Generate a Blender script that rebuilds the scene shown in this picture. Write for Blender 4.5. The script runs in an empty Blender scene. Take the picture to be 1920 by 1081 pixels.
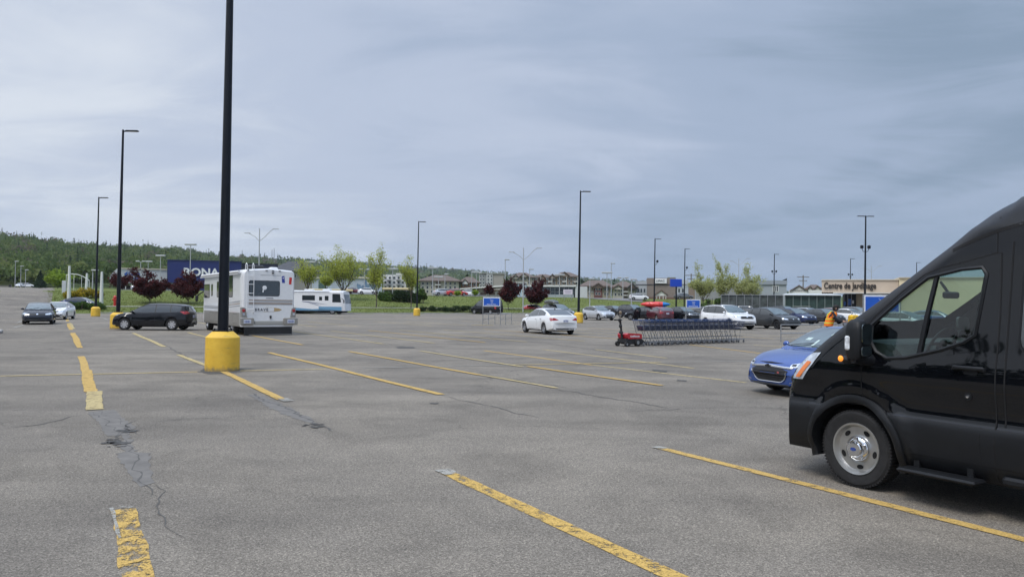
import bpy, bmesh, math, random
import numpy as np
from mathutils import Vector, Matrix
from mathutils.bvhtree import BVHTree
sc = bpy.context.scene
# ---------------------------------------------------------------- camera
F_PX, EYE = 1442.0, 1.68
PITCH, ROLL = math.radians(1.05), math.radians(0.55)
FW = Vector((0, math.cos(PITCH), math.sin(PITCH)))
_u = Vector((0, -math.sin(PITCH), math.cos(PITCH))); _r = Vector((1, 0, 0))
RT = _r*math.cos(ROLL) + _u*math.sin(ROLL)
UPV = _u*math.cos(ROLL) - _r*math.sin(ROLL)
cd = bpy.data.cameras.new("camera"); cam = bpy.data.objects.new("camera", cd)
sc.collection.objects.link(cam)
M = Matrix((RT, UPV, -FW)).transposed().to_4x4(); M.translation = Vector((0, 0, EYE))
cam.matrix_world = M
cd.sensor_width = 36.0; cd.lens = F_PX/1920*36.0; cd.clip_start = 0.1; cd.clip_end = 20000
sc.camera = cam
# ---------------------------------------------------------------- light
SUN_EL, SUN_AZ = math.radians(58), math.radians(215)      # azimuth from +Y clockwise
world = bpy.data.worlds.new("World"); sc.world = world; world.use_nodes = True
def build_world():
    nt = world.node_tree; N = nt.nodes; L = nt.links; N.clear()
    out = N.new('ShaderNodeOutputWorld'); bg = N.new('ShaderNodeBackground')
    def mth(op, a, b=None, clamp=False):
        n = N.new('ShaderNodeMath'); n.operation = op; n.use_clamp = clamp
        for i, s in enumerate((a, b)):
            if s is None: continue
            if isinstance(s, (int, float)): n.inputs[i].default_value = s
            else: L.new(s, n.inputs[i])
        return n.outputs[0]
    def ramp(fac, stops):
        n = N.new('ShaderNodeValToRGB'); L.new(fac, n.inputs[0]); e = n.color_ramp.elements
        n.color_ramp.interpolation = 'EASE'
        while len(e) < len(stops): e.new(0.5)
        for el, (p, c) in zip(e, stops): el.position = p; el.color = (*c, 1)
        return n.outputs[0]
    def mix(f, a, b, kind='MIX'):
        n = N.new('ShaderNodeMix'); n.data_type = 'RGBA'; n.blend_type = kind
        if isinstance(f, (int, float)): n.inputs[0].default_value = f
        else: L.new(f, n.inputs[0])
        for s, k in ((a, 6), (b, 7)):
            if isinstance(s, tuple): n.inputs[k].default_value = (*s, 1)
            else: L.new(s, n.inputs[k])
        return n.outputs[2]
    tc = N.new('ShaderNodeTexCoord'); sep = N.new('ShaderNodeSeparateXYZ'); L.new(tc.outputs['Generated'], sep.inputs[0])
    z = mth('MAXIMUM', sep.outputs[2], 0.0)
    zz = mth('ADD', z, 0.10)
    cx = mth('DIVIDE', sep.outputs[0], zz); cy = mth('DIVIDE', sep.outputs[1], zz)
    comb = N.new('ShaderNodeCombineXYZ'); L.new(cx, comb.inputs[0]); L.new(cy, comb.inputs[1])
    def noise(scale, detail, rough, dist, sx=1, sy=1, rot=0, off=0):
        mp = N.new('ShaderNodeMapping'); L.new(comb.outputs[0], mp.inputs[0])
        mp.inputs['Scale'].default_value = (sx, sy, 1); mp.inputs['Rotation'].default_value = (0, 0, rot)
        mp.inputs['Location'].default_value = (off, off*.7, 0)
        n = N.new('ShaderNodeTexNoise'); L.new(mp.outputs[0], n.inputs['Vector'])
        n.inputs['Scale'].default_value = scale; n.inputs['Detail'].default_value = detail
        n.inputs['Roughness'].default_value = rough; n.inputs['Distortion'].default_value = dist
        return n.outputs[0]
    n1 = noise(0.30, 4, 0.45, 0.9, 1, 0.6, 0.45, 3.1)
    n2 = noise(1.15, 10, 0.60, 0.9, 0.6, 1.0, 0.4, 7.7)
    n3 = noise(0.22, 3, 0.5, 0.2, 1, 1, 0.0, 1.3)
    s = mth('ADD', mth('MULTIPLY', n1, 0.60), mth('MULTIPLY', n2, 0.27))
    s = mth('ADD', s, mth('MULTIPLY', n3, 0.14))
    # the cloud deck is thinner towards the left (west) part of the sky
    side = mth('MULTIPLY', sep.outputs[0], -0.15)
    s = mth('ADD', s, side)
    cloud = ramp(s, [(0.32, (0.215, 0.285, 0.385)), (0.41, (0.315, 0.385, 0.510)), (0.51, (0.420, 0.480, 0.600)), (0.64, (0.600, 0.645, 0.715))])
    # towards the horizon the deck opens on to clearer, bluer air
    hz = ramp(z, [(0.0, (1, 1, 1)), (0.16, (0, 0, 0))])
    hm = mth('MULTIPLY', hz, mth('SUBTRACT', 0.95, mth('MULTIPLY', s, 0.9)), True)
    hcol = ramp(mth('ADD', mth('MULTIPLY', sep.outputs[0], 0.5), 0.5), [(0.33, (0.46, 0.54, 0.64)), (0.50, (0.265, 0.350, 0.480)), (0.70, (0.145, 0.240, 0.345))])
    col = mix(hm, cloud, hcol)
    # brighter overhead
    zen = ramp(z, [(0.0, (1, 1, 1)), (0.38, (1.0, 1.0, 1.0)), (0.75, (1, 1, 1))])
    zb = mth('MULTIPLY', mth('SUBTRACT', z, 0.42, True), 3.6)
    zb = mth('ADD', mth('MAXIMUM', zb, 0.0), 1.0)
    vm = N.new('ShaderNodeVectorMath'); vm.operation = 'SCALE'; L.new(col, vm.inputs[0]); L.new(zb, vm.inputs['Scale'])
    sky = N.new('ShaderNodeTexSky'); sky.sky_type = 'NISHITA'; sky.sun_disc = False
    sky.sun_elevation = SUN_EL; sky.sun_rotation = SUN_AZ; sky.air_density = 1.5; sky.dust_density = 2.0
    L.new(sky.outputs[0], bg.inputs[0]); bg.inputs[1].default_value = 0.05
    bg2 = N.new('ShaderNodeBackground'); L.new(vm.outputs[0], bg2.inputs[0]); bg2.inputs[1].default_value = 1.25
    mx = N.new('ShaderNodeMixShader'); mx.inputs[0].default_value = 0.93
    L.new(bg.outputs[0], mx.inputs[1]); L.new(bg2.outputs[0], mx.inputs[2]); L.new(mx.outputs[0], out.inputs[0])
build_world()
sd = bpy.data.lights.new("sun", 'SUN'); sd.energy = 2.15; sd.angle = math.radians(22); sd.color = (1.0, 0.96, 0.90)
sun = bpy.data.objects.new("sun", sd); sc.collection.objects.link(sun)
_d = Vector((math.sin(SUN_AZ)*math.cos(SUN_EL), math.cos(SUN_AZ)*math.cos(SUN_EL), math.sin(SUN_EL)))
sun.rotation_euler = _d.to_track_quat('Z', 'Y').to_euler()
vs = sc.view_settings; vs.view_transform = 'Standard'; vs.look = 'None'; vs.exposure = 0.0; vs.gamma = 1.0
sc.cycles.max_bounces = 6; sc.cycles.transparent_max_bounces = 12
R_ = math.radians
# ---------------------------------------------------------------- picture geometry -> places
def ray(px, py):
    return FW + RT*((px-960)/F_PX) + UPV*((540.5-py)/F_PX)
def G(px, py, z=0.0):
    d = ray(px, py); t = (z-EYE)/d.z; return Vector((d.x*t, d.y*t, z))
def D(px, py, y):
    d = ray(px, py); t = y/d.y; return Vector((d.x*t, y, EYE+d.z*t))
def yh(px): return 567+(px-960)*0.0096
U_ANG = R_(-59.2)
UX = Vector((math.cos(U_ANG), math.sin(U_ANG), 0)); VX = Vector((-UX.y, UX.x, 0))
def UV(u, v, z=0.0): return UX*u + VX*v + Vector((0, 0, z))
# ---------------------------------------------------------------- materials
MATS = {}
def _nodes(name):
    m = bpy.data.materials.new(name); m.use_nodes = True; nt = m.node_tree
    b = nt.nodes['Principled BSDF']; return m, nt, b
def mat(name, col, rough=0.6, metal=0.0, coat=0.0, var=0.0, vscale=8.0, bump=0.0, bscale=60.0, emit=0.0, spec=None):
    """procedural surface: base colour with a soft noise variation, optional bump"""
    if name in MATS: return MATS[name]
    m, nt, b = _nodes(name); N, L = nt.nodes, nt.links
    b.inputs['Roughness'].default_value = rough; b.inputs['Metallic'].default_value = metal
    if coat: b.inputs['Coat Weight'].default_value = coat; b.inputs['Coat Roughness'].default_value = 0.04
    if spec is not None: b.inputs['Specular IOR Level'].default_value = spec
    tc = N.new('ShaderNodeTexCoord')
    n = N.new('ShaderNodeTexNoise'); L.new(tc.outputs['Object'], n.inputs['Vector']); n.inputs['Scale'].default_value = vscale; n.inputs['Detail'].default_value = 4
    r = N.new('ShaderNodeValToRGB'); L.new(n.outputs[0], r.inputs[0]); e = r.color_ramp.elements
    v = max(var, 0.02); e[0].position = 0.3; e[1].position = 0.7
    e[0].color = (*[max(0, c*(1-v)) for c in col], 1); e[1].color = (*[min(1, c*(1+v)) for c in col], 1)
    L.new(r.outputs[0], b.inputs['Base Color'])
    if bump:
        n2 = N.new('ShaderNodeTexNoise'); L.new(tc.outputs['Object'], n2.inputs['Vector']); n2.inputs['Scale'].default_value = bscale
        bp = N.new('ShaderNodeBump'); bp.inputs['Strength'].default_value = bump; bp.inputs['Distance'].default_value = 0.01
        L.new(n2.outputs[0], bp.inputs['Height']); L.new(bp.outputs[0], b.inputs['Normal'])
    if emit: b.inputs['Emission Color'].default_value = (*col, 1); b.inputs['Emission Strength'].default_value = emit
    MATS[name] = m; return m
def paint(name, col, rough=0.32, flake=0.0):
    if name in MATS: return MATS[name]
    m, nt, b = _nodes(name); N, L = nt.nodes, nt.links
    tc = N.new('ShaderNodeTexCoord'); sp = N.new('ShaderNodeSeparateXYZ'); L.new(tc.outputs['Object'], sp.inputs[0])
    n = N.new('ShaderNodeTexNoise'); L.new(tc.outputs['Object'], n.inputs['Vector']); n.inputs['Scale'].default_value = 5; n.inputs['Detail'].default_value = 5
    # road dust that clings to the lower panels
    md = N.new('ShaderNodeMapRange'); L.new(sp.outputs[2], md.inputs[0]); md.inputs[1].default_value = 0.15; md.inputs[2].default_value = 0.75; md.inputs[3].default_value = 0.28 if max(col) > .1 else 0.02; md.inputs[4].default_value = 0.0
    mu = N.new('ShaderNodeMath'); mu.operation = 'MULTIPLY'; L.new(md.outputs[0], mu.inputs[0]); L.new(n.outputs[0], mu.inputs[1])
    mx = N.new('ShaderNodeMix'); mx.data_type = 'RGBA'; L.new(mu.outputs[0], mx.inputs[0]); mx.inputs[6].default_value = (*col, 1); mx.inputs[7].default_value = (0.16, 0.15, 0.135, 1)
    L.new(mx.outputs[2], b.inputs['Base Color'])
    b.inputs['Metallic'].default_value = flake; b.inputs['Roughness'].default_value = rough
    b.inputs['Coat Weight'].default_value = 1.0; b.inputs['Coat Roughness'].default_value = 0.025; b.inputs['Specular IOR Level'].default_value = 0.5 if max(col) > .1 else 0.0
    MATS[name] = m; return m
def clear_glass(name, tint, k=0.85):
    """thin window pane: tinted transmission plus a Fresnel reflection"""
    if name in MATS: return MATS[name]
    m = bpy.data.materials.new(name); m.use_nodes = True; nt = m.node_tree; N, L = nt.nodes, nt.links; N.clear()
    o = N.new('ShaderNodeOutputMaterial'); t = N.new('ShaderNodeBsdfTransparent'); g = N.new('ShaderNodeBsdfGlossy'); x = N.new('ShaderNodeMixShader'); f = N.new('ShaderNodeLayerWeight')
    t.inputs[0].default_value = (*tint, 1); g.inputs['Roughness'].default_value = 0.02; f.inputs[0].default_value = 0.5
    pw = N.new('ShaderNodeMath'); pw.operation = 'POWER'; L.new(f.outputs['Facing'], pw.inputs[0]); pw.inputs[1].default_value = 4.0
    ml = N.new('ShaderNodeMath'); ml.operation = 'MULTIPLY_ADD'; L.new(pw.outputs[0], ml.inputs[0]); ml.inputs[1].default_value = 0.85; ml.inputs[2].default_value = 0.07
    L.new(ml.outputs[0], x.inputs[0]); L.new(t.outputs[0], x.inputs[1]); L.new(g.outputs[0], x.inputs[2]); L.new(x.outputs[0], o.inputs[0])
    MATS[name] = m; return m
GLASS = mat('dark_car_glass', (0.018, 0.024, 0.026), 0.03, 0, 1.0, spec=0.9)
GLASS_S = mat('shield_glass', (0.055, 0.085, 0.09), 0.03, 0, 1.0, var=.5, vscale=3, spec=1.0)
RUBBER = mat('tyre_rubber', (0.016, 0.016, 0.017), 0.85, var=.3, vscale=20)
RIM = mat('alloy_rim', (0.42, 0.43, 0.45), 0.32, 0.75)
DARK = mat('black_plastic', (0.016, 0.017, 0.019), 0.55, var=.2)
MATTE = mat('matte_black_void', (0.006, 0.006, 0.007), 0.9)
CHROME = mat('chrome', (0.72, 0.73, 0.75), 0.12, 1.0)
HEAD = mat('headlamp_lens', (0.55, 0.60, 0.66), 0.08, 0.35, 1.0, var=.35, vscale=14)
TAIL = mat('tail_lamp_red', (0.36, 0.012, 0.018), 0.15, 0, 1.0, var=.2)
AMBER = mat('amber_lens', (0.75, 0.19, 0.02), 0.2, 0, .8)
PLATE = mat('licence_plate', (0.55, 0.58, 0.66), 0.4, var=.1)
PLATE_D = mat('plate_blue_ink', (0.03, 0.06, 0.25), 0.5)
WHITE = mat('white_enamel', (0.74, 0.75, 0.76), 0.4, var=.05)
GALV = mat('galvanised_steel', (0.36, 0.37, 0.38), 0.4, 0.7, var=.15)
CONC = mat('concrete', (0.34, 0.33, 0.31), 0.9, var=.2, vscale=3, bump=.3)
# ---------------------------------------------------------------- mesh helpers
COL = sc.collection
class MB:
    def __init__(s): s.v = []; s.f = []; s.m = []
    def add(s, vs, fs, m=0):
        o = len(s.v); s.v.extend(tuple(p) for p in vs); s.f.extend([tuple(i+o for i in f) for f in fs]); s.m.extend([m]*len(fs)); return s
    def box(s, c, d, m=0, rz=0.0, bev=0.0):
        cx, cy, cz = c; dx, dy, dz = (t/2 for t in d); co, si = math.cos(rz), math.sin(rz)
        if bev <= 0:
            P = [(x, y, z) for z in (-dz, dz) for x, y in ((-dx, -dy), (dx, -dy), (dx, dy), (-dx, dy))]
            Fs = [(0, 3, 2, 1), (4, 5, 6, 7), (0, 1, 5, 4), (1, 2, 6, 5), (2, 3, 7, 6), (3, 0, 4, 7)]
        else:
            b = min(bev, dx*.9, dy*.9, dz*.9); P = []; Fs = []
            def ringp(ix, z): return [(-dx+ix, -dy, z), (dx-ix, -dy, z), (dx, -dy+ix, z), (dx, dy-ix, z), (dx-ix, dy, z), (-dx+ix, dy, z), (-dx, dy-ix, z), (-dx, -dy+ix, z)]
            def sh(pts): return [(x*(dx-b)/dx, y*(dy-b)/dy, z) for x, y, z in pts]
            P = sh(ringp(b, -dz)) + ringp(b, -dz+b) + ringp(b, dz-b) + sh(ringp(b, dz))
            for k in range(3):
                for i in range(8): j = (i+1) % 8; Fs.append((k*8+i, k*8+j, k*8+8+j, k*8+8+i))
            Fs.append(tuple(range(7, -1, -1))); Fs.append(tuple(range(24, 32)))
        s.add([(cx+x*co-y*si, cy+x*si+y*co, cz+z) for x, y, z in P], Fs, m); return s
    def tube(s, pts, r, n=6, m=0, cap=True):
        pts = [Vector(p) for p in pts]; k = len(pts)
        rs = [r]*k if isinstance(r, (int, float)) else list(r)
        V = []; Fs = []; ref = None
        for i, p in enumerate(pts):
            t = (pts[min(i+1, k-1)]-pts[max(i-1, 0)]).normalized()
            if ref is None: ref = Vector((0, 0, 1)) if abs(t.z) < .9 else Vector((1, 0, 0))
            a = t.cross(ref).normalized(); b = a.cross(t).normalized(); ref = b
            for j in range(n):
                an = 2*math.pi*(j+.5)/n; V.append(p+(a*math.cos(an)+b*math.sin(an))*rs[i])
        for i in range(k-1):
            for j in range(n): q = (j+1) % n; Fs.append((i*n+j, i*n+q, (i+1)*n+q, (i+1)*n+j))
        if cap: Fs.append(tuple(range(n-1, -1, -1))); Fs.append(tuple((k-1)*n+j for j in range(n)))
        s.add(V, Fs, m); return s
    def bar(s, a, b, w, m=0): return s.tube([a, b], w/1.414, 4, m)
    def lathe(s, prof, n=20, m=0, axis='z', c=(0, 0, 0), close=False, caps=True):
        V = []; Fs = []; k = len(prof)
        for r, h in prof:
            for j in range(n):
                a = 2*math.pi*j/n; x, y = r*math.cos(a), r*math.sin(a)
                p = (x, y, h) if axis == 'z' else ((x, h, y) if axis == 'y' else (h, x, y))
                V.append((p[0]+c[0], p[1]+c[1], p[2]+c[2]))
        for i in range(k-1 if not close else k):
            i2 = (i+1) % k
            for j in range(n): q = (j+1) % n; Fs.append((i*n+j, i*n+q, i2*n+q, i2*n+j))
        if not close and caps:
            if prof[0][0] > 1e-5: Fs.append(tuple(range(n-1, -1, -1)))
            if prof[-1][0] > 1e-5: Fs.append(tuple((k-1)*n+j for j in range(n)))
        s.add(V, Fs, m); return s
    def prism(s, poly, a, b, axis='y', m=0):
        """extrude a 2D polygon between a and b along an axis"""
        n = len(poly)
        def P(p, t): return (p[0], t, p[1]) if axis == 'y' else ((t, p[0], p[1]) if axis == 'x' else (p[0], p[1], t))
        V = [P(p, a) for p in poly]+[P(p, b) for p in poly]
        Fs = [tuple(range(n-1, -1, -1)), tuple(range(n, 2*n))]+[(i, (i+1) % n, n+(i+1) % n, n+i) for i in range(n)]
        s.add(V, Fs, m); return s
    def build(s, name, mats, parent=None, smooth=None, loc=None, rz=None, fix=True):
        me = bpy.data.meshes.new(name); me.from_pydata(s.v, [], s.f)
        mats = mats if isinstance(mats, (list, tuple)) else [mats]
        for mm in mats: me.materials.append(mm)
        if len(mats) > 1: me.polygons.foreach_set('material_index', s.m)
        if fix:
            bm = bmesh.new(); bm.from_mesh(me); bmesh.ops.recalc_face_normals(bm, faces=bm.faces); bm.to_mesh(me); bm.free()
        if smooth is not None:
            me.polygons.foreach_set('use_smooth', [True]*len(me.polygons)); me.set_sharp_from_angle(angle=R_(smooth))
        me.update(); o = bpy.data.objects.new(name, me); COL.objects.link(o)
        if parent: o.parent = parent
        if loc is not None: o.location = loc
        if rz is not None: o.rotation_euler = (0, 0, rz)
        return o
def mesh_obj(name, me, parent=None):
    o = bpy.data.objects.new(name, me); COL.objects.link(o)
    if parent: o.parent = parent
    return o
def tag(o, label=None, cat=None, group=None, kind=None):
    if label: o['label'] = label
    if cat: o['category'] = cat
    if group: o['group'] = group
    if kind: o['kind'] = kind
    return o
def thing(name, label, cat, loc=(0, 0, 0), rz=0.0, group=None):
    o = bpy.data.objects.new(name, None); COL.objects.link(o); o.location = loc; o.rotation_euler = (0, 0, rz); o.empty_display_size = .3
    return tag(o, label, cat, group)
def copy_tree(o, parent=None):
    c = o.copy(); COL.objects.link(c)
    if parent: c.parent = parent
    for ch in [x for x in list(bpy.data.objects) if x.parent == o]: copy_tree(ch, c)
    return c
def text_mesh(txt, size, depth=0.01, bold=0.0, align='LEFT', shear=0.0, space=1.0, name='lettering', m=None, parent=None):
    cu = bpy.data.curves.new(name, 'FONT'); cu.body = txt; cu.size = size; cu.extrude = depth/2; cu.offset = bold
    cu.align_x = align; cu.shear = shear; cu.space_character = space; cu.resolution_u = 3
    t = bpy.data.objects.new('tmp_text', cu); COL.objects.link(t)
    dg = bpy.context.evaluated_depsgraph_get(); me = bpy.data.meshes.new_from_object(t.evaluated_get(dg))
    bpy.data.objects.remove(t); bpy.data.curves.remove(cu)
    me.materials.clear(); me.materials.append(m); me.name = name
    return mesh_obj(name, me, parent)
def smooth01(t): t = min(1, max(0, t)); return t*t*(3-2*t)
def lerp(pts, x):
    if x <= pts[0][0]: return pts[0][1]
    for (a, b), (c, d) in zip(pts, pts[1:]):
        if x <= c: return b+(d-b)*(x-a)/(c-a)
    return pts[-1][1]
def slerp_(pts, x):
    """monotone-ish smooth interpolation (Catmull-Rom) through profile points"""
    if x <= pts[0][0]: return pts[0][1]
    if x >= pts[-1][0]: return pts[-1][1]
    n = len(pts)
    for i in range(n-1):
        if x <= pts[i+1][0]:
            x0, y0 = pts[i]; x1, y1 = pts[i+1]; h = x1-x0; t = (x-x0)/h
            def sl(a, b): return (b[1]-a[1])/max(1e-6, b[0]-a[0])
            m = sl(pts[i], pts[i+1])
            ma = sl(pts[i-1], pts[i]) if i > 0 else m; mb = sl(pts[i+1], pts[i+2]) if i < n-2 else m
            def har(a, b): return 0 if a*b <= 0 else 2*a*b/(a+b)
            d0 = har(ma, m) if i > 0 else m; d1 = har(m, mb) if i < n-2 else m
            return (2*t**3-3*t*t+1)*y0+(t**3-2*t*t+t)*h*d0+(-2*t**3+3*t*t)*y1+(t**3-t*t)*h*d1
# ================================================================ THE SETTING
LOT_EDGE = -98.5
def wdist(x, y): return -(x*UX.x+y*UX.y)+LOT_EDGE
SKYLINE = [(-700, 425), (-200, 430), (0, 441), (60, 448), (130, 457), (200, 463), (270, 464), (330, 468), (400, 478), (470, 486), (560, 489), (640, 492), (740, 500), (840, 505), (920, 512), (1000, 518), (1100, 524), (1200, 529), (1300, 534), (1400, 545), (1600, 556), (2600, 560)]
RIDGE = [(-700, 800), (0, 900), (300, 1150), (450, 1500), (650, 2100), (900, 2500), (1300, 3000), (2600, 3200)]
BASE = [(0, -0.06), (0.3, -0.06), (0.6, 0.12), (6.5, 0.62), (9.5, 0.66), (12, 0.75), (30, 2.7), (45, 2.9), (150, 4.3), (400, 8), (900, 14), (4000, 20)]
def terr(x, y):
    if y < 40: return -0.06
    w = wdist(x, y); b = lerp(BASE, w)
    px = 960+F_PX*x/y; Rr = lerp(RIDGE, px); S = lerp(SKYLINE, px)
    top = EYE+(yh(px)-S)/F_PX*Rr-(11 if px < 450 else 7)
    r0 = 0.33*Rr if px < 500 else 0.42*Rr
    if y > r0:
        t = (y-r0)/(Rr-r0)
        k = smooth01(t)*0.35+min(1, max(0, t))*0.65 if t < 1 else max(.3, 1-(t-1)*.5)
        b = b+(max(top, b)-b)*k
    return b
def rough_noise(x, y, s): return math.sin(x/s+1.3*math.sin(y/s*.7))*math.cos(y/s*1.1+math.sin(x/s*.6))
def asphalt_material():
    m, nt, b = _nodes('asphalt'); N, L = nt.nodes, nt.links
    tc = N.new('ShaderNodeTexCoord')
    def noise(sc_, det, rgh=.55, dist=0, src=None):
        n = N.new('ShaderNodeTexNoise'); L.new(src or tc.outputs['Object'], n.inputs['Vector']); n.inputs['Scale'].default_value = sc_
        n.inputs['Detail'].default_value = det; n.inputs['Roughness'].default_value = rgh; n.inputs['Distortion'].default_value = dist; return n.outputs[0]
    def ramp(f, st):
        n = N.new('ShaderNodeValToRGB'); L.new(f, n.inputs[0]); e = n.color_ramp.elements
        while len(e) < len(st): e.new(.5)
        for el, (p, c) in zip(e, st): el.position = p; el.color = (c, c, c, 1) if isinstance(c, float) else (*c, 1)
        return n.outputs[0]
    def mix(k, f, a, c):
        n = N.new('ShaderNodeMix'); n.data_type = 'RGBA'; n.blend_type = k
        if isinstance(f, float): n.inputs[0].default_value = f
        else: L.new(f, n.inputs[0])
        for s, i in ((a, 6), (c, 7)):
            if isinstance(s, tuple): n.inputs[i].default_value = (*s, 1)
            else: L.new(s, n.inputs[i])
        return n.outputs[2]
    base = ramp(noise(0.16, 5, .6, .6), [(0.34, (0.162, 0.144, 0.121)), (0.5, (0.198, 0.175, 0.144)), (0.66, (0.240, 0.211, 0.171))])
    st = ramp(noise(0.7, 6, .6, 1.0), [(0.32, 0.80), (0.52, 1.0), (0.72, 1.10)])
    c = mix('MULTIPLY', 1.0, base, st)
    # aggregate: bright and dark stones
    vo = N.new('ShaderNodeTexVoronoi'); L.new(tc.outputs['Object'], vo.inputs['Vector']); vo.inputs['Scale'].default_value = 120
    sp = N.new('ShaderNodeSeparateColor'); L.new(vo.outputs['Color'], sp.inputs[0])
    ag = ramp(sp.outputs[0], [(0.0, 0.38), (0.3, 0.83), (0.75, 1.10), (1.0, 1.9)])
    c = mix('MULTIPLY', 0.85, c, ag)
    ag2 = ramp(noise(45, 4, .75), [(0.30, 0.62), (0.5, 1.0), (0.72, 1.38)])
    c = mix('MULTIPLY', 0.8, c, ag2)
    # streaks along the driving direction of dust and tyre wear
    mp = N.new('ShaderNodeMapping'); L.new(tc.outputs['Object'], mp.inputs[0]); mp.inputs['Rotation'].default_value = (0, 0, R_(-20)); mp.inputs['Scale'].default_value = (0.07, 0.85, 1)
    wr = ramp(noise(1.0, 4, .5, .3, mp.outputs[0]), [(0.35, 0.84), (0.6, 1.08)])
    c = mix('MULTIPLY', 0.8, c, wr)
    # hairline cracks in places
    v2 = N.new('ShaderNodeTexVoronoi'); v2.feature = 'DISTANCE_TO_EDGE'; v2.inputs['Scale'].default_value = 0.16
    nn = N.new('ShaderNodeTexNoise'); nn.inputs['Scale'].default_value = 1.6; nn.inputs['Detail'].default_value = 6; L.new(tc.outputs['Object'], nn.inputs['Vector'])
    va = N.new('ShaderNodeVectorMath'); va.operation = 'ADD'; sc2 = N.new('ShaderNodeVectorMath'); sc2.operation = 'SCALE'; sc2.inputs['Scale'].default_value = 1.1
    L.new(nn.outputs['Color'], sc2.inputs[0]); L.new(tc.outputs['Object'], va.inputs[0]); L.new(sc2.outputs[0], va.inputs[1]); L.new(va.outputs[0], v2.inputs['Vector'])
    cr = ramp(v2.outputs['Distance'], [(0.0, 0.45), (0.0035, 1.0)])
    msk = ramp(noise(0.09, 3), [(0.45, 0.0), (0.58, 1.0)])
    c = mix('MULTIPLY', msk, c, cr)
    sp_ = ramp(noise(1.7, 2, .4), [(0.0, 1.0), (0.76, 1.0), (0.80, 0.72)])
    c = mix('MULTIPLY', 1.0, c, sp_)
    # oil drips where engines stood
    v3 = N.new('ShaderNodeTexVoronoi'); v3.inputs['Scale'].default_value = 0.42; va2 = N.new('ShaderNodeVectorMath'); va2.operation = 'ADD'; sc3 = N.new('ShaderNodeVectorMath'); sc3.operation = 'SCALE'; sc3.inputs['Scale'].default_value = .35
    L.new(nn.outputs['Color'], sc3.inputs[0]); L.new(tc.outputs['Object'], va2.inputs[0]); L.new(sc3.outputs[0], va2.inputs[1]); L.new(va2.outputs[0], v3.inputs['Vector'])
    oil = ramp(v3.outputs['Distance'], [(0.0, 0.62), (0.05, 0.80), (0.12, 1.0)]); c = mix('MULTIPLY', ramp(noise(0.13, 3), [(0.44, 0.0), (0.56, 0.9)]), c, oil)
    L.new(c, b.inputs['Base Color']); b.inputs['Roughness'].default_value = 0.88; b.inputs['Specular IOR Level'].default_value = 0.35
    bp = N.new('ShaderNodeBump'); bp.inputs['Strength'].default_value = 0.6; bp.inputs['Distance'].default_value = 0.006
    L.new(ag, bp.inputs['Height']); L.new(bp.outputs[0], b.inputs['Normal'])
    return m
ASPH = asphalt_material()
def grass_material(name='grass_blades', a=(0.055, 0.10, 0.018), c=(0.12, 0.17, 0.035)):
    m, nt, b = _nodes(name); N, L = nt.nodes, nt.links
    tc = N.new('ShaderNodeTexCoord'); n = N.new('ShaderNodeTexNoise'); L.new(tc.outputs['Object'], n.inputs['Vector']); n.inputs['Scale'].default_value = 0.35; n.inputs['Detail'].default_value = 10; n.inputs['Roughness'].default_value = .75
    r = N.new('ShaderNodeValToRGB'); L.new(n.outputs[0], r.inputs[0]); e = r.color_ramp.elements; e[0].position = .34; e[0].color = (*a, 1); e[1].position = .66; e[1].color = (*c, 1)
    L.new(r.outputs[0], b.inputs['Base Color']); b.inputs['Roughness'].default_value = .95; b.inputs['Specular IOR Level'].default_value = 0.1
    n2 = N.new('ShaderNodeTexNoise'); L.new(tc.outputs['Object'], n2.inputs['Vector']); n2.inputs['Scale'].default_value = 6; n2.inputs['Detail'].default_value = 6
    bp = N.new('ShaderNodeBump'); bp.inputs['Strength'].default_value = .8; bp.inputs['Distance'].default_value = .15; L.new(n2.outputs[0], bp.inputs['Height']); L.new(bp.outputs[0], b.inputs['Normal'])
    MATS[name] = m; return m
GRASS = grass_material('grass_blades', (0.10, 0.13, 0.036), (0.165, 0.19, 0.062))
HILLM = grass_material('hillside_undergrowth', (0.05, 0.075, 0.026), (0.09, 0.12, 0.045))
PAVE = mat('far_road_asphalt', (0.165, 0.162, 0.16), .9, var=.15, vscale=.2)
def grid_mesh(name, pts, nx, ny, mats, kind='structure', smooth=True, mi=None):
    fs = [(j*nx+i, j*nx+i+1, (j+1)*nx+i+1, (j+1)*nx+i) for j in range(ny-1) for i in range(nx-1)]
    me = bpy.data.meshes.new(name); me.from_pydata(pts, [], fs)
    for mm in mats: me.materials.append(mm)
    if mi: me.polygons.foreach_set('material_index', [mi(*[sum(pts[k][a] for k in f)/4 for a in (0, 1)]) for f in fs])
    if smooth: me.polygons.foreach_set('use_smooth', [True]*len(me.polygons))
    o = mesh_obj(name, me); tag(o, kind=kind); return o
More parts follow.
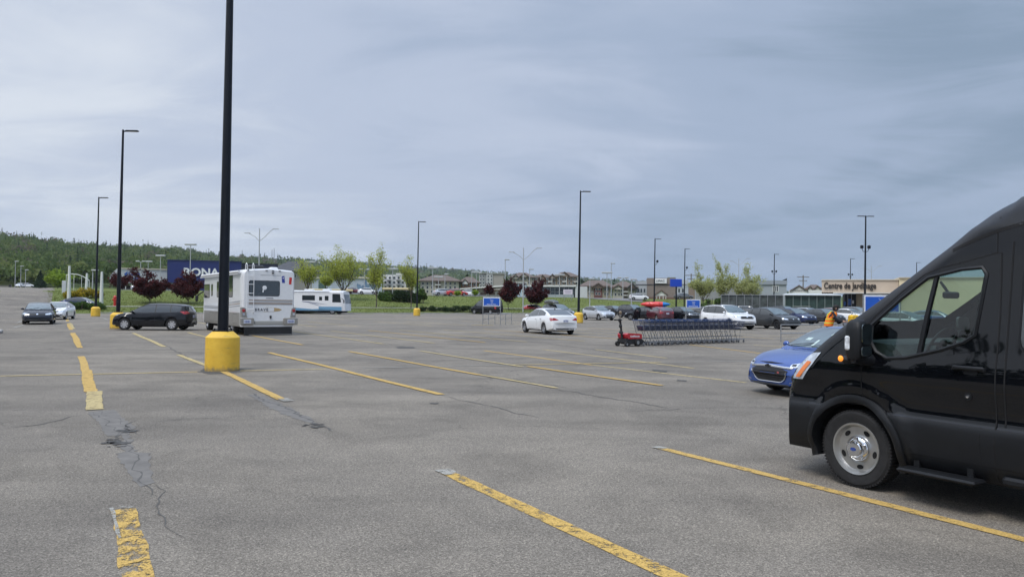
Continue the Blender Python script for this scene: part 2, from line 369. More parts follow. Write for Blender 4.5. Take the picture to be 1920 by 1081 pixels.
def build_land():
    cols = list(range(-760, 2680, 16)); rows = [40.0]
    while rows[-1] < 150: rows.append(rows[-1]+2.0)
    while rows[-1] < 5200: rows.append(rows[-1]*1.028)
    pts = []
    for y in rows:
        for px in cols:
            x = (px-960)/F_PX*y; z = terr(x, y)
            if y > 420: z += rough_noise(x, y, 40)*y*0.0018
            pts.append((x, y, z))
    grid_mesh('hills', pts, len(cols), len(rows), [GRASS, HILLM], mi=lambda x, y: 1 if y > 330 else 0)
    # flat ground round and behind the camera
    MB().add([(-400, -300, -.10), (400, -300, -.10), (400, 60, -.10), (-400, 60, -.10)], [(0, 1, 2, 3)]).build('ground', PAVE); tag(bpy.data.objects['ground'], kind='structure')
    # the parking lot sheet
    A = UV(LOT_EDGE, -160); B = UV(LOT_EDGE, 260)
    C_ = Vector((B.x+40, -120, 0)); D_ = Vector((A.x, -120, 0))
    o = MB().add([A, D_, C_, B], [(0, 1, 2, 3)]).build('parking_lot', ASPH); tag(o, kind='structure')
    # kerb along its far edge and pavement on the verge
    k = MB()
    def strip(u0, u1, v0, v1, z0, z1, n=30):
        for i in range(n):
            a = v0+(v1-v0)*i/n; b_ = v0+(v1-v0)*(i+1)/n
            P = [UV(u0, a), UV(u1, a), UV(u1, b_), UV(u0, b_)]
            k.add([(p.x, p.y, z0) for p in P]+[(p.x, p.y, z1) for p in P], [(4, 5, 6, 7), (0, 1, 5, 4), (1, 2, 6, 5), (2, 3, 7, 6), (3, 0, 4, 7)])
    strip(LOT_EDGE+.02, LOT_EDGE-.32, 4, 150, -.05, .15, 40)
    tag(k.build('kerb', CONC), kind='structure')
    k = MB()
    for i in range(60):
        a = -2+i*2.6; b_ = a+2.6
        P = [UV(-107.9, a), UV(-105.9, a), UV(-105.9, b_), UV(-107.9, b_)]
        k.add([(p.x, p.y, terr(p.x, p.y)+.11) for p in P], [(0, 1, 2, 3)])
    tag(k.build('pavement', mat('pale_concrete_path', (0.40, 0.385, 0.36), .9, var=.12, vscale=1)), kind='structure')
    # access road climbing away on the left
    pts = []; ny = 60; nx = 8
    for j in range(ny):
        y = 60+(262-60)*j/(ny-1)
        for i in range(nx):
            px = -260+(101-(-260))*i/(nx-1)
            if i == nx-1: px = 100-3*math.sin(j*.2)
            x = (px-960)/F_PX*y; w = wdist(x, y)
            pts.append((x, y, max(terr(x, y), -.02)+.035))
    grid_mesh('road', pts, nx, ny, [ASPH])
    # car parks on the upper level
    for nm, (p0, p1, y0, y1, col) in (('upper_parking', (1095, 1205, 158, 172, 0)), ('upper_parking', (790, 1000, 150, 172, 0)), ('upper_parking', (225, 330, 205, 235, 0)), ('upper_parking', (560, 790, 165, 182, 0))):
        pts = []
        for j in range(6):
            y = y0+(y1-y0)*j/5
            for i in range(14): x = (p0+(p1-p0)*i/13-960)/F_PX*y; pts.append((x, y, terr(x, y)+.08))
        grid_mesh(nm, pts, 14, 6, [PAVE])
    # the left kerb stub beside the aisle
    a = G(0, 629); b_ = MB(); b_.box((a.x-3.9, a.y+1.5, .07), (5, 1.6, .14), rz=R_(30), bev=.03)
    tag(b_.build('kerb_island', CONC), kind='structure')
build_land()
# ---------------------------------------------------------------- paint on the asphalt
def line_paint(name, col, wear=.5, sc_=9.0):
    """road paint worn through to the stones: where it is gone the asphalt below shows"""
    m, nt, b = _nodes(name); N, L = nt.nodes, nt.links
    tc = N.new('ShaderNodeTexCoord')
    def nz(s_, d_, r_, di=0):
        n = N.new('ShaderNodeTexNoise'); L.new(tc.outputs['Object'], n.inputs['Vector']); n.inputs['Scale'].default_value = s_; n.inputs['Detail'].default_value = d_; n.inputs['Roughness'].default_value = r_; n.inputs['Distortion'].default_value = di; return n.outputs[0]
    def mth(op, x, y):
        n = N.new('ShaderNodeMath'); n.operation = op
        for i, q in enumerate((x, y)):
            if isinstance(q, float): n.inputs[i].default_value = q
            else: L.new(q, n.inputs[i])
        return n.outputs[0]
    mk = mth('ADD', mth('MULTIPLY', nz(sc_, 8, .72, .5), .62), mth('MULTIPLY', nz(85, 3, .7), .38))
    r = N.new('ShaderNodeMapRange'); L.new(mk, r.inputs[0]); r.inputs[1].default_value = wear-.022; r.inputs[2].default_value = wear+.028
    r2 = N.new('ShaderNodeValToRGB'); L.new(nz(70, 3, .6), r2.inputs[0]); f = r2.color_ramp.elements; f[0].position = .32; f[0].color = (*[c*.62 for c in col], 1); f[1].position = .6; f[1].color = (*[c*1.06 for c in col], 1)
    L.new(r2.outputs[0], b.inputs['Base Color']); b.inputs['Roughness'].default_value = .85; b.inputs['Specular IOR Level'].default_value = .25
    o = N['Material Output']; t = N.new('ShaderNodeBsdfTransparent'); x = N.new('ShaderNodeMixShader'); L.new(r.outputs[0], x.inputs[0]); L.new(t.outputs[0], x.inputs[1]); L.new(b.outputs[0], x.inputs[2]); L.new(x.outputs[0], o.inputs[0])
    MATS[name] = m; return m
YEL = line_paint('yellow_line_paint', (0.54, 0.36, 0.115), .43)
YEL2 = line_paint('faded_yellow_line_paint', (0.50, 0.40, 0.20), .445)
YEL3 = line_paint('badly_worn_yellow_paint', (0.56, 0.37, 0.11), .485, 7.0)
YEL4 = line_paint('cracked_yellow_paint', (0.57, 0.375, 0.11), .46, 8.0)
WHT = line_paint('white_line_paint', (0.36, 0.35, 0.315), .47)
def build_markings():
    random.seed(4)
    k = MB(); cnt = [0]
    def seg(a, b, w=.11, m=0, z=.005, wav=.010, step=.18):
        w *= 1.25; a = Vector((a[0], a[1])); b = Vector((b[0], b[1])); d = (b-a); Lg = d.length; d.normalize(); n = Vector((-d.y, d.x))
        k_ = max(2, int(Lg/step)); V = []; o1 = o2 = 0
        ph = random.random()*9; cnt[0] += 1; zc = .00045*(cnt[0] % 23)
        for i in range(k_+1):
            p = a+d*(Lg*i/k_); c = math.sin(i*.13+ph)*wav*1.5
            r1 = w/2+random.uniform(-wav, wav)*.6+c; r2 = w/2+random.uniform(-wav, wav)*.6-c
            V += [(p.x+n.x*r1, p.y+n.y*r1, z+zc), (p.x-n.x*r2, p.y-n.y*r2, z+zc)]
        k.add(V, [(2*i, 2*i+1, 2*i+3, 2*i+2) for i in range(k_)], m)
    def pseg(p, q, **kw): seg(G(*p), G(*q), **kw)
    # near row
    def uvseg(u0, v0, u1, v1, **kw): seg(UV(u0, v0), UV(u1, v1), **kw)
    pseg((834, 885), (1290, 1090), w=.12, m=4)
    pseg((826, 881), (846, 890), w=.13, m=2, z=.009)
    pseg((1232, 839), (1965, 1022), w=.10)
    pseg((1228, 838), (1246, 842), w=.11, m=2, z=.009)
    pseg((229, 955), (268, 1090), w=.145, wav=.02, m=3)
    pseg((212, 953), (229, 1010), w=.022, m=2, z=.009)
    pseg((225, 953), (247, 953), w=.03, m=2, z=.011)
    for v in (8.8, 11.55, 14.3, 17.0): uvseg(-7, v, -1, v, w=.1)
    # middle double row
    pseg((152, 668), (160, 695), w=.14); pseg((160, 694), (174, 735), w=.17, wav=.02); pseg((174, 734), (181, 768), w=.19, wav=.02, m=1)
    pseg((335, 665), (400, 690), w=.12, m=1); pseg((418, 697), (530, 749), w=.13); pseg((528, 748), (540, 753), w=.14, m=2, z=.009)
    pseg((505, 661), (827, 740), w=.12)
    pseg((655, 659), (900, 703), w=.11); pseg((900, 703), (1045, 728), w=.09, m=1)
    pseg((788, 658), (980, 688), w=.10, m=1); pseg((990, 687), (1240, 723), w=.11)
    pseg((908, 657), (1110, 684), w=.10); pseg((1110, 684), (1400, 717), w=.09, m=1)
    pseg((1018, 655), (1300, 690), w=.1, m=1)
    pseg((1116, 655), (1250, 671), w=.1, m=1); pseg((1210, 652), (1310, 664), w=.09, m=2)
    pseg((1293, 646), (1425, 662), w=.1)
    uvseg(-22.5, 25.2, -10.5, 25.2, w=.1, m=1); uvseg(-22, 28, -10, 28, w=.1, m=1)
    # long white/yellow spine line
    pseg((-40, 706), (370, 697), w=.12, m=1); pseg((450, 695), (610, 692), w=.11, m=1); pseg((680, 690), (960, 684), w=.09, m=2); pseg((960, 684), (1240, 679), w=.1, m=1); pseg((1240, 679), (1520, 675), w=.08, m=2)
    # second double row (its lines run under the motorhome and the sedan)
    for i, v in enumerate((0.8, 3.4, 5.9, 8.1, 11.2, 13.3, 15.5, 17.4, 20.2, 23.0, 25.7, 28.4, 31.0, 33.7)):
        uvseg(-42, v, -30+.12*v, v, w=.11 if i > 1 else .14, m=1 if i % 3 else 0)
    uvseg(-37, 3, -33.0, 33, w=.08, m=2)
    for r0, r1 in ((-60.5, -49), (-79.5, -68)):
        for i in range(22):
            v = 1.0+i*2.72
            if r1 < -60 or i < 13: uvseg(r0, v, r1, v, w=.12, m=(1, 2, 1)[i % 3])
        uvseg((r0+r1)/2-1, 0, (r0+r1)/2+2, 60, w=.09, m=2)
    uvseg(-97, -2, -90, -2, w=.12, m=2)
    # left aisle edge lines
    pseg((24, 615), (60, 604), w=.12, m=2); pseg((30, 606), (44, 600), w=.1, m=2)
    for a, b_ in (((148, 646), (137, 624)), ((133, 618), (128, 606)), ((127, 602), (122, 592))): pseg(a, b_, w=.16)
    o = k.build('road_markings', [YEL, YEL2, WHT, YEL3, YEL4]); tag(o, kind='structure')
    # tar seams, cracks and worn hollows
    c = MB()
    def crack(p, w, z=.004, jit=.05, step=.12):
        p = [G(*q) for q in p]; V = []
        pts = []
        for a, b_ in zip(p, p[1:]):
            n = max(1, int((b_-a).length/step))
            for i in range(n): pts.append(a.lerp(b_, i/n))
        pts.append(p[-1]); N_ = len(pts); off = 0
        for i, q in enumerate(pts):
            t = (pts[min(i+1, N_-1)]-pts[max(i-1, 0)]).normalized(); n = Vector((-t.y, t.x, 0)); off = off*.7+random.uniform(-jit, jit)
            ww = w*(.25+.9*random.random())*min(1, (min(i, N_-1-i)+.6)/4)
            V += [(q+n*(off+ww/2))[:2]+(z,), (q+n*(off-ww/2))[:2]+(z,)]
        c.add(V, [(2*i, 2*i+1, 2*i+3, 2*i+2) for i in range(N_-1)])
    crack([(-10, 806), (60, 797), (120, 786), (165, 776)], .035)
    crack([(255, 794), (350, 786), (460, 780), (540, 776)], .018)
    crack([(-10, 773), (40, 772)], .03)
    crack([(470, 735), (520, 760), (570, 785), (625, 810)], .05)
    crack([(830, 741), (900, 757), (960, 770), (1015, 783)], .035)
    crack([(1045, 729), (1120, 742), (1200, 755), (1260, 765)], .045)
    crack([(900, 700), (990, 715), (1060, 727)], .04)
    crack([(305, 645), (330, 658), (370, 680)], .05)
    crack([(700, 640), (760, 650), (830, 662)], .05)
    crack([(990, 640), (1100, 653), (1200, 668)], .06)
    crack([(1150, 772), (1300, 766), (1420, 764), (1500, 768)], .02)
    crack([(215, 820), (235, 800), (250, 788)], .05)
    crack([(0, 600), (40, 599)], .08)
    crack([(168, 772), (195, 790), (225, 812), (240, 838), (262, 870), (275, 905), (290, 930)], .022)
    crack([(182, 768), (210, 782), (255, 800), (262, 815)], .016)
    crack([(285, 905), (320, 960), (340, 1010)], .015)
    tag(c.build('asphalt_cracks', mat('dark_crack_tar', (0.088, 0.083, 0.076), .9)), kind='structure')  # one even dark tone on the crack and seam strips
    # dull repair patches, outlines ragged
    c = MB()
    def patch(pts, jit=.022, z=.0035, m=0):
        p = [G(*q) for q in pts]; out = []
        for a, b_ in zip(p, p[1:]+p[:1]):
            n = max(1, int((b_-a).length/.09))
            for i in range(n):
                q = a.lerp(b_, i/n); out.append((q.x+random.uniform(-jit, jit), q.y+random.uniform(-jit, jit)*1.3, z))
        c.add(out, [tuple(range(len(out)))], m)
    patch([(165, 772), (215, 768), (225, 780), (255, 800), (240, 815), (200, 818), (190, 800)])
    patch([(215, 850), (240, 845), (280, 850), (282, 880), (290, 905), (262, 912), (245, 892), (228, 868)])
    patch([(225, 815), (240, 816), (250, 835), (262, 855), (246, 858), (228, 840)], .04, .0039)
    patch([(462, 738), (500, 745), (560, 772), (600, 795), (570, 790), (520, 772)], .04)
    for cx_, cy_, sx_, sy_, nn_ in ((218, 829, 18, 7, 40), (238, 808, 14, 4, 30), (590, 798, 18, 3, 12)):
        for _ in range(nn_):
            q_ = G(cx_+random.gauss(0, sx_*.45), cy_+random.gauss(0, sy_*.45)); r_ = random.uniform(.012, .06); a0 = random.uniform(0, 6)
            c.add([(q_.x+r_*random.uniform(.6, 1.6)*math.cos(a0+j*.9), q_.y+r_*random.uniform(.4, 1.2)*math.sin(a0+j*.9), .0075+.0002*(_ % 9)) for j in range(7)], [tuple(range(7))], 1)
    patch([(744, 650), (776, 650), (778, 653), (746, 653)], .03, .006, 1)
    patch([(1222, 692), (1252, 695), (1250, 698), (1225, 696)], .03, .006, 1)
    patch([(1268, 711), (1290, 713), (1288, 715), (1270, 714)], .03, .006, 1)
    patch([(372, 697), (384, 690), (448, 690), (460, 694), (440, 699), (392, 701)], .04, .0045, 1)
    patch([(806, 755), (822, 755), (820, 757), (808, 757)], .02, .006, 1)
    tag(c.build('asphalt_patches', [mat('smooth_tar_patch', (0.150, 0.139, 0.125), .85, var=.2, vscale=5, bump=.4, bscale=90), mat('broken_tar', (0.075, 0.072, 0.068), .95, var=.4, vscale=30, bump=1, bscale=80)]), kind='structure')
build_markings()
# ================================================================ VEHICLES (local axes: +X forward, +Y left, Z up)
def clip_patch(poly, res=7):
    """fine 2D grid clipped to a convex polygon"""
    xs = [p[0] for p in poly]; ys = [p[1] for p in poly]; x0, x1, y0, y1 = min(xs), max(xs), min(ys), max(ys)
    bm = bmesh.new(); n = res
    vs = [[bm.verts.new((x0+(x1-x0)*i/n, y0+(y1-y0)*j/n, 0)) for j in range(n+1)] for i in range(n+1)]
    for i in range(n):
        for j in range(n): bm.faces.new((vs[i][j], vs[i+1][j], vs[i+1][j+1], vs[i][j+1]))
    area = sum(a[0]*b[1]-b[0]*a[1] for a, b in zip(poly, poly[1:]+poly[:1]))
    pl = poly if area > 0 else poly[::-1]
    for a, b in zip(pl, pl[1:]+pl[:1]):
        d = Vector((b[0]-a[0], b[1]-a[1], 0))
        if d.length < 1e-6: continue
        nn = Vector((d.y, -d.x, 0)).normalized()
        bmesh.ops.bisect_plane(bm, geom=bm.verts[:]+bm.edges[:]+bm.faces[:], plane_co=(a[0], a[1], 0), plane_no=nn, clear_outer=True)
    V = [tuple(v.co[:2]) for v in bm.verts]; idx = {v: i for i, v in enumerate(bm.verts)}
    Fs = [tuple(idx[v] for v in f.verts) for f in bm.faces]; bm.free(); return V, Fs
def grow(poly, d):
    n = len(poly); cx = sum(p[0] for p in poly)/n; cy = sum(p[1] for p in poly)/n; out = []
    area = sum(a[0]*b[1]-b[0]*a[1] for a, b in zip(poly, poly[1:]+poly[:1])); s = 1 if area > 0 else -1
    for i in range(n):
        a, b, c = poly[i-1], poly[i], poly[(i+1) % n]
        e1 = Vector((b[0]-a[0], b[1]-a[1])).normalized(); e2 = Vector((c[0]-b[0], c[1]-b[1])).normalized()
        n1 = Vector((e1.y, -e1.x))*s; n2 = Vector((e2.y, -e2.x))*s; m = n1+n2; L_ = max(.5, m.length_squared/2)
        m = m/L_; out.append((b[0]+m.x*d, b[1]+m.y*d))
    return out
def rounded(poly, r, k=3):
    out = []; n = len(poly)
    for i in range(n):
        a, b, c = [Vector(poly[j % n]) for j in (i-1, i, i+1)]
        ra = min(r, (a-b).length*.45); rc = min(r, (c-b).length*.45)
        p0 = b+(a-b).normalized()*ra; p2 = b+(c-b).normalized()*rc
        for t in range(k+1):
            s = t/k; q = p0*(1-s)**2+b*2*s*(1-s)+p2*s*s; out.append((q.x, q.y))
    return out
class Surf:
    """projects flat outlines on to the body shell from a side, the front, the rear or above"""
    def __init__(s, me): s.t = BVHTree.FromPolygons([v.co.copy() for v in me.vertices], [tuple(p.vertices) for p in me.polygons])
    def hit(s, a, b, view):
        if view == 'L': o, d = Vector((a, 5, b)), Vector((0, -1, 0))
        elif view == 'R': o, d = Vector((a, -5, b)), Vector((0, 1, 0))
        elif view == 'F': o, d = Vector((9, a, b)), Vector((-1, 0, 0))
        elif view == 'B': o, d = Vector((-9, a, b)), Vector((1, 0, 0))
        else: o, d = Vector((a, b, 9)), Vector((0, 0, -1))
        h = s.t.ray_cast(o, d); return h
    def patch(s, mb, poly, view, off=.004, m=0, res=7, maxd=None):
        V, Fs = clip_patch(poly, res); out = []; ok = []
        for a, b in V:
            h = s.hit(a, b, view)
            if h[0] is None: out.append((0, 0, 0)); ok.append(False); continue
            out.append(tuple(h[0]+h[1]*off)); ok.append(True)
        Fs = [f for f in Fs if all(ok[i] for i in f)]
        if maxd: Fs = [f for f in Fs if max((Vector(out[i])-Vector(out[f[0]])).length for i in f) < maxd]
        mb.add(out, Fs, m)
KINDS = dict(
 sedan=dict(L=4.80, W=1.83, H=1.47, wr=.33, ax=(1.42, -1.38), clear=.19, deck=[(-2.4, .66), (-2.34, .98), (-2.0, 1.05), (-1.4, 1.03), (0, .98), (.9, .96), (1.2, .94), (1.9, .84), (2.2, .74), (2.36, .58), (2.4, .45)],
    roof=[(-1.95, 1.06), (-1.1, 1.36), (-.6, 1.45), (0, 1.47), (.25, 1.45), (.55, 1.36), (1.28, .955)], pil=(-.38,), win=(-1.42, .98), wz=.99),
 hatch=dict(L=4.45, W=1.80, H=1.49, wr=.33, ax=(1.36, -1.32), clear=.18, deck=[(-2.22, .62), (-2.19, .95), (-2.0, 1.07), (-1.2, 1.05), (0, .99), (.9, .96), (1.15, .95), (1.75, .86), (2.02, .77), (2.18, .6), (2.22, .45)],
    roof=[(-2.16, 1.06), (-2.0, 1.17), (-1.72, 1.33), (-1.2, 1.43), (-.4, 1.49), (-.05, 1.475), (.30, 1.38), (1.12, .965)], pil=(-.42, -1.25), win=(-1.68, .83), wz=1.0),
 suv=dict(L=4.45, W=1.84, H=1.66, wr=.355, ax=(1.38, -1.30), clear=.23, deck=[(-2.22, .7), (-2.19, 1.0), (-2.05, 1.14), (-1.2, 1.10), (0, 1.07), (.9, 1.06), (1.12, 1.06), (1.75, .99), (2.02, .90), (2.17, .74), (2.22, .55)],
    roof=[(-2.19, 1.13), (-2.07, 1.3), (-1.92, 1.52), (-1.4, 1.62), (-.4, 1.66), (.1, 1.64), (.4, 1.55), (1.2, 1.075)], pil=(-.35, -1.2), win=(-1.78, .92), wz=1.11),
 van=dict(L=5.0, W=1.92, H=2.1, wr=.34, ax=(1.62, -1.45), clear=.2, deck=[(-2.5, .7), (-2.48, 1.0), (-2.42, 1.17), (-1, 1.14), (.5, 1.12), (1.5, 1.12), (1.75, 1.1), (2.15, 1.0), (2.38, .85), (2.47, .68), (2.5, .5)],
    roof=[(-2.47, 1.16), (-2.42, 1.7), (-2.36, 2.0), (-1.9, 2.08), (0, 2.1), (.6, 2.07), (.95, 1.95), (1.85, 1.11)], pil=(.35, -1.0), win=(-2.1, 1.35), wz=1.17),
)
def shell(K, dense=1.0):
    L_, W, zb = K['L'], K['W'], K['clear']; hw = W/2; R = K['wr']+.055
    xs = {-L_/2, L_/2, -L_/2+.015, L_/2-.015, L_/2-.05, -L_/2+.05, L_/2-.11, -L_/2+.11}
    for ax in K['ax']:
        for k in range(-6, 7): xs.add(ax+R*math.sin(k*math.pi/12))
        xs.add(ax+R*1.02); xs.add(ax-R*1.02)
    xr0, xr1 = K['roof'][0][0], K['roof'][-1][0]
    for a, b in K['roof']: xs.add(a)
    x = -L_/2
    while x < L_/2: xs.add(x); x += .14
    xs = sorted(xs); cl = [xs[0]]
    for x in xs[1:]:
        if x-cl[-1] > .012: cl.append(x)
    xs = cl; rings = []
    for x in xs:
        e = L_/2-abs(x); f = 1.0
        if e < .75: f = 1-.13*(1-e/.75)**2.2
        if e < .12: f -= .05*(1-e/.12)**2
        w = hw*f; zd = slerp_(K['deck'], x); zr = slerp_(K['roof'], x) if xr0 < x < xr1 else zd
        hc = max(0, zr-zd); zl = zb+(.10*(1-e/.5) if e < .5 else 0)
        arch = 0
        for ax in K['ax']:
            dx = abs(x-ax)
            if dx < R: arch = max(arch, K['wr']+math.sqrt(R*R-dx*dx))
        za = max(zl, arch); fl = .012 if arch else 0
        z1 = max(zl+.07, arch+.0); z2 = max(zb+.27, arch+.045 if arch else 0); zs = zd-.13
        z2 = min(z2, zs-.02); zm = (z2+zs)/2
        if z1 > z2: z1 = z2-.01
        sill = .965 if not arch else 1.0
        P = [(0, za), (w*.80, za), (w*sill, z1), (w*1.0+fl, z2), (w*.992+fl*.7, zm), (w*.975, zs), (w*.93, zd-.012)]
        wb = w*.93; tm = .34*hc; cr = .035 if hc < .05 else .02
        P += [(wb-.012, zd+hc*.03), (wb-tm*.5-.01, zd+hc*.48), (wb-tm-.02, zd+hc*.90), (wb-tm-.085, zd+hc*.968+cr*.3), ((wb-tm)*.62, zd+hc*.995+cr*.75), ((wb-tm)*.3, zd+hc+cr*.95), (0, zd+hc+cr)]
        rings.append([(x, y, z) for y, z in P])
    n = len(rings[0]); V = []; bow = .17
    for rg in rings:
        for x, y, z in rg+[(x, -y, z) for x, y, z in rg[-2:0:-1]]:
            g = smooth01((abs(x)-(L_/2-.8))/.8); t = abs(y)/hw
            zz = (z-zb)/(K['H'])
            V.append((x-math.copysign(1, x)*bow*g*t**2.2, y, z))
    m = 2*n-2; Fs = []
    for i in range(len(rings)-1):
        for j in range(m): q = (j+1) % m; Fs.append((i*m+j, i*m+q, (i+1)*m+q, (i+1)*m+j))
    Fs.append(tuple(range(m-1, -1, -1))); Fs.append(tuple((len(rings)-1)*m+j for j in range(m)))
    mb = MB(); mb.add(V, Fs); return mb
def make_wheel(parent, x, y, r, side, rim_mat=None, spokes=5, w=.21, far=False):
    t = MB(); n = 28
    pr = [(r*.66, -w/2), (r*.90, -w/2), (r*.985, -w*.38), (r, -w*.2), (r, w*.2), (r*.985, w*.38), (r*.90, w/2), (r*.66, w/2), (r*.63, w*.40), (r*.63, -w*.40)]
    t.lathe(pr, n, 0, 'y', close=True)
    wh = t.build('wheel', RUBBER, parent, smooth=35, loc=(x, y, r))
    k = MB(); rr = r*.655; yo = side*w*.40
    k.lathe([(rr, 0), (rr, yo*1.05), (rr*.93, yo*1.1), (rr*.88, yo*.75), (rr*.86, 0)], n, 0, 'y')
    k.lathe([(0, yo*.82), (rr*.20, yo*.92), (rr*.27, yo*.7), (rr*.27, yo*.3), (0, yo*.3)][::1], 14, 0, 'y')
    for s in range(spokes):
        a = 2*math.pi*s/spokes+.3; ca, sa = math.cos(a), math.sin(a); w1, w2 = rr*.15, rr*.23
        V = []
        for (d, ww, yy) in ((rr*.18, w1, .88), (rr*.90, w2, .98)):
            for sg in (-1, 1):
                for dy in (yo*yy, yo*(yy-.25)): V.append((ca*d-sa*ww*sg, dy, sa*d+ca*ww*sg))
        k.add(V, [(0, 2, 6, 4), (1, 3, 7, 5), (0, 1, 5, 4), (2, 3, 7, 6), (0, 1, 3, 2), (4, 5, 7, 6)], 0)
    k.lathe([(0, yo*.12), (rr*.86, yo*.12)], n, 1, 'y')
    k.build('rim', [rim_mat or RIM, MATTE], wh, smooth=35)
    return wh
def win_poly(K, x0, x1, top=.052, bot=.03):
    """side glass outline between two x positions following roof and belt"""
    P = []; n = 7
    def ztop(x):
        zd = slerp_(K['deck'], x); zr = slerp_(K['roof'], x); return zd+(zr-zd)*.88-.015
    def zbot(x): return slerp_(K['deck'], x)+bot
    for i in range(n): x = x0+(x1-x0)*i/(n-1); P.append((x, zbot(x)))
    for i in range(n): x = x1+(x0-x1)*i/(n-1); P.append((x, max(ztop(x), zbot(x)+.012)))
    return P
def build_car(name, label, kind, body, loc, heading, group=None, glass=None, detail=2, rim=None, cat='car', chrome=False, face='std', tail='std', scale=None, hatch_open=False, rails=False, spokes=5, over=None, plate=True):
    K = dict(KINDS[kind])
    if over:
        if 'deck' not in over:
            sx = over.get('L', K['L'])/K['L']; sz = over.get('H', K['H'])/K['H']
            for q in ('deck', 'roof'): K[q] = [(a*sx, b*sz) for a, b in K[q]]
            for q in ('ax', 'pil', 'win'): K[q] = tuple(a*sx for a in K[q])
        K.update(over)
    root = thing(name, label, cat, loc, heading, group)
    far_ = scale or (.94 if loc[1] > 30 and kind != 'van' else 1.0)
    root.scale = (far_, far_, far_)
    gl = glass or GLASS
    sh = shell(K); bo = sh.build('body', body, root, smooth=32); S = Surf(bo.data)
    L_, W, H = K['L'], K['W'], K['H']; hw = W/2
    zd = lambda x: slerp_(K['deck'], x); zr = lambda x: slerp_(K['roof'], x)
    # underbody fills the arches
    u = MB(); u.box((0, 0, .42), (L_-.5, W*.70, .44)); u.build('underbody', MATTE, root)
    for ax in K['ax']:
        for sd in (1, -1): make_wheel(root, ax, sd*(hw-.125), K['wr'], sd, rim, spokes)
    # side windows
    x0, x1 = K['win']; ps = list(K['pil']); cuts = [x1]+sorted(ps, reverse=True)+[x0]
    for sd, vw in ((1, 'L'), (-1, 'R')):
        fr = MB()
        S.patch(fr, grow(win_poly(K, x0, x1), .018), vw, .0025, 0, 10)
        fr.build('window_trim', CHROME if chrome else DARK, root)
        for a, b in zip(cuts, cuts[1:]):
            w_ = MB(); S.patch(w_, win_poly(K, b+.025, a-.025), vw, .006, 0, 8); w_.build('side_window', gl, root, smooth=40)
        if detail:
            dm = MB(); zl = K['clear']+.12
            for k_, xx in enumerate([x1+.12]+ps[:1]+([x0+.42] if kind != 'van' else ps[1:2])):
                for (xa, za_, zb_) in ((xx, zl, zd(xx)+.0),):
                    S.patch(dm, [(xa-.006, za_), (xa+.006, za_), (xa+.006, zb_), (xa-.006, zb_)], vw, .002, 0, 4)
            S.patch(dm, [(x0+.35, zl-.006), (x1+.12, zl-.006), (x1+.12, zl+.006), (x0+.35, zl+.006)], vw, .002, 0, 6)
            S.patch(dm, [(K['ax'][1]+.45, K['clear']+.01), (K['ax'][0]-.45, K['clear']+.01), (K['ax'][0]-.45, K['clear']+.075), (K['ax'][1]+.45, K['clear']+.075)], vw, .003, 0, 6)
            dm.build('door_seam', MATTE, root)
            for xx in [ps[0]+.12, (ps[1]+.12 if len(ps) > 1 else x0+.50)]:
                hh = S.hit(xx, zd(xx)-.14, vw)
                if hh[0] is not None: MB().box((xx, hh[0].y+sd*.012, hh[0].z), (.17, .03, .03), bev=.012).build('door_handle', CHROME if chrome else body, root)
    # mirrors
    for sd in (1, -1):
        m = MB(); yb = hw*.93; xm = x1-.03; zz = zd(xm)+.09
        m.box((xm, sd*(yb+.10), zz), (.11, .19, .13), bev=.045); m.box((xm+.02, sd*(yb+.0), zz-.05), (.07, .12, .035))
        mo = m.build('wing_mirror', body, root, smooth=50)
    # windscreen and rear window
    xa, xb = K['roof'][-1][0]-.05, next(p[0] for p in reversed(K['roof']) if p[1] > H-.035)+.12
    yA = hw*.93-.10; yB = hw*.93-.34*(H-zd(0))-.07
    ws = MB(); P = [(xa, -yA), (xa, yA), (xb, yB), (xb, -yB)]
    P = [(xa-.10, yA), (xb, yB), (xb+.02, 0), (xb, -yB), (xa-.10, -yA), (xa, -yA*.6), (xa+.02, 0), (xa, yA*.6)]
    S.patch(ws, P, 'T', .006, 0, 14); ws.build('windscreen', glass or GLASS_S, root, smooth=40)
    fr = MB(); S.patch(fr, grow(P, .03), 'T', .003, 0, 14); fr.build('windscreen_seal', DARK, root)
    if detail:
        wp = MB()
        for y0_ in (-.55, .08):
            a = S.hit(xa-.02, y0_, 'T')[0]; b = S.hit(xa-.14, y0_+.58, 'T')[0]
            if a and b: wp.tube([a+Vector((0, 0, .02)), (a+b)/2+Vector((.01, 0, .03)), b+Vector((0, 0, .02))], .009, 4)
        wp.build('wiper', MATTE, root)
    rp = K['roof']
    if kind == 'sedan':
        r0, r1 = rp[0][0]+.10, next(p[0] for p in rp if p[1] > H-.035)-.28
        rg = MB(); P = [(r0, yA*.92), (r0-.03, 0), (r0, -yA*.92), (r1, -yB), (r1+.03, 0), (r1, yB)]
        S.patch(rg, P, 'T', .006, 0, 12); rg.build('rear_window', gl, root, smooth=40)
    else:
        z0 = zd(rp[0][0]+.05)+.07; z1 = H-.14-(.04 if kind != 'van' else 0); rg = MB()
        P = rounded([(-yA*.86, z0), (yA*.86, z0), (yB*.98, z1), (-yB*.98, z1)], .08)
        S.patch(rg, P, 'B', .006, 0, 9); rg.build('rear_window', gl, root, smooth=40)
    # lamps, grille, plates
    zh = .70*(H/1.47) if kind != 'suv' else .86
    if kind == 'van': zh = .92
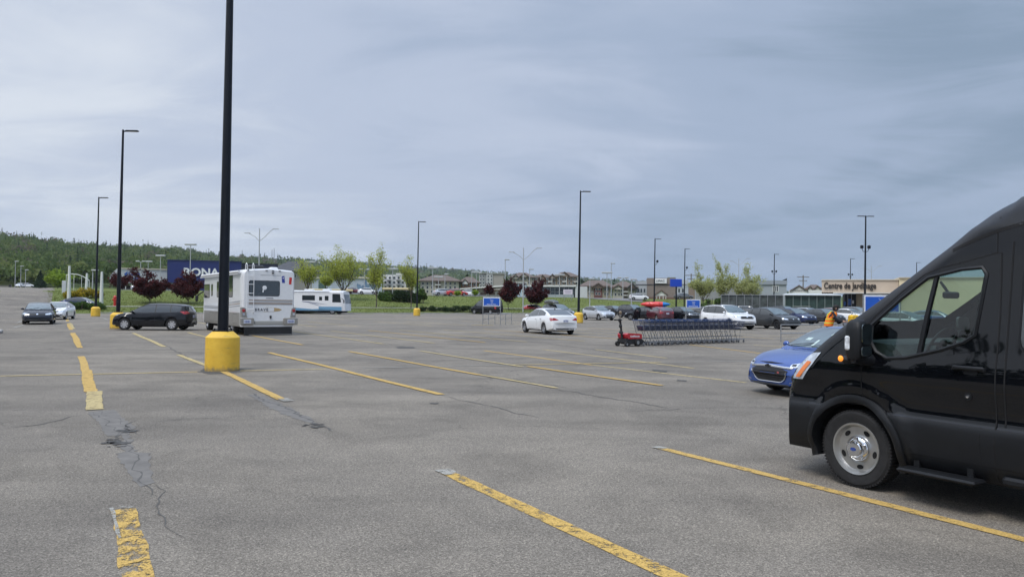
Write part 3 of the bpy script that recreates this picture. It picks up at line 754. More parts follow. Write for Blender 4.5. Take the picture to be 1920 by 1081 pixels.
    for sd in (1, -1):
        P = rounded([(sd*hw*.50, zh-.05), (sd*hw*.915, zh-.03), (sd*hw*.925, zh+.09), (sd*hw*.80, zh+.085), (sd*hw*.52, zh+.03)], .02, 2)
        a = MB(); S.patch(a, P, 'F', .006, 0, 7, .3); a.build('headlight', HEAD, root, smooth=50)
        zt = (.86 if kind in ('sedan', 'hatch') else 1.0)*(1 if tail != 'high' else 1.0)
        if kind == 'sedan': P = rounded([(sd*hw*.44, zt-.03), (sd*hw*.91, zt-.07), (sd*hw*.92, zt+.09), (sd*hw*.70, zt+.09)], .02, 2)
        elif kind == 'van': P = rounded([(sd*hw*.78, .75), (sd*hw*.915, .75), (sd*hw*.915, 1.35), (sd*hw*.80, 1.35)], .02, 2)
        else: P = rounded([(sd*hw*.50, zt-.01), (sd*hw*.895, zt-.07), (sd*hw*.895, zt+.11), (sd*hw*.66, zt+.10)], .02, 2)
        a = MB(); S.patch(a, P, 'B', .006, 0, 8, 3.0); a.build('tail_light', TAIL, root, smooth=50)
        if detail:
            fl = MB(); S.patch(fl, rounded([(sd*hw*.62, .34), (sd*hw*.84, .35), (sd*hw*.84, .46), (sd*hw*.66, .46)], .03, 2), 'F', .005, 0, 4, .3); fl.build('fog_light_recess', DARK, root)
    g = MB()
    if face == 'std':
        S.patch(g, rounded([(-.44, zh-.06), (.44, zh-.06), (.50, zh+.04), (-.50, zh+.04)], .03, 2), 'F', .005, 0, 6)
        S.patch(g, rounded([(-.62, .26), (.62, .26), (.56, .44), (-.56, .44)], .03, 2), 'F', .005, 0, 6)
    elif face == 'wide':
        S.patch(g, rounded([(-.50, zh-.13), (.50, zh-.13), (.62, zh+.05), (-.62, zh+.05)], .03, 2), 'F', .005, 0, 6)
        S.patch(g, rounded([(-.72, .30), (.72, .30), (.60, .46), (-.60, .46)], .03, 2), 'F', .005, 0, 6)
    elif face == 'trap':
        S.patch(g, rounded([(-.36, .30), (.36, .30), (.52, .60), (-.52, .60)], .04, 2), 'F', .005, 0, 6)
        S.patch(g, rounded([(-.40, zh-.02), (.40, zh-.02), (.42, zh+.03), (-.42, zh+.03)], .01, 2), 'F', .005, 0, 6)
    g.build('grille', DARK, root)
    c = MB(); S.patch(c, rounded([(-.06, zh-.03), (.06, zh-.03), (.06, zh+.03), (-.06, zh+.03)], .028), 'F', .012, 0, 3); c.build('badge', CHROME, root)
    b = MB(); S.patch(b, rounded([(-hw*.80, K['clear']+.12), (hw*.80, K['clear']+.12), (hw*.80, K['clear']+.19), (-hw*.80, K['clear']+.19)], .02), 'B', .004, 0, 8); b.build('bumper_trim', DARK, root)
    if plate:
        pz = .78 if kind == 'sedan' else .80
        if kind == 'van': pz = .8
        h = S.hit(0, pz, 'B')[0]
        pl = MB(); pl.box((h.x-.012, 0, pz), (.02, .31, .155), bev=.004); po = pl.build('licence_plate', PLATE, root)
        q = MB()
        for i in range(7):
            if i != 3: q.box((h.x-.0235, -.12+i*.04, pz-.008), (.004, .022, .062))
        q.box((h.x-.0235, 0, pz+.052), (.004, .12, .016)); q.build('plate_characters', PLATE_D, po)
    if rails:
        for sd in (1, -1):
            r = MB(); pts = [(x_, sd*(yB+.02), S.hit(x_, sd*(yB+.02), 'T')[0].z+(.05 if 0 < i_ < 4 else 0)) for i_, x_ in enumerate((.15, -.05, -.7, -1.3, -1.5))]
            r.tube(pts, .02, 6); r.build('roof_rail', DARK, root)
    if kind in ('suv', 'hatch') and hatch_open:
        t = MB(); t.add([(-1.75, -.6, H+.02), (-1.75, .6, H+.02), (-2.55, .62, H+.32), (-2.55, -.62, H+.32), (-1.75, -.6, H-.03), (-1.75, .6, H-.03), (-2.55, .62, H+.27), (-2.55, -.62, H+.27), (-2.95, .55, H+.10), (-2.95, -.55, H+.10), (-2.93, .55, H+.05), (-2.93, -.55, H+.05)],
              [(0, 1, 2, 3), (4, 7, 6, 5), (0, 4, 5, 1), (3, 2, 8, 9), (7, 11, 10, 6), (0, 3, 7, 4), (1, 5, 6, 2), (3, 9, 11, 7), (2, 6, 10, 8), (9, 8, 10, 11)])
        t.build('tailgate', body, root)
        t2 = MB(); t2.add([(-1.85, -.5, H+.07), (-1.85, .5, H+.07), (-2.45, .52, H+.295), (-2.45, -.52, H+.295)], [(0, 1, 2, 3)]); t2.build('rear_window', gl, root)
    return root, S, K
def on_lot(px, gy): return G(px, gy)
P_WHITE = paint('white_paint', (0.78, 0.79, 0.80), .3)
P_BLACK = paint('black_paint', (0.008, 0.009, 0.012), .25)
P_CHAR = paint('charcoal_paint', (0.045, 0.048, 0.052), .3, .4)
P_SILVER = paint('silver_paint', (0.55, 0.57, 0.60), .3, .5)
P_NAVY = paint('navy_paint', (0.018, 0.028, 0.085), .28, .3)
P_BLUE = paint('blue_paint', (0.004, 0.055, 0.27), .25, .05)
P_DBLUE = paint('deep_blue_paint', (0.015, 0.05, 0.18), .28, .2)
P_MAROON = paint('maroon_paint', (0.11, 0.012, 0.022), .28, .3)
P_GREY = paint('grey_paint', (0.13, 0.135, 0.14), .3, .4)
P_RED = paint('red_paint', (0.45, 0.02, 0.02), .3)
# ---------------------------------------------------------------- the individually shaped cars
def add_cars():
    c, S, K = build_car('sedan_car', 'white four-door sedan seen from behind, driving off across the middle of the lot', 'sedan', P_WHITE, on_lot(1027, 624.5), R_(112), chrome=True,
        over=dict(deck=[(-2.4, .66), (-2.36, 1.0), (-2.05, 1.07), (-1.4, 1.05), (0, .99), (.9, .95), (1.2, .93), (1.9, .82), (2.2, .72), (2.36, .58), (2.4, .45)]))
    a = MB(); h = S.hit(-.95, 0, 'T')[0]; a.box((h.x, 0, h.z+.03), (.12, .03, .06), bev=.015); a.build('antenna_fin', DARK, c)
    build_car('hatchback_car', 'black hatchback crossing the aisle side-on, nose beside the yellow lamp base', 'suv', P_BLACK, on_lot(291, 618.0), R_(181), spokes=7,
        over=dict(L=4.48, W=1.8, H=1.53, wr=.345, clear=.2), rim=mat('bright_alloy', (.6, .6, .62), .3, .6))
    build_car('sedan_car', 'dark navy sedan parked head-on at the left edge of the lot', 'sedan', paint('midnight_paint', (0.012, 0.016, 0.028), .25), on_lot(74, 606.5), R_(-62), face='std')
    build_car('sedan_car', 'white car parked just behind the dark navy sedan on the left', 'sedan', P_WHITE, on_lot(110, 598), R_(-72))
    build_car('hatchback_car', 'silver hatchback with black grille beside the middle lamp base', 'hatch', P_SILVER, on_lot(1122, 599.5), R_(-63), face='trap', spokes=6)
    build_car('crossover_car', 'silver crossover carrying a black roof box behind the white sedan', 'suv', P_GREY, on_lot(1046, 600.0), R_(-62), rails=True)
    # roof box: rests on the crossover, a thing of its own
    p = on_lot(1034, 600); rb = MB(); V = []; n = 16
    for i, (x, w, h) in enumerate(((-1.0, .05, .05), (-.97, .34, .20), (-.8, .40, .34), (0, .42, .40), (.6, .40, .33), (.95, .30, .18), (1.05, .05, .05))):
        for j in range(n):
            a = 2*math.pi*j/n; y = w*math.copysign(abs(math.cos(a))**.5, math.cos(a)); z = h*.5+h*.5*math.copysign(abs(math.sin(a))**.6, math.sin(a)); V.append((x, y, z))
    rb.add(V, [(i*n+j, i*n+(j+1) % n, (i+1)*n+(j+1) % n, (i+1)*n+j) for i in range(6) for j in range(n)]+[tuple(range(n-1, -1, -1)), tuple(6*n+j for j in range(n))])
    o = rb.build('roof_box', mat('roof_box_shell', (0.05, 0.055, 0.045), .3, 0, .5), smooth=50, loc=(p.x, p.y, 1.60), rz=R_(-66)); tag(o, 'black plastic cargo box strapped on the roof of the silver crossover', 'roof box')
    build_car('hatchback_car', 'dark grey car behind the silver hatchback, nearer the middle lamp post', 'hatch', P_CHAR, on_lot(1128, 589.5), R_(-60), 'cars parked in far rows', detail=0)
    build_car('sedan_car', 'black low sedan between the silver hatchback and the dark crossover', 'sedan', P_BLACK, on_lot(1150, 591), R_(-60), 'cars parked in far rows', detail=0)
    build_car('crossover_car', 'dark crossover left of the car carrying the kayak', 'suv', paint('black_blue_paint', (0.012, 0.013, 0.022), .25), on_lot(1186, 596.0), R_(-60), 'cars parked in far rows', rails=True)
    build_car('sedan_car', 'silver sedan behind the dark crossover, only its roof showing', 'sedan', P_SILVER, on_lot(1188, 587.0), R_(-55), 'cars parked in far rows', detail=0)
    c, S, K = build_car('sedan_car', 'black sedan with its door open left of the maroon car', 'sedan', P_BLACK, on_lot(1208, 600.0), R_(150), 'cars parked in far rows', over=dict(L=4.3))
    d = MB(); d.prism([(-.5, .3), (.5, .3), (.5, .98), (.1, 1.38), (-.4, 1.38), (-.5, .98)], -.03, .03, 'y'); dd = d.build('door', P_BLACK, c, loc=(.35, 1.25, 0), rz=R_(62))
    d = MB(); d.prism([(-.42, .98), (.40, .98), (.06, 1.33), (-.36, 1.33)], -.036, .036, 'y'); d.build('door_window', GLASS, dd)
    build_car('hatchback_car', 'maroon car seen from behind with a red and blue kayak on its roof', 'hatch', P_MAROON, on_lot(1235, 601), R_(104), 'cars parked in far rows')
    build_car('sedan_car', 'black sedan right of the maroon car, left of the white crossover', 'sedan', P_BLACK, on_lot(1278, 601.5), R_(-57), 'cars parked in far rows', over=dict(L=4.5, H=1.5))
    # kayak
    p = on_lot(1228.5, 600.5); k = MB(); n = 14; st = [(a_, b_*1.15, c_*1.3, d_) for a_, b_, c_, d_ in [(-1.5, .02, .02, 0), (-1.3, .14, .10, 0), (-.9, .27, .19, 0), (-.3, .36, .24, 0), (.3, .36, .24, 0), (.72, .30, .21, 0), (.75, .295, .205, 1), (1.05, .22, .16, 1), (1.35, .12, .09, 1), (1.5, .02, .02, 1)]]
    V = [(x, w*math.cos(2*math.pi*j/n), h*math.sin(2*math.pi*j/n)+.03*(x/1.5)**2) for x, w, h, _ in st for j in range(n)]
    for i in range(len(st)-1): k.add(V[i*n:(i+2)*n], [(j, (j+1) % n, n+(j+1) % n, n+j) for j in range(n)], st[i][3] if st[i][3] == st[i+1][3] else 0)
    o = k.build('kayak', [mat('kayak_red', (.62, .035, .03), .35, 0, .3), mat('kayak_blue', (.01, .17, .48), .35, 0, .3)], smooth=60, loc=(p.x, p.y, 1.62), rz=R_(-12)); tag(o, 'red kayak with a blue end tied on the roof of the maroon car', 'kayak')
    k = MB(); k.lathe([(.18, 0), (.23, .03), (.18, .06)], 16, 0, 'z', (-.2, 0, .24)); k.build('cockpit_rim', DARK, o)
    s = MB()
    for x in (-.6, .45): s.tube([(x, .62*math.cos(a), .26*math.sin(a)+(0 if a < 3 else 0)) for a in (0.0, .5, 1.0, 1.57, 2.1, 2.6, 3.14)], .02, 4)
    for x in (-.6, .45): s.box((x, 0, -.27), (.05, 1.15, .05))
    s.build('tie_down_bar', DARK, o)
    build_car('crossover_car', 'white crossover with black grille in front of the trolley train', 'suv', P_WHITE, on_lot(1364, 616.0), R_(-68), face='wide', rails=True, over=dict(W=1.86, L=4.4, H=1.66), scale=1.0)
    build_car('hatchback_car', 'charcoal hatchback with black wheels right of the white crossover', 'hatch', P_CHAR, on_lot(1447, 615.5), R_(-65), 'cars parked nose to the aisle', rim=DARK, over=dict(L=4.6, H=1.58, W=1.82))
    build_car('sedan_car', 'dark navy hatchback-shaped car right of the charcoal hatchback', 'hatch', P_NAVY, on_lot(1489, 607.5), R_(-66), 'cars parked nose to the aisle')
    build_car('sedan_car', 'dark grey sedan behind the worker in the orange vest', 'sedan', P_CHAR, on_lot(1541, 606.0), R_(-64), 'cars parked nose to the aisle')
    build_car('sedan_car', 'white sedan between the worker and the blue trolley return sign', 'sedan', P_WHITE, on_lot(1590, 604.0), R_(-52), 'cars parked nose to the aisle')
    build_car('crossover_car', 'grey crossover with its tailgate raised behind the white crossover', 'suv', P_GREY, on_lot(1388, 592.5), R_(160), 'cars parked in far rows', hatch_open=True, detail=0)
    build_car('sedan_car', 'grey sedan in the far row above the trolley train', 'sedan', P_GREY, on_lot(1322, 590.5), R_(-60), 'cars parked in far rows', detail=0)
    build_car('sedan_car', 'dark sedan in the far row behind the charcoal hatchback', 'sedan', P_CHAR, on_lot(1440, 593.5), R_(-60), 'cars parked in far rows', detail=0)
    build_car('sedan_car', 'light red sedan in the far row behind the dark grey sedan', 'sedan', paint('rosy_paint', (.33, .2, .2), .3, .3), on_lot(1560, 594.5), R_(-60), 'cars parked in far rows', detail=0)
    build_car('sedan_car', 'grey sedan far back between the navy hatchback and the glasshouse', 'sedan', P_GREY, on_lot(1500, 594.0), R_(-60), 'cars parked in far rows', detail=0)
    for px_, gy_, kd_, pt_, lb_ in ((1472, 598.5, 'suv', P_BLACK, 'black crossover in the second row, its roof above the charcoal and navy cars'), (1518, 599.0, 'hatch', P_SILVER, 'silver hatchback in the second row behind the navy car'), (1606, 598.5, 'suv', P_GREY, 'grey crossover behind the white sedan near the blue sign'), (1345, 594.5, 'hatch', P_NAVY, 'dark blue hatchback peeking over the white crossover')):
        build_car('parked_car', lb_, kd_, pt_, on_lot(px_, gy_), R_(-62), 'cars parked in far rows', detail=0)
    build_car('sedan_car', 'teal-blue sedan seen through the black van\'s door window', 'sedan', P_DBLUE, on_lot(1748, 612), R_(-40), 'cars seen through the van windows', chrome=True)
    build_car('sedan_car', 'pale silver sedan seen low through the van\'s quarter window', 'sedan', P_SILVER, on_lot(1690, 624), R_(-52), 'cars seen through the van windows')
    build_car('sedan_car', 'light grey sedan at the right of the van\'s door window', 'sedan', P_SILVER, on_lot(1825, 606), R_(-60), 'cars seen through the van windows', detail=0)
    build_car('minivan', 'black passenger van parked beyond the blue trolley return sign', 'van', P_BLACK, on_lot(913, 588.5), R_(140), cat='van', spokes=8)
    build_car('hatchback_car', 'small red car at the grass edge behind the roof box', 'hatch', P_RED, on_lot(1003, 586.6), R_(20), detail=0)
    # cars up on the far level
    def up(px, y, *a, zz=None, **k):
        x = (px-960)/F_PX*y; return build_car(*a, (x, y, terr(x, y)+.09 if zz is None else zz), **k)
    up(152, 91.5, 'sedan_car', 'deep blue car behind the low hedge on the left', 'sedan', P_NAVY, heading=R_(5), detail=0, zz=.42)
    for i, (px, y, pt, lb, hd) in enumerate(((38, 250, P_WHITE, 'white car at the far end of the left road, left one', -80), (53, 252, P_WHITE, 'white car at the far end of the left road, right one', 20), (832, 156, P_SILVER, 'silver car on the upper car park, leftmost above the long hedge', 20),
        (846, 158, P_CHAR, 'dark car on the upper car park beside the red one', 15), (857, 155, P_RED, 'red car on the upper car park above the long hedge', 10), (1198, 162, P_WHITE, 'white car on the upper car park left of the brown store', 0), (1282, 175, P_GREY, 'grey car before the metal-clad store', 10),
        (320, 215, P_CHAR, 'dark car before the blue store entrance', 30), (262, 212, P_SILVER, 'silver car half hidden by the tall red maple', 10), (664, 178, P_MAROON, 'small red car behind the second tall tree', 0), (690, 172, P_WHITE, 'white car under the pale building', 0), (1010, 176, P_GREY, 'grey car before the long glass shopfront', 0), (880, 172, P_WHITE, 'white car before the brick shopfront', 5))):
        up(px, y, 'far_car', lb, 'hatch' if i % 2 else 'sedan', pt, heading=R_(hd), group='cars on the upper level', detail=0, plate=False)
add_cars()
# ---------------------------------------------------------------- the blue sedan with the large chrome-framed grille
def blue_sedan():
    p = G(1590, 733)
    c, S, K = build_car('sedan_car', 'bright blue sedan with chrome-edged black grille, nose poking out from behind the black van', 'sedan', P_BLUE, (p.x, p.y, 0), R_(-158), face='none', plate=False,
        over=dict(L=4.66, W=1.80, H=1.46, clear=.14, wr=.33, ax=(1.38, -1.32), deck=[(-2.33, .66), (-2.29, .98), (-2.0, 1.05), (-1.4, 1.03), (0, .98), (.9, .96), (1.16, .95), (1.75, .86), (2.05, .76), (2.25, .64), (2.33, .46)], roof=[(-1.85, 1.06), (-1.1, 1.34), (-.6, 1.43), (0, 1.46), (.2, 1.44), (.5, 1.35), (1.22, .965)]))
    c.scale = (.86, .86, .86)
    for o in [o for o in bpy.data.objects if o.parent == c and o.name.split('.')[0] in ('grille', 'badge', 'headlight', 'fog_light_recess')]: bpy.data.objects.remove(o)
    G1 = [(-.56, .55), (-.46, .36), (-.36, .30), (.36, .30), (.46, .36), (.56, .55), (.38, .60), (0, .625), (-.38, .60)]
    g = MB(); S.patch(g, G1, 'F', .008, 0, 12); gr = g.build('grille', DARK, c)
    s = MB()
    for z in (.36, .42, .48, .54):
        hwd = .40 if z < .4 else .50
        pts = [S.hit(y, z, 'F')[0]+Vector((.018, 0, 0)) for y in np.linspace(-hwd, hwd, 11)]
        s.tube(pts, .009, 4)
    s.build('grille_bar', mat('gloss_grey_bar', (.10, .10, .11), .25, .6), gr)
    ch = MB()
    pts = [S.hit(y, z, 'F')[0]+Vector((.016, 0, 0)) for y, z in rounded(G1[:6], .06, 3)[2:-2]]
    ch.tube(pts, .013, 5)
    top = [(-.86, .695), (-.6, .625), (-.4, .632), (0, .655), (.4, .632), (.6, .625), (.86, .695)]
    for o_, r in ((0, .020), (-.014, .016)):
        ch.tube([S.hit(max(-.80, min(.80, y)), z+o_, 'F')[0]+Vector((.014, 0, 0)) for y, z in top], r, 6)
    ch.build('chrome_surround', CHROME, gr)
    t = MB(); S.patch(t, [(-.52, .672), (0, .69), (.52, .672), (.5, .70), (0, .72), (-.5, .70)], 'F', .007, 0, 8); t.build('hood_slot', MATTE, c)
    b = MB(); h = S.hit(0, .645, 'F')[0]; b.prism([(-.085, -.012), (-.035, -.012), (-.03, -.03), (.04, -.03), (.035, -.012), (.09, -.012), (.08, .014), (.03, .014), (.026, .032), (-.042, .032), (-.037, .014), (-.09, .014)], h.x+.012, h.x+.035, 'x')
    b.v = [(x, y, z+.645) for x, y, z in b.v]; b.build('bow_tie_badge', mat('dark_badge', (.02, .02, .022), .3), c)
    r = text_mesh('RS', .055, .01, name='grille_badge', m=mat('badge_red_white', (.55, .12, .12), .4), parent=gr); h = S.hit(.36, .515, 'F')[0]
    r.matrix_local = Matrix(((0, 0, 1, h.x+.035), (1, 0, 0, .33), (0, 1, 0, .5), (0, 0, 0, 1)))
    for sd in (1, -1):
        P = [(sd*.56, .655), (sd*.70, .63), (sd*.80, .65), (sd*.84, .72), (sd*.74, .735), (sd*.58, .70)]
        a = MB(); S.patch(a, P, 'F', .007, 0, 9, .3)
        P2 = [(1.70, .645), (2.1, .63), (2.1, .70), (1.70, .76)]
        S.patch(a, P2, 'L' if sd > 0 else 'R', .007, 0, 6, .3)
        hd = a.build('headlight', HEAD, c, smooth=50)
        k = MB(); S.patch(k, rounded([(sd*.60, .665), (sd*.69, .66), (sd*.69, .70), (sd*.60, .695)], .01, 2), 'F', .012, 0, 4, .3); k.build('lamp_bezel', DARK, hd)
        k = MB(); S.patch(k, [(sd*.58, .636), (sd*.82, .650), (sd*.82, .662), (sd*.58, .648)], 'F', .014, 0, 5, .3); k.build('daytime_light', mat('lamp_white', (.85, .87, .9), .2), hd)
        f = MB(); S.patch(f, rounded([(sd*.66, .36), (sd*.80, .40), (sd*.82, .54), (sd*.68, .50)], .03, 2), 'F', .006, 0, 6, .3); f.build('side_intake', DARK, c)
        f = MB(); S.patch(f, [(sd*.60, .30), (sd*.80, .345), (sd*.80, .36), (sd*.60, .315)], 'F', .008, 0, 5, .3); f.build('chrome_blade', CHROME, c)
    f = MB(); S.patch(f, [(-.80, .16), (.80, .16), (.74, .27), (-.74, .27)], 'F', .007, 0, 8, .3); f.build('front_lip', DARK, c)
    for (x, y, w, h_, rz) in ((.62, .30, .16, .20, .3), (.86, -.28, .10, .16, -.4), (1.0, .05, .22, .07, .6)):   # papers and stickers on the screen
        q = MB(); pp = [(x-w/2, y-h_/2), (x+w/2, y-h_/2), (x+w/2, y+h_/2), (x-w/2, y+h_/2)]
        S.patch(q, pp, 'T', .009, 0, 3); q.build('windscreen_sticker', mat('pale_paper', (.45, .55, .52), .5, var=.3, vscale=20), c)
blue_sedan()
# ================================================================ THE BLACK HIGH-ROOF VAN (right foreground)
VAN_O = UV(3.24*UX.x+7.18*UX.y, 7.36); VAN_H = U_ANG+math.pi
def van_local(px, py, V):
    """where the sight line through a picture point meets the plane parallel to the van's side"""
    d = ray(px, py); t = V/(d.x*VX.x+d.y*VX.y); p = Vector((d.x*t, d.y*t, EYE+d.z*t))-VAN_O
    return Vector((-(p.x*UX.x+p.y*UX.y), 7.36-V, p.z))
VT = [(-4.9, 2.55), (-4.7, 2.66), (-2.4, 2.76), (-1.8, 2.72), (-1.39, 2.635), (-1.27, 2.58), (-1.14, 2.505), (-.98, 2.385), (-.80, 2.235), (-.61, 2.09), (-.42, 1.945), (-.11, 1.715), (.14, 1.54), (.36, 1.39), (.57, 1.27), (.80, 1.155), (.94, 1.05), (1.0, .90), (1.02, .80)]
VY = [(.27, .90), (.36, .965), (.42, .985), (.60, 1.005), (.70, 1.0), (.722, .985), (.74, .972), (.80, .962), (.90, .970), (1.0, .985), (1.06, .99), (1.15, .982), (1.3, .957), (1.6, .915), (1.9, .872), (2.1, .848), (2.22, .83), (2.34, .815), (2.37, .795), (2.46, .765), (2.54, .715), (2.60, .64), (2.62, .60)]
def cut_hole(bm, poly, cond, axis='y', keep=None):
    area = sum(a[0]*b[1]-b[0]*a[1] for a, b in zip(poly, poly[1:]+poly[:1])); pl = poly if area > 0 else poly[::-1]
    i0, i1 = (0, 2) if axis == 'y' else (0, 1)
    xs = [p[0] for p in pl]; zs = [p[1] for p in pl]; bb = (min(xs)-.15, max(xs)+.15, min(zs)-.15, max(zs)+.15)
    for a, b in zip(pl, pl[1:]+pl[:1]):
        fs = [f for f in bm.faces if cond(f.calc_center_median()) and bb[0] < f.calc_center_median()[i0] < bb[1] and bb[2] < f.calc_center_median()[i1] < bb[3]]
        ge = list({v for f in fs for v in f.verts})+list({e for f in fs for e in f.edges})+fs
        co = [0, 0, 0]; co[i0], co[i1] = a; no = [0, 0, 0]; no[i0] = b[1]-a[1]; no[i1] = -(b[0]-a[0])
        bmesh.ops.bisect_plane(bm, geom=ge, plane_co=co, plane_no=no)
    def inside(p): return all((b[0]-a[0])*(p[i1]-a[1])-(b[1]-a[1])*(p[i0]-a[0]) > -1e-6 for a, b in zip(pl, pl[1:]+pl[:1]))
    dead = [f for f in bm.faces if cond(f.calc_center_median()) and inside(f.calc_center_median())]
    V = []; idx = {}; Fs = []
    for f in dead:
        t = []
        for v in f.verts:
            if v not in idx: idx[v] = len(V); V.append(v.co.copy())
            t.append(idx[v])
        Fs.append(tuple(t))
    bmesh.ops.delete(bm, geom=dead, context='FACES')
    return V, Fs
def black_van():
    root = thing('passenger_van', 'large black high-roof van at the right edge, close to the camera, silver front wheel', 'van', VAN_O, VAN_H)
    PAINT = paint('van_black_paint', (0.003, 0.0035, 0.005), .16)
    PL = mat('grained_black_plastic', (0.011, 0.012, 0.014), .45, var=.15, vscale=4, bump=.15, bscale=400, spec=.28)
    xs = sorted(set([round(-4.9+.1*i, 3) for i in range(35)]+[round(-1.5+.05*i, 3) for i in range(45)]+[.77, .82, .86, .9, .93, .96, .98, 1.0, 1.02, -4.88, -4.84]))
    zl = [.27, .31, .36, .42, .48, .54, .60, .66, .70, .722, .74, .77, .80, .85, .90, .95, 1.0, 1.05, 1.1, 1.16, 1.22, 1.3, 1.38, 1.46, 1.54, 1.62, 1.7, 1.78, 1.86, 1.94, 2.02, 2.1, 2.17, 2.22, 2.28, 2.335, 2.345, 2.37, 2.42, 2.47, 2.51, 2.55, 2.58, 2.605, 2.62]
    V = []; m = 0
    for x in xs:
        T = slerp_(VT, x)-.03; half = []
        for z in zl:
            zz = z if z <= .85 else .85+(z-.85)*(T-.85)/(2.62-.85)
            if x > .99 and z <= .85: zz = .27+(z-.27)*(min(T, .85)-.27)/(.58)
            # the gutter groove fades out towards the windscreen
            y = lerp(VY, zz) if T > 2.3 else lerp(VY, zz)
            if T < 2.55:
                e = (T-zz)/.16
                if e < 1: y -= .055*(1-max(0, e))**2
            elif True:
                pass
            rr = math.hypot(x-0, zz-.36); y += .022*math.exp(-((rr-.56)/.055)**2)*(1 if zz > .36 else .3)*(1 if abs(x) < .7 else 0)
            if x < -4.5: y *= 1-.05*((-4.5-x)/.4)**2
            if x < -4.8 : y -= .03
            half.append((y, zz))
        yt, zt = half[-1]
        crown = .075 if x > .35 else (.115 if x > -.9 else .115-.035*min(1, (-.9-x)/.5))
        for t in (.86, .7, .5, .25, 0): half.append((yt*t, zt+crown*(1-t*t)))
        half = [(0, .27)]+half
        ring = half+[(-y, z) for y, z in half[-2:0:-1]]; m = len(ring)
        for y, z in ring:
            g = smooth01((x-.15)/.85)
            gw = 1 if z < 1.1 else max(.35, 1-(z-1.1)*1.2)
            V.append((x-.31*g*gw*abs(y)**2.5, y, z))
    n = len(xs); Fs = [(i*m+j, i*m+(j+1) % m, (i+1)*m+(j+1) % m, (i+1)*m+j) for i in range(n-1) for j in range(m)]+[tuple(range(m-1, -1, -1)), tuple((n-1)*m+j for j in range(m))]
    me = bpy.data.meshes.new('body'); me.from_pydata(V, [], Fs); S = Surf(me)
    bm = bmesh.new(); bm.from_mesh(me)
    bmesh.ops.recalc_face_normals(bm, faces=bm.faces)
    wl = [(-.165, 1.50), (-.165, 1.36), (-.225, 1.275), (-.33, 1.228), (-.50, 1.245), (-.79, 1.325), (-.98, 1.40), (-1.06, 1.46), (-1.105, 1.86), (-1.115, 1.945), (-1.085, 1.99), (-.93, 1.98), (-.65, 1.918), (-.42, 1.735)]
    holes = {}
    for sd in (1, -1): holes[sd] = cut_hole(bm, wl, lambda c, s=sd: c.y*s > .6)
    arch = [(.435*math.cos(a), .36+.435*math.sin(a)) for a in np.linspace(0, 2*math.pi, 25)[:-1]]
    for sd in (1, -1): cut_hole(bm, arch, lambda c, s=sd: c.y*s > .6 and c.z < 1.1)
    arch2 = [(x-3.75, z) for x, z in arch]
    for sd in (1, -1): cut_hole(bm, arch2, lambda c, s=sd: c.y*s > .6 and c.z < 1.1)
    shield = [(.12, .70), (.25, .35), (.28, 0), (.25, -.35), (.12, -.70), (-.72, -.66), (-.78, -.3), (-.79, 0), (-.78, .3), (-.72, .66)]
    sv, sf = cut_hole(bm, shield, lambda c: c.z > 1.3 and c.x > -1.2, 'z')
    for f in bm.faces:
        c = f.calc_center_median(); f.material_index = 1 if (c.z < .718 or (c.x > .5 and c.z < .77)) else 0; f.smooth = True
    bm.to_mesh(me); bm.free(); me.materials.append(PAINT); me.materials.append(PL); me.set_sharp_from_angle(angle=R_(38))
    body = mesh_obj('body', me, root)
    GL = clear_glass('green_tint_glass', (.60, .74, .68))
    GLW = clear_glass('windscreen_glass', (.70, .82, .76))
    for sd in (1, -1):
        hv, hf = holes[sd]; d = MB(); d.add([(p.x, p.y-sd*.012, p.z) for p in hv], hf); d.build('door_window', GL, root, smooth=60)
    d = MB(); d.add([(p.x-.004, p.y, p.z-.01) for p in sv], sf); d.build('windscreen', GLW, root, smooth=60)
    def seam(pts, w=.011, vw='L', off=.002, closed=False, mt=MATTE, name='panel_gap'):
        q = MB(); P = [Vector(p) for p in pts]
        if closed: P.append(P[0])
        for a, b in zip(P, P[1:]):
            d_ = (b-a); k = max(1, int(d_.length/.06)); nn = Vector((-d_.y, d_.x)).normalized()*w/2
            for i in range(k):
                s0 = a+d_*(i/k); s1 = a+d_*((i+1)/k); o = []
                for c in (s0+nn, s0-nn, s1-nn, s1+nn):
                    h = S.hit(c.x, c.y, vw)
                    if h[0] is None: break
                    o.append(tuple(h[0]+h[1]*off))
                if len(o) == 4: q.add(o, [(0, 1, 2, 3)])
        return q.build(name, mt, root)
    for sd, vw in ((1, 'L'), (-1, 'R')):
        # rubber round the window and the divider of the quarter glass
        rb = MB(); P = [S.hit(x, z, vw) for x, z in grow(wl, .012)]; pts = [h[0] for h in P]+[P[0][0]]
        rb.tube(pts, .017, 5); rb.build('window_seal', PL, root, smooth=60)
        a = S.hit(-.615, 1.27, vw)[0]; b = S.hit(-.715, 1.95, vw)[0]; db = MB(); db.tube([a-Vector((0, sd*.012, 0)), (a+b)/2-Vector((0, sd*.0, 0)), b-Vector((0, sd*.012, 0))], [.025, .023, .021], 4); db.build('window_divider', PL, root)
        seam([(-.10, .84), (-.085, 1.0), (-.085, 1.15), (-.10, 1.24)], vw=vw)
        seam([(-.10, 1.50), (-.19, 1.60), (-.41, 1.81), (-.60, 1.955), (-.72, 2.005), (-.95, 2.055), (-1.19, 2.115), (-1.235, 2.115), (-1.255, 1.6), (-1.25, 1.2), (-1.255, .30)], vw=vw)
        seam([(-1.14, .72), (-1.145, .42)], .008, vw)
        seam([(-1.20, 2.12), (-1.19, 2.33)], .007, vw); seam([(-1.19, 2.4), (-1.17, 2.49)], .007, vw)
        seam([(-.45, .415), (-1.3, .415), (-3.2, .42)], .008, vw)
        seam([(-1.32, .74), (-1.32, 2.2)], .012, vw)
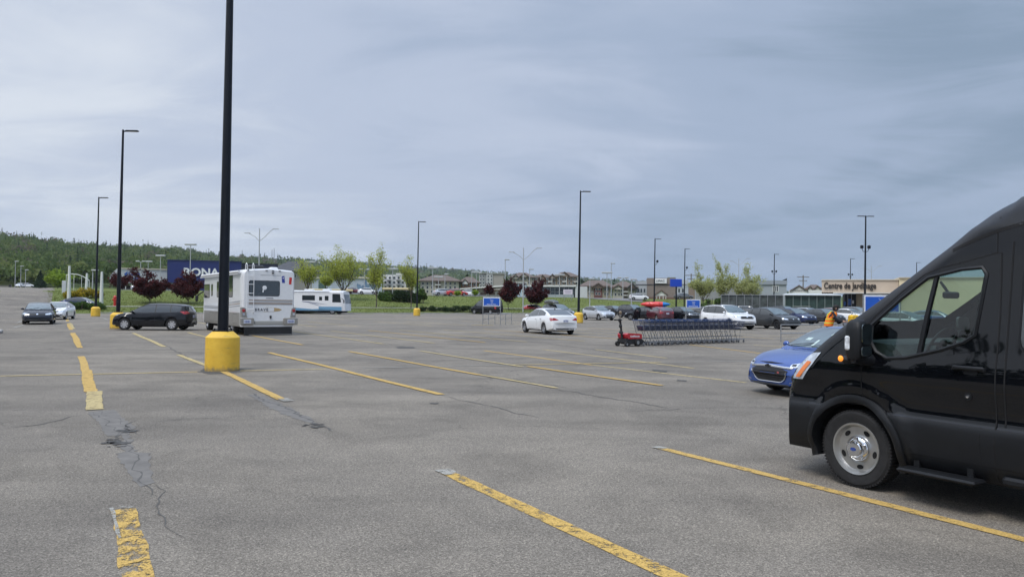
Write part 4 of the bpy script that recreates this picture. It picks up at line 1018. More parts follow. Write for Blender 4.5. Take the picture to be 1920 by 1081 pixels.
        seam([(-2.75, .40), (-2.75, 2.2)], .012, vw)
        # roof gutter: a dark groove climbing to the rear
        seam([(-.83, 2.155), (-.93, 2.20), (-1.05, 2.245), (-1.19, 2.295), (-1.39, 2.345), (-1.7, 2.365), (-4.8, 2.37)], .028, vw, .003, name='roof_gutter')
        for xa, xb in ((-1.42, -2.65), (-2.85, -3.9), (-4.0, -4.75)):
            q = MB(); S.patch(q, rounded([(xa, 1.34), (xb, 1.34), (xb, 2.0), (xa, 2.0)], .10, 5), vw, .006, 0, 14); q.build('side_window', GLASS, root, smooth=60)
            seam(rounded([(xa+.012, 1.328), (xb-.012, 1.328), (xb-.012, 2.012), (xa+.012, 2.012)], .10, 5), .016, vw, .004, True, PL, 'window_seal')
        # wheel arch lips
        for cx in (0, -3.75):
            q = MB(); ang = np.linspace(-.30, math.pi+.30, 26); V_ = []
            for a_ in ang:
                ca, sa = math.cos(a_), math.sin(a_)
                for r_, dy in ((.425, -.10), (.428, .026), (.445, .036), (.475, .036), (.498, .022), (.505, -.02)):
                    x_, z_ = cx+r_*ca, .36+r_*sa; h = S.hit(min(x_, .80), max(z_, .3), vw)[0]
                    yb = abs(h.y) if h is not None and abs(h.y) > .75 else .8
                    V_.append((x_, sd*(yb+dy-.006), z_))
            k_ = 6; q.add(V_, [(i*k_+j, i*k_+j+1, (i+1)*k_+j+1, (i+1)*k_+j) for i in range(25) for j in range(k_-1)]); q.build('wheel_arch_lip', PL, root, smooth=40)
        # inner arches
        for cx in (0, -3.75):
            q = MB(); q.lathe([(.445, .52*sd), (.445, .97*sd)], 24, 0, 'y', (cx, 0, .36)); q.f = [f for f in q.f if len(f) == 4 and min(q.v[i][2] for i in f) > .30]; q.m = q.m[:len(q.f)]; q.build('wheel_well', MATTE, root)
        # lamps
        q = MB(); S.patch(q, [(.735, .945), (.56, .955), (.36, 1.225), (.47, 1.215), (.60, 1.14), (.71, 1.03)], vw, .007, 0, 10, .3)
        S.patch(q, [(sd*.60, 1.0), (sd*.93, .93), (sd*.93, 1.05), (sd*.80, 1.13), (sd*.62, 1.06)], 'F', .007, 0, 8, .2); hl = q.build('headlight', HEAD, root, smooth=50)
        q = MB(); S.patch(q, rounded([(.655, .965), (.590, .970), (.455, 1.13), (.520, 1.135)], .02, 2), vw, .012, 0, 6, .3); q.build('amber_reflector', AMBER, hl)
        # handle, lock, mirror
        h = S.hit(-1.05, 1.185, vw)[0]
        q = MB(); q.box((-1.05, h.y+sd*.028, 1.185), (.25, .025, .035), bev=.012); q.box((-.94, h.y+sd*.012, 1.18), (.04, .035, .03)); q.box((-1.16, h.y+sd*.012, 1.18), (.04, .035, .03)); q.build('door_handle', PL, root, smooth=40)
        q = MB(); S.patch(q, rounded([(-1.00, 1.135), (-1.12, 1.135), (-1.12, 1.165), (-1.00, 1.165)], .015), vw, .004, 0, 3); q.build('handle_recess', MATTE, root)
        h = S.hit(-1.04, .955, vw)[0]; q = MB(); q.lathe([(0, .014*sd), (.012, .013*sd), (.016, .0)], 12, 0, 'y', (-1.04, h.y+sd*.004, .955)); q.lathe([(.030, .005*sd), (.030, 0)], 14, 1, 'y', (-1.04, h.y+sd*.002, .955)); q.build('door_lock', [CHROME, PL], root)
        q = MB(); V_ = []; N_ = 16
        for i, (z, sx, sy) in enumerate(((1.195, .02, .05), (1.205, .055, .12), (1.25, .075, .135), (1.36, .082, .135), (1.46, .08, .13), (1.525, .065, .11), (1.555, .035, .07), (1.562, .01, .02))):
            for j in range(N_):
                a_ = 2*math.pi*j/N_; cx, cy = math.cos(a_), math.sin(a_)
                V_.append((-.14+sx*math.copysign(abs(cx)**.6, cx)+(.015 if cx > 0 else 0), sd*(1.115+.68*sy*math.copysign(abs(cy)**.6, cy)), z))
        q.add(V_, [(i*N_+j, i*N_+(j+1) % N_, (i+1)*N_+(j+1) % N_, (i+1)*N_+j) for i in range(7) for j in range(N_)]+[tuple(range(N_)), tuple(7*N_+j for j in range(N_))])
        mi = q.build('wing_mirror', PL, root, smooth=50)
        q = MB(); q.tube([(-.17, sd*.94, 1.19), (-.15, sd*1.05, 1.185), (-.13, sd*1.17, 1.20)], [.06, .045, .04], 8); q.box((-.04, sd*1.09, 1.19), (.13, .17, .07), bev=.03); q.build('mirror_arm', PL, mi, smooth=50)
        q = MB(); q.prism(rounded([(sd*1.045, 1.34), (sd*1.185, 1.34), (sd*1.185, 1.52), (sd*1.045, 1.52)], .04), -.232, -.226, 'x'); q.build('mirror_glass', mat('mirror_silver', (.20, .24, .25), .03, 1.0), mi)
        q = MB(); q.prism(rounded([(sd*1.045, 1.23), (sd*1.185, 1.23), (sd*1.185, 1.32), (sd*1.045, 1.32)], .03), -.230, -.224, 'x'); q.build('wide_angle_glass', MATS['mirror_silver'], mi)
        q = MB(); q.box((-.095, sd*1.20, 1.345), (.055, .03, .13), bev=.012); q.build('side_lamp', mat('clear_lamp_plastic', (.62, .64, .66), .25, var=.4, vscale=40), mi)
        q = MB(); q.lathe([(.02, 0), (.028, .006*sd), (.018, .02*sd), (0, .024*sd)], 12, 0, 'y', (-.01, sd*1.175, 1.20)); q.build('amber_marker', mat('lit_amber', (1.0, .30, .03), .3, emit=.8), mi)
        # running board
        q = MB(); q.box((-.83, sd*1.02, .285), (.66, .20, .035), bev=.015); q.box((-.6, sd*.92, .33), (.05, .1, .10)); q.box((-1.05, sd*.92, .33), (.05, .1, .10)); q.build('running_board', PL, root)
        q = MB(); q.box((-2.25, sd*.97, .33), (1.9, .07, .07), bev=.02); q.build('side_sill', PL, root)
        # rear lamps
        q = MB(); S.patch(q, rounded([(sd*.80, .95), (sd*.90, .95), (sd*.86, 1.6), (sd*.78, 1.6)], .02), 'B', .006, 0, 6); q.build('tail_light', TAIL, root)
        for cx in (0, -3.75): van_wheel(root, cx, sd)
    q = MB(); S.patch(q, rounded([(-.58, .86), (.58, .86), (.62, 1.02), (-.62, 1.02)], .05), 'F', .006, 0, 8); q.build('grille', MATTE, root)
    q = MB()
    for z in (.90, .95, 1.0): q.tube([S.hit(y, z, 'F')[0]+Vector((.012, 0, 0)) for y in np.linspace(-.55, .55, 9)], .011, 4)
    q.build('grille_bar', CHROME, root)
    q = MB(); S.patch(q, rounded([(-.55, .34), (.55, .34), (.6, .52), (-.6, .52)], .05), 'F', .006, 0, 8); q.build('lower_intake', MATTE, root)
    # floor, dash, seats, wheel, mirror
    q = MB(); q.box((-1.95, 0, .55), (5.2, 1.50, .30)); q.build('underbody', MATTE, root)
    TR = mat('cabin_trim', (.045, .047, .05), .7, var=.2); LG = mat('cabin_headliner', (.30, .31, .31), .9)
    q = MB(); q.prism([(.30, 1.28), (.05, 1.36), (-.28, 1.33), (-.42, 1.20), (-.38, .75), (.3, .75)], -.82, .82, 'y'); q.build('dashboard', TR, root)
    q = MB(); q.lathe([(.185, -.014), (.20, 0), (.185, .014), (.17, 0)], 28, 0, 'x', close=True); q.lathe([(0, -.02), (.06, -.01), (.06, .01), (0, .02)], 12, 0, 'x')
    for a_ in (0.2, math.pi-.2, -math.pi/2): q.box((0, math.cos(a_)*.11, math.sin(a_)*.11), (.015, .06 if abs(math.sin(a_)) > .5 else .14, .03 if abs(math.sin(a_)) < .5 else .14))
    sw = q.build('steering_wheel', DARK, root, smooth=50, loc=(-.50, .42, 1.33)); sw.rotation_euler = (0, R_(-28), 0)
    for sy in (.42, -.45):
        q = MB(); q.box((-1.15, sy, .88), (.5, .5, .18), bev=.06); q.prism([(-1.30, .9), (-1.42, .95), (-1.52, 1.55), (-1.42, 1.58), (-1.36, 1.4)], sy-.24, sy+.24, 'y'); q.box((-1.50, sy, 1.70), (.10, .26, .18), bev=.05); q.build('seat', TR, root, smooth=50)
    p = van_local(1783, 553, 7.36); q = MB(); q.box((p.x, .0, p.z), (.03, .26, .065), bev=.014); q.bar((p.x+.03, 0, p.z+.03), (p.x+.10, 0, p.z+.13), .02); q.build('rear_view_mirror', DARK, root)
    p = van_local(1798, 606, 7.1); q = MB(); q.prism(rounded([(-.09, -.06), (.09, -.06), (.09, .06), (-.09, .06)], .04), -.012, .012, 'x'); q.bar((.02, 0, -.05), (.10, .04, -.22), .022); q.build('tablet_holder', mat('grey_device_back', (.10, .105, .11), .5), root, loc=(p.x, .2, p.z))
    q = MB(); q.box((-1.75, 0, 1.45), (.04, 1.66, 1.9)); q.build('cabin_partition', TR, root)
    q = MB(); V_ = []
    for x_ in np.linspace(-.72, -1.75, 8):
        T = slerp_(VT, x_)-.12
        for y_ in (-.62, -.3, 0, .3, .62): V_.append((x_, y_, min(2.2, T)+.05*(1-abs(y_))))
    q.add(V_, [(i*5+j, i*5+j+1, (i+1)*5+j+1, (i+1)*5+j) for i in range(7) for j in range(4)]); q.build('headliner', LG, root)
    return root
def van_wheel(root, cx, sd):
    r = .357; w = .225; t = MB(); n = 72
    t.lathe([(.225, -w*.36), (.24, -w*.44), (.29, -w*.5), (.325, -w*.5), (.345, -w*.44), (.352, -w*.36), (.352, w*.36), (.345, w*.44), (.325, w*.5), (.29, w*.5), (.24, w*.44), (.225, w*.36)], n, 0, 'y', close=True)
    for k in range(n):      # shoulder tread blocks
        a = 2*math.pi*k/n
        for s in (-1, 1):
            c, s_ = math.cos(a), math.sin(a); t.box((0, 0, 0), (0.0001, .0001, .0001)) if False else None
            V = []
            for rr in (.338, .357):
                for aa in (a-.026, a+.026):
                    for yy in (s*w*.10, s*w*.455): V.append((rr*math.cos(aa), yy, rr*math.sin(aa)))
            t.add(V, [(0, 1, 3, 2), (4, 6, 7, 5), (0, 4, 5, 1), (2, 3, 7, 6), (0, 2, 6, 4), (1, 5, 7, 3)])
    wh = t.build('wheel', RUBBER, root, smooth=30, loc=(cx, sd*.845, r))
    SIL = mat('painted_steel_rim', (.50, .50, .49), .30, .85, var=.12, vscale=9); o = sd
    q = MB(); q.lathe([(.232, .098*o), (.240, .100*o), (.236, .108*o), (.222, .104*o), (.214, .080*o), (.200, .060*o), (.17, .056*o), (.13, .058*o), (.112, .05*o)], 48, 0, 'y', caps=False); q.build('rim', SIL, wh, smooth=45)
    q = MB()
    for k in range(5):
        a = R_(120+72*k); c, s_ = math.cos(a), math.sin(a); V = []
        for j in range(14):
            b = 2*math.pi*j/14; rr = .168+.021*math.sin(b); tt = .034*math.cos(b)
            V.append((c*rr-s_*tt, .0605*o, s_*rr+c*tt))
        q.add(V, [tuple(range(14))])
    q.build('hand_hole', MATTE, wh)
    q = MB(); q.lathe([(.118, .05*o), (.118, .072*o), (.108, .088*o), (.085, .098*o), (.074, .125*o), (.066, .135*o), (.03, .139*o), (0, .139*o)], 32, 0, 'y', caps=False)
    for k in range(5):
        a = R_(90+72*k); q.lathe([(.026, .06*o), (.026, .104*o), (.020, .112*o), (0, .113*o)], 6, 0, 'y', (.084*math.cos(a), 0, .084*math.sin(a)))
    q.build('hub_cap', CHROME, wh, smooth=40)
    q = MB(); q.lathe([(.030, .1395*o), (.030, .1415*o), (0, .1415*o)], 20, 0, 'y'); q.v = [(x*1.0, y, z*.55) for x, y, z in q.v]; q.build('oval_badge', PLATE_D, wh)
black_van()
# ================================================================ MOTORHOMES
def rv_shell(L_, W, H, front_slope=.45):
    xs = [-L_/2, -L_/2+.03, -L_/2+.10, -L_/2+.22]+[(-L_/2+.5)+(L_-1.3)*i/24 for i in range(25)]+[L_/2-.6, L_/2-.4, L_/2-.25, L_/2-.12, L_/2-.04, L_/2]
    zs = [.42, .50, .75, 1.0, 1.25, 1.5, 1.75, 2.0, 2.3, 2.6, H-.42, H-.27]; V = []; m = 0
    for x in xs:
        e = min(x+L_/2, .22)/.22 if x < 0 else 1; f = min(L_/2-x, .6)/.6 if x > 0 else 1
        w = W/2-.10*(1-e)**2-.22*(1-f)**2; top = H-.06*(1-e)**2-.10*(1-f)**2
        half = [(0, .42)]+[(w-(.02 if z < .5 else 0), min(z, top-.27)) for z in zs]
        for a in (25, 50, 75): half.append((w-.16+.16*math.cos(R_(a)), top-.27+.19*math.sin(R_(a))))
        half += [(w*.55, top-.045), (0, top)]
        ring = half+[(-y, z) for y, z in half[-2:0:-1]]; m = len(ring)
        for y, z in ring:
            fx = -max(0, (z-1.35))/(H-1.35)*front_slope*smooth01((x-(L_/2-1.2))/1.2)
            V.append((x+fx-.12*smooth01((x-(L_/2-.8))/.8)*(abs(y)/(W/2))**2, y, z))
    n = len(xs); mb = MB(); mb.add(V, [(i*m+j, i*m+(j+1) % m, (i+1)*m+(j+1) % m, (i+1)*m+j) for i in range(n-1) for j in range(m)]+[tuple(range(m-1, -1, -1)), tuple((n-1)*m+j for j in range(m))]); return mb
def decal(S, root, name, polys, view, m, off=.005, res=8, maxd=1.6):
    q = MB()
    for P in polys: S.patch(q, P, view, off, 0, res, maxd)
    return q.build(name, m, root, smooth=40)
def rect(a, b, c, d): return [(a, c), (b, c), (b, d), (a, d)]
RVW = mat('motorhome_gelcoat', (.70, .71, .72), .35, 0, .5, var=.03)
TAUPE = mat('taupe_skirt', (.25, .24, .22), .5, var=.08); STR = mat('brown_stripe', (.26, .19, .14), .5); STG = mat('grey_stripe', (.22, .23, .25), .5); GOLD = mat('gold_swoosh', (.42, .30, .15), .5)
SKYB = mat('sky_blue_skirt', (.13, .28, .43), .4, var=.05); INK = mat('dark_ink', (.03, .035, .05), .5)
def motorhomes():
    a = D(452, 600, 36.0); RH = U_ANG+math.pi+R_(1.8); f_ = Vector((math.cos(RH), math.sin(RH), 0)); l_ = Vector((-f_.y, f_.x, 0)); o = Vector((a.x, 36.0, 0))+VX*2.52+l_*1.26+f_*4.75
    L_, W, H = 9.5, 2.5, 3.2
    r = thing('motorhome', 'large white motorhome with taupe skirt seen from behind, parked behind the nearest lamp post', 'motorhome', o, RH)
    b = rv_shell(L_, W, H).build('body', RVW, r, smooth=40); S = Surf(b.data); xr = -L_/2
    decal(S, r, 'skirt', [rect(-4.35, 4.3, .43, 1.08)], 'L', TAUPE, res=20); decal(S, r, 'skirt', [rect(-4.35, 4.3, .43, 1.08)], 'R', TAUPE, res=20)
    w = decal(S, r, 'rear_window', [rounded(rect(-.47, .92, 1.90, 2.58), .08)], 'B', GLASS, .012)
    decal(S, w, 'window_frame', [rounded(rect(-.50, .95, 1.87, 2.61), .10)], 'B', DARK, .006)
    k = MB(); k.lathe([(0, -.02), (.10, -.015), (.115, 0)], 16, 0, 'x', (xr-.0, .22, 2.27)); k.bar((xr-.01, .30, 2.05), (xr-.01, .28, 2.2), .05); k.build('paper_plate_sign', WHITE, w)
    for z0, z1, m_, y0, y1 in ((1.655, 1.70, STR, -1.12, 1.17), (1.60, 1.63, STG, -1.12, 1.17), (1.50, 1.56, STR, -1.12, 1.17), (1.46, 1.48, STG, -1.12, 1.17)):
        decal(S, r, 'stripe', [rect(y0, y1, z0, z1)], 'B', m_)
    for z0, z1, m_ in ((1.60, 1.655, STG), (1.50, 1.55, STR), (1.40, 1.44, STG)): decal(S, r, 'stripe', [[(-4.6, z0), (-1.5, z0-.10), (-1.5, z1-.13), (-4.6, z1)]], 'L', m_, res=10)
    for z0 in (1.22, 1.30): decal(S, r, 'stripe', [rect(-1.5, 4.2, z0, z0+.04)], 'L', STG, res=12)
    decal(S, r, 'gold_swoosh', [[(-.62, 1.24), (-.50, 1.17), (-.2, 1.14), (.25, 1.13), (.25, 1.15), (.3, 1.335), (-.1, 1.345), (-.45, 1.30)]], 'B', GOLD, .006)
    t = text_mesh('BRAVE', .17, .008, bold=.004, align='LEFT', space=1.35, name='model_lettering', m=INK, parent=r)
    t.matrix_local = Matrix(((0, 0, -1, xr-.012), (-1, 0, 0, .66), (0, 1, 0, 1.175), (0, 0, 0, 1)))
    decal(S, r, 'lettering_backing', [rounded(rect(-.24, .70, 1.15, 1.33), .05)], 'B', RVW, .008)
    # corner pods with two round lamps each, bumper blocks, plates
    for sd in (1, -1):
        q = MB(); q.prism([(sd*1.27, .55), (sd*.90, .55), (sd*.92, .80), (sd*1.02, .88), (sd*1.08, 1.28), (sd*1.16, 1.34), (sd*1.27, 1.34)], xr-.045, xr+.25, 'x'); fd = q.build('rear_corner_fairing', TAUPE, r)
        q = MB(); q.lathe([(0, -.02), (.070, -.012), (.075, .0)], 18, 0, 'x', (xr-.048, sd*1.175, 1.19)); q.build('tail_light', TAIL, fd)
        q = MB(); q.lathe([(0, -.012), (.055, -.012), (.055, 0)], 18, 0, 'x', (xr-.048, sd*1.175, 1.02)); q.build('reversing_light', HEAD, fd)
        q = MB(); q.box((xr-.05, sd*1.02, .68), (.16, .62 if sd > 0 else .68, .34), bev=.03); q.build('bumper_block', TAUPE, r)
        q = MB(); q.box((xr-.137, sd*1.02, .68), (.012, .34, .17)); po = q.build('licence_plate' if sd > 0 else 'plate_holder', PLATE, r)
        q = MB()
        for i in range(5): q.box((xr-.145, sd*1.02-.11+i*.055, .675), (.006, .03, .07+.03*(i % 2)))
        q.build('plate_characters', PLATE_D, po)
        q = MB(); q.box((xr+1.1, sd*1.0, .38), (2.6, .30, .76)); 
    q = MB(); q.box((xr-.02, 0, .62), (.06, 1.35, .17), bev=.02); q.build('bumper', mat('dull_bumper', (.33, .33, .31), .5), r)
    q = MB(); q.box((xr+.05, 0, .25), (.03, 2.25, .44)); q.box((xr+.04, 0, .055), (.02, 2.2, .02)); q.build('mud_flap', DARK, r)
    q = MB(); q.box((xr+.03, -.1, .045), (.015, 2.0, .03)); q.build('mud_flap_trim', mat('flap_trim', (.3, .3, .3), .4, .5), r)
    q = MB(); q.lathe([(0, -.03), (.05, -.02), (.05, 0)], 12, 0, 'x', (xr, -.08, .90)); q.bar((xr-.03, -.08, .80), (xr-.03, -.08, .95), .06); q.build('tow_socket', DARK, r)
    # ladder on the left of the rear wall, looping over the roof
    q = MB()
    for y in (1.05, .74): q.tube([(xr-.02, y, 1.05), (xr-.09, y, 1.12), (xr-.09, y, 3.1), (xr-.05, y, 3.34), (xr+.10, y, 3.42), (xr+.22, y, 3.36), (xr+.25, y, 3.12)], .016, 6)
    for z in (1.25, 1.62, 2.0, 2.42, 2.82): q.tube([(xr-.09, 1.05, z), (xr-.09, .74, z)], .014, 6)
    q.build('ladder', WHITE, r)
    for y, m_ in ((1.0, AMBER), (.14, TAIL), (-.16, TAIL), (-.48, TAIL), (-1.12, TAIL)):
        q = MB(); q.box((xr-.01, y, 3.09), (.05, .10, .035)); q.build('marker_lamp', DARK, r)
    q = MB(); q.box((xr-.03, -.16, 2.98), (.07, .08, .06)); q.build('rear_camera', DARK, r)
    q = MB(); q.box((xr+2.0, .2, 3.28), (.9, .75, .26), bev=.08); q.build('roof_air_conditioner', DARK, r)
    q = MB(); q.box((xr+3.6, -.4, 3.26), (.5, .5, .20), bev=.06); q.box((xr+1.2, -.5, 3.23), (.4, .4, .14), bev=.05); q.build('roof_vent', RVW, r)
    decal(S, r, 'flag_sticker', [[(-.60, 2.52), (-.74, 2.52), (-.71, 2.86), (-.58, 2.83)]], 'B', mat('sticker_blue', (.03, .05, .30), .5), .007)
    decal(S, r, 'flag_sticker', [[(-.93, 2.45), (-1.05, 2.46), (-1.08, 2.78), (-.95, 2.80)]], 'B', mat('sticker_red', (.50, .03, .03), .5), .007)
    decal(S, r, 'flag_sticker', [[(-1.055, 2.46), (-1.12, 2.46), (-1.14, 2.78), (-1.085, 2.78)]], 'B', WHITE, .007)
    q = MB(); st = []
    for i in range(10): a_ = math.pi/2+i*math.pi/5; rr = .045 if i % 2 == 0 else .02; st.append((-.655+rr*math.cos(a_), 2.75+rr*math.sin(a_)))
    q.prism(st, xr-.012, xr-.006, 'x'); q.build('star', WHITE, r)
    decal(S, r, 'dark_strip', [rect(-.2, .15, 1.76, 1.79)], 'B', DARK, .006)  # short dark strip below the rear window
    decal(S, r, 'slogan_line', [rect(-.55, .42, 2.86, 2.875)], 'B', STG, .006)
    for (x0, x1, z0, z1) in ((-2.85, -2.05, 1.85, 2.85), (-.6, .7, 1.85, 2.6), (1.75, 2.15, 1.92, 2.48), (2.55, 3.95, 1.82, 2.5)):
        w = decal(S, r, 'side_window', [rounded(rect(x0, x1, z0, z1), .08)], 'L', GLASS, .010); decal(S, w, 'window_frame', [rounded(rect(x0-.04, x1+.04, z0-.04, z1+.04), .1)], 'L', DARK, .005)
    w = decal(S, r, 'cab_window', [[(4.15, 1.5), (4.4, 1.5), (4.3, 2.6), (4.15, 2.6)]], 'L', GLASS, .010)
    q = MB(); q.tube([(-4.5, 1.34, 3.02), (4.3, 1.34, 3.02)], .06, 8); q.box((.2, 1.33, 2.93), (8.9, .05, .06)); q.build('awning_roller', WHITE, r)
    q = MB(); q.box((3.4, 1.285, 1.5), (.7, .03, 2.0), bev=.01); q.build('side_door_frame', STG, r) if False else None
    for x0, x1, z0, z1 in ((-3.9, -3.0, .55, 1.0), (-.2, 1.0, .55, 1.0), (1.3, 2.4, .55, 1.0)): decal(S, r, 'locker_seam', [rect(x0, x1, z0, z0+.012), rect(x0, x1, z1, z1+.012), rect(x0, x0+.012, z0, z1), rect(x1, x1+.012, z0, z1)], 'L', DARK, .008, 3)
    for x in (4.72,):
        q = MB(); q.bar((4.4, 1.2, 2.15), (4.78, 1.45, 1.93), .05); q.box((4.8, 1.5, 1.75), (.12, .16, .36), bev=.05); q.build('wing_mirror', DARK, r)
    for x in (-2.7, 3.2):
        for sd in (1, -1): make_wheel(r, x, sd*1.08, .45, sd, RIM, 6, .28)
    q = MB(); q.box((0, 0, .5), (8.4, 1.7, .5)); q.build('underbody', MATTE, r)
    # --- second motorhome, side-on at the far edge of the lot
    p = D(600, 560, 98.0)
    L_, W, H = 9.4, 2.5, 3.0
    r = thing('motorhome', 'white motorhome with blue lower body parked side-on at the far edge, half hidden', 'motorhome', (p.x-.8, 98.0, 0), R_(-9))
    b = rv_shell(L_, W, H, .35).build('body', RVW, r, smooth=40); S = Surf(b.data)
    decal(S, r, 'blue_skirt', [rect(-4.6, -3.2, .43, 1.25), [(-3.2, .43), (4.4, .43), (4.4, .55), (2.6, .62), (-3.2, 1.25)][:5], rect(1.2, 4.3, .43, .95)], 'R', SKYB, res=24)
    decal(S, r, 'white_sweep', [[(-2.2, .80), (.4, .62), (1.3, .68), (.9, .95), (-1.0, 1.25)]], 'R', RVW, .009, 14)
    decal(S, r, 'dark_sweep', [[(-1.0, 1.55), (0, 1.42), (2.6, 1.18), (.2, 1.50), (-1.0, 1.62)], [(-.2, 1.38), (.4, 1.25), (1.6, 1.0), (.8, 1.25)], [(-4.4, 1.5), (-3.0, 1.42), (-2.2, 1.15), (-3.2, 1.55)]], 'R', mat('navy_ink', (.03, .05, .14), .5), .007, 14)
    decal(S, r, 'emblem', [[(-3.3, 1.75), (-2.3, 2.1), (-2.35, 2.3), (-2.9, 2.05)]], 'R', MATS['navy_ink'], .007); decal(S, r, 'emblem', [[(-3.2, 2.25), (-2.5, 2.2), (-2.4, 2.45), (-2.8, 2.7)]], 'R', mat('rust_ink', (.4, .2, .1), .5), .009)
    for (x0, x1, z0, z1) in ((-4.3, -3.9, 1.75, 2.3), (-1.0, .7, 1.72, 2.35), (1.25, 1.65, 1.72, 2.2), (2.0, 2.5, 1.72, 2.3)):
        decal(S, r, 'side_window', [rounded(rect(x0, x1, z0, z1), .07)], 'R', GLASS, .009)
    decal(S, r, 'cab_window', [[(3.0, 1.5), (4.15, 1.5), (4.0, 2.55), (3.0, 2.55)]], 'R', GLASS, .009, 10)
    decal(S, r, 'windscreen', [rounded(rect(-1.05, 1.05, 1.35, 2.5), .12)], 'F', GLASS, .01, 12)
    q = MB(); q.box((-3.6, .1, 3.08), (1.0, .8, .28), bev=.08); q.build('roof_air_conditioner', DARK, r)
    q = MB(); q.box((-.6, 0, 3.05), (1.2, .6, .18), bev=.06); q.box((1.8, 0, 3.06), (1.0, .8, .24), bev=.08); q.build('roof_vent', RVW, r)
    q = MB(); q.tube([(-4.2, -1.3, 2.85), (2.6, -1.3, 2.85)], .045, 6); q.build('awning_roller', WHITE, r)
    q = MB(); q.bar((4.2, -1.2, 2.0), (4.6, -1.5, 1.8), .05); q.box((4.62, -1.5, 1.6), (.12, .16, .4), bev=.04); q.build('wing_mirror', DARK, r)
    for x in (-2.4, 3.0):
        for sd in (1, -1): make_wheel(r, x, sd*1.08, .42, sd, RIM, 6, .28)
    q = MB(); q.box((0, 0, .45), (8.4, 1.7, .5)); q.build('underbody', MATTE, r)
motorhomes()
# ================================================================ LAMP POSTS
POLE = mat('black_pole_paint', (.004, .006, .011), .4, 0, .15, var=.2, spec=.25); YCON = None
def yellow_base_material():
    m, nt, b = _nodes('yellow_painted_concrete'); N, L = nt.nodes, nt.links
    tc = N.new('ShaderNodeTexCoord'); n = N.new('ShaderNodeTexNoise'); L.new(tc.outputs['Object'], n.inputs['Vector']); n.inputs['Scale'].default_value = 3.2; n.inputs['Detail'].default_value = 9; n.inputs['Roughness'].default_value = .75
    r = N.new('ShaderNodeValToRGB'); L.new(n.outputs[0], r.inputs[0]); e = r.color_ramp.elements
    e[0].position = .30; e[0].color = (.20, .15, .06, 1); e[1].position = .37; e[1].color = (.68, .41, .04, 1); x = e.new(.7); x.color = (.80, .52, .06, 1)
    sp = N.new('ShaderNodeSeparateXYZ'); L.new(tc.outputs['Object'], sp.inputs[0]); n3 = N.new('ShaderNodeTexNoise'); n3.inputs['Scale'].default_value = 11; n3.inputs['Detail'].default_value = 6; L.new(tc.outputs['Object'], n3.inputs['Vector'])
    ad = N.new('ShaderNodeMath'); ad.operation = 'MULTIPLY_ADD'; L.new(n3.outputs[0], ad.inputs[0]); ad.inputs[1].default_value = -.28; L.new(sp.outputs[2], ad.inputs[2])
    mr = N.new('ShaderNodeMapRange'); L.new(ad.outputs[0], mr.inputs[0]); mr.inputs[1].default_value = -.12; mr.inputs[2].default_value = -.02; mr.inputs[3].default_value = .75; mr.inputs[4].default_value = 0
    mp = N.new('ShaderNodeMapping'); mp.inputs['Scale'].default_value = (1.2, 1.2, 14); L.new(tc.outputs['Object'], mp.inputs[0]); n4 = N.new('ShaderNodeTexNoise'); n4.inputs['Scale'].default_value = 2.2; n4.inputs['Detail'].default_value = 5; L.new(mp.outputs[0], n4.inputs['Vector'])
    sr = N.new('ShaderNodeMapRange'); L.new(n4.outputs[0], sr.inputs[0]); sr.inputs[1].default_value = .62; sr.inputs[2].default_value = .70; sr.inputs[3].default_value = 0; sr.inputs[4].default_value = .4
    mx_ = N.new('ShaderNodeMath'); mx_.operation = 'MAXIMUM'; L.new(mr.outputs[0], mx_.inputs[0]); L.new(sr.outputs[0], mx_.inputs[1])
    mc = N.new('ShaderNodeMix'); mc.data_type = 'RGBA'; L.new(mx_.outputs[0], mc.inputs[0]); L.new(r.outputs[0], mc.inputs[6]); mc.inputs[7].default_value = (.20, .17, .12, 1); L.new(mc.outputs[2], b.inputs['Base Color']); b.inputs['Roughness'].default_value = .6
    bp = N.new('ShaderNodeBump'); bp.inputs['Strength'].default_value = .35; bp.inputs['Distance'].default_value = .02; L.new(n.outputs[0], bp.inputs['Height']); L.new(bp.outputs[0], b.inputs['Normal'])
    MATS['yellow_painted_concrete'] = m; return m
YCON = yellow_base_material()
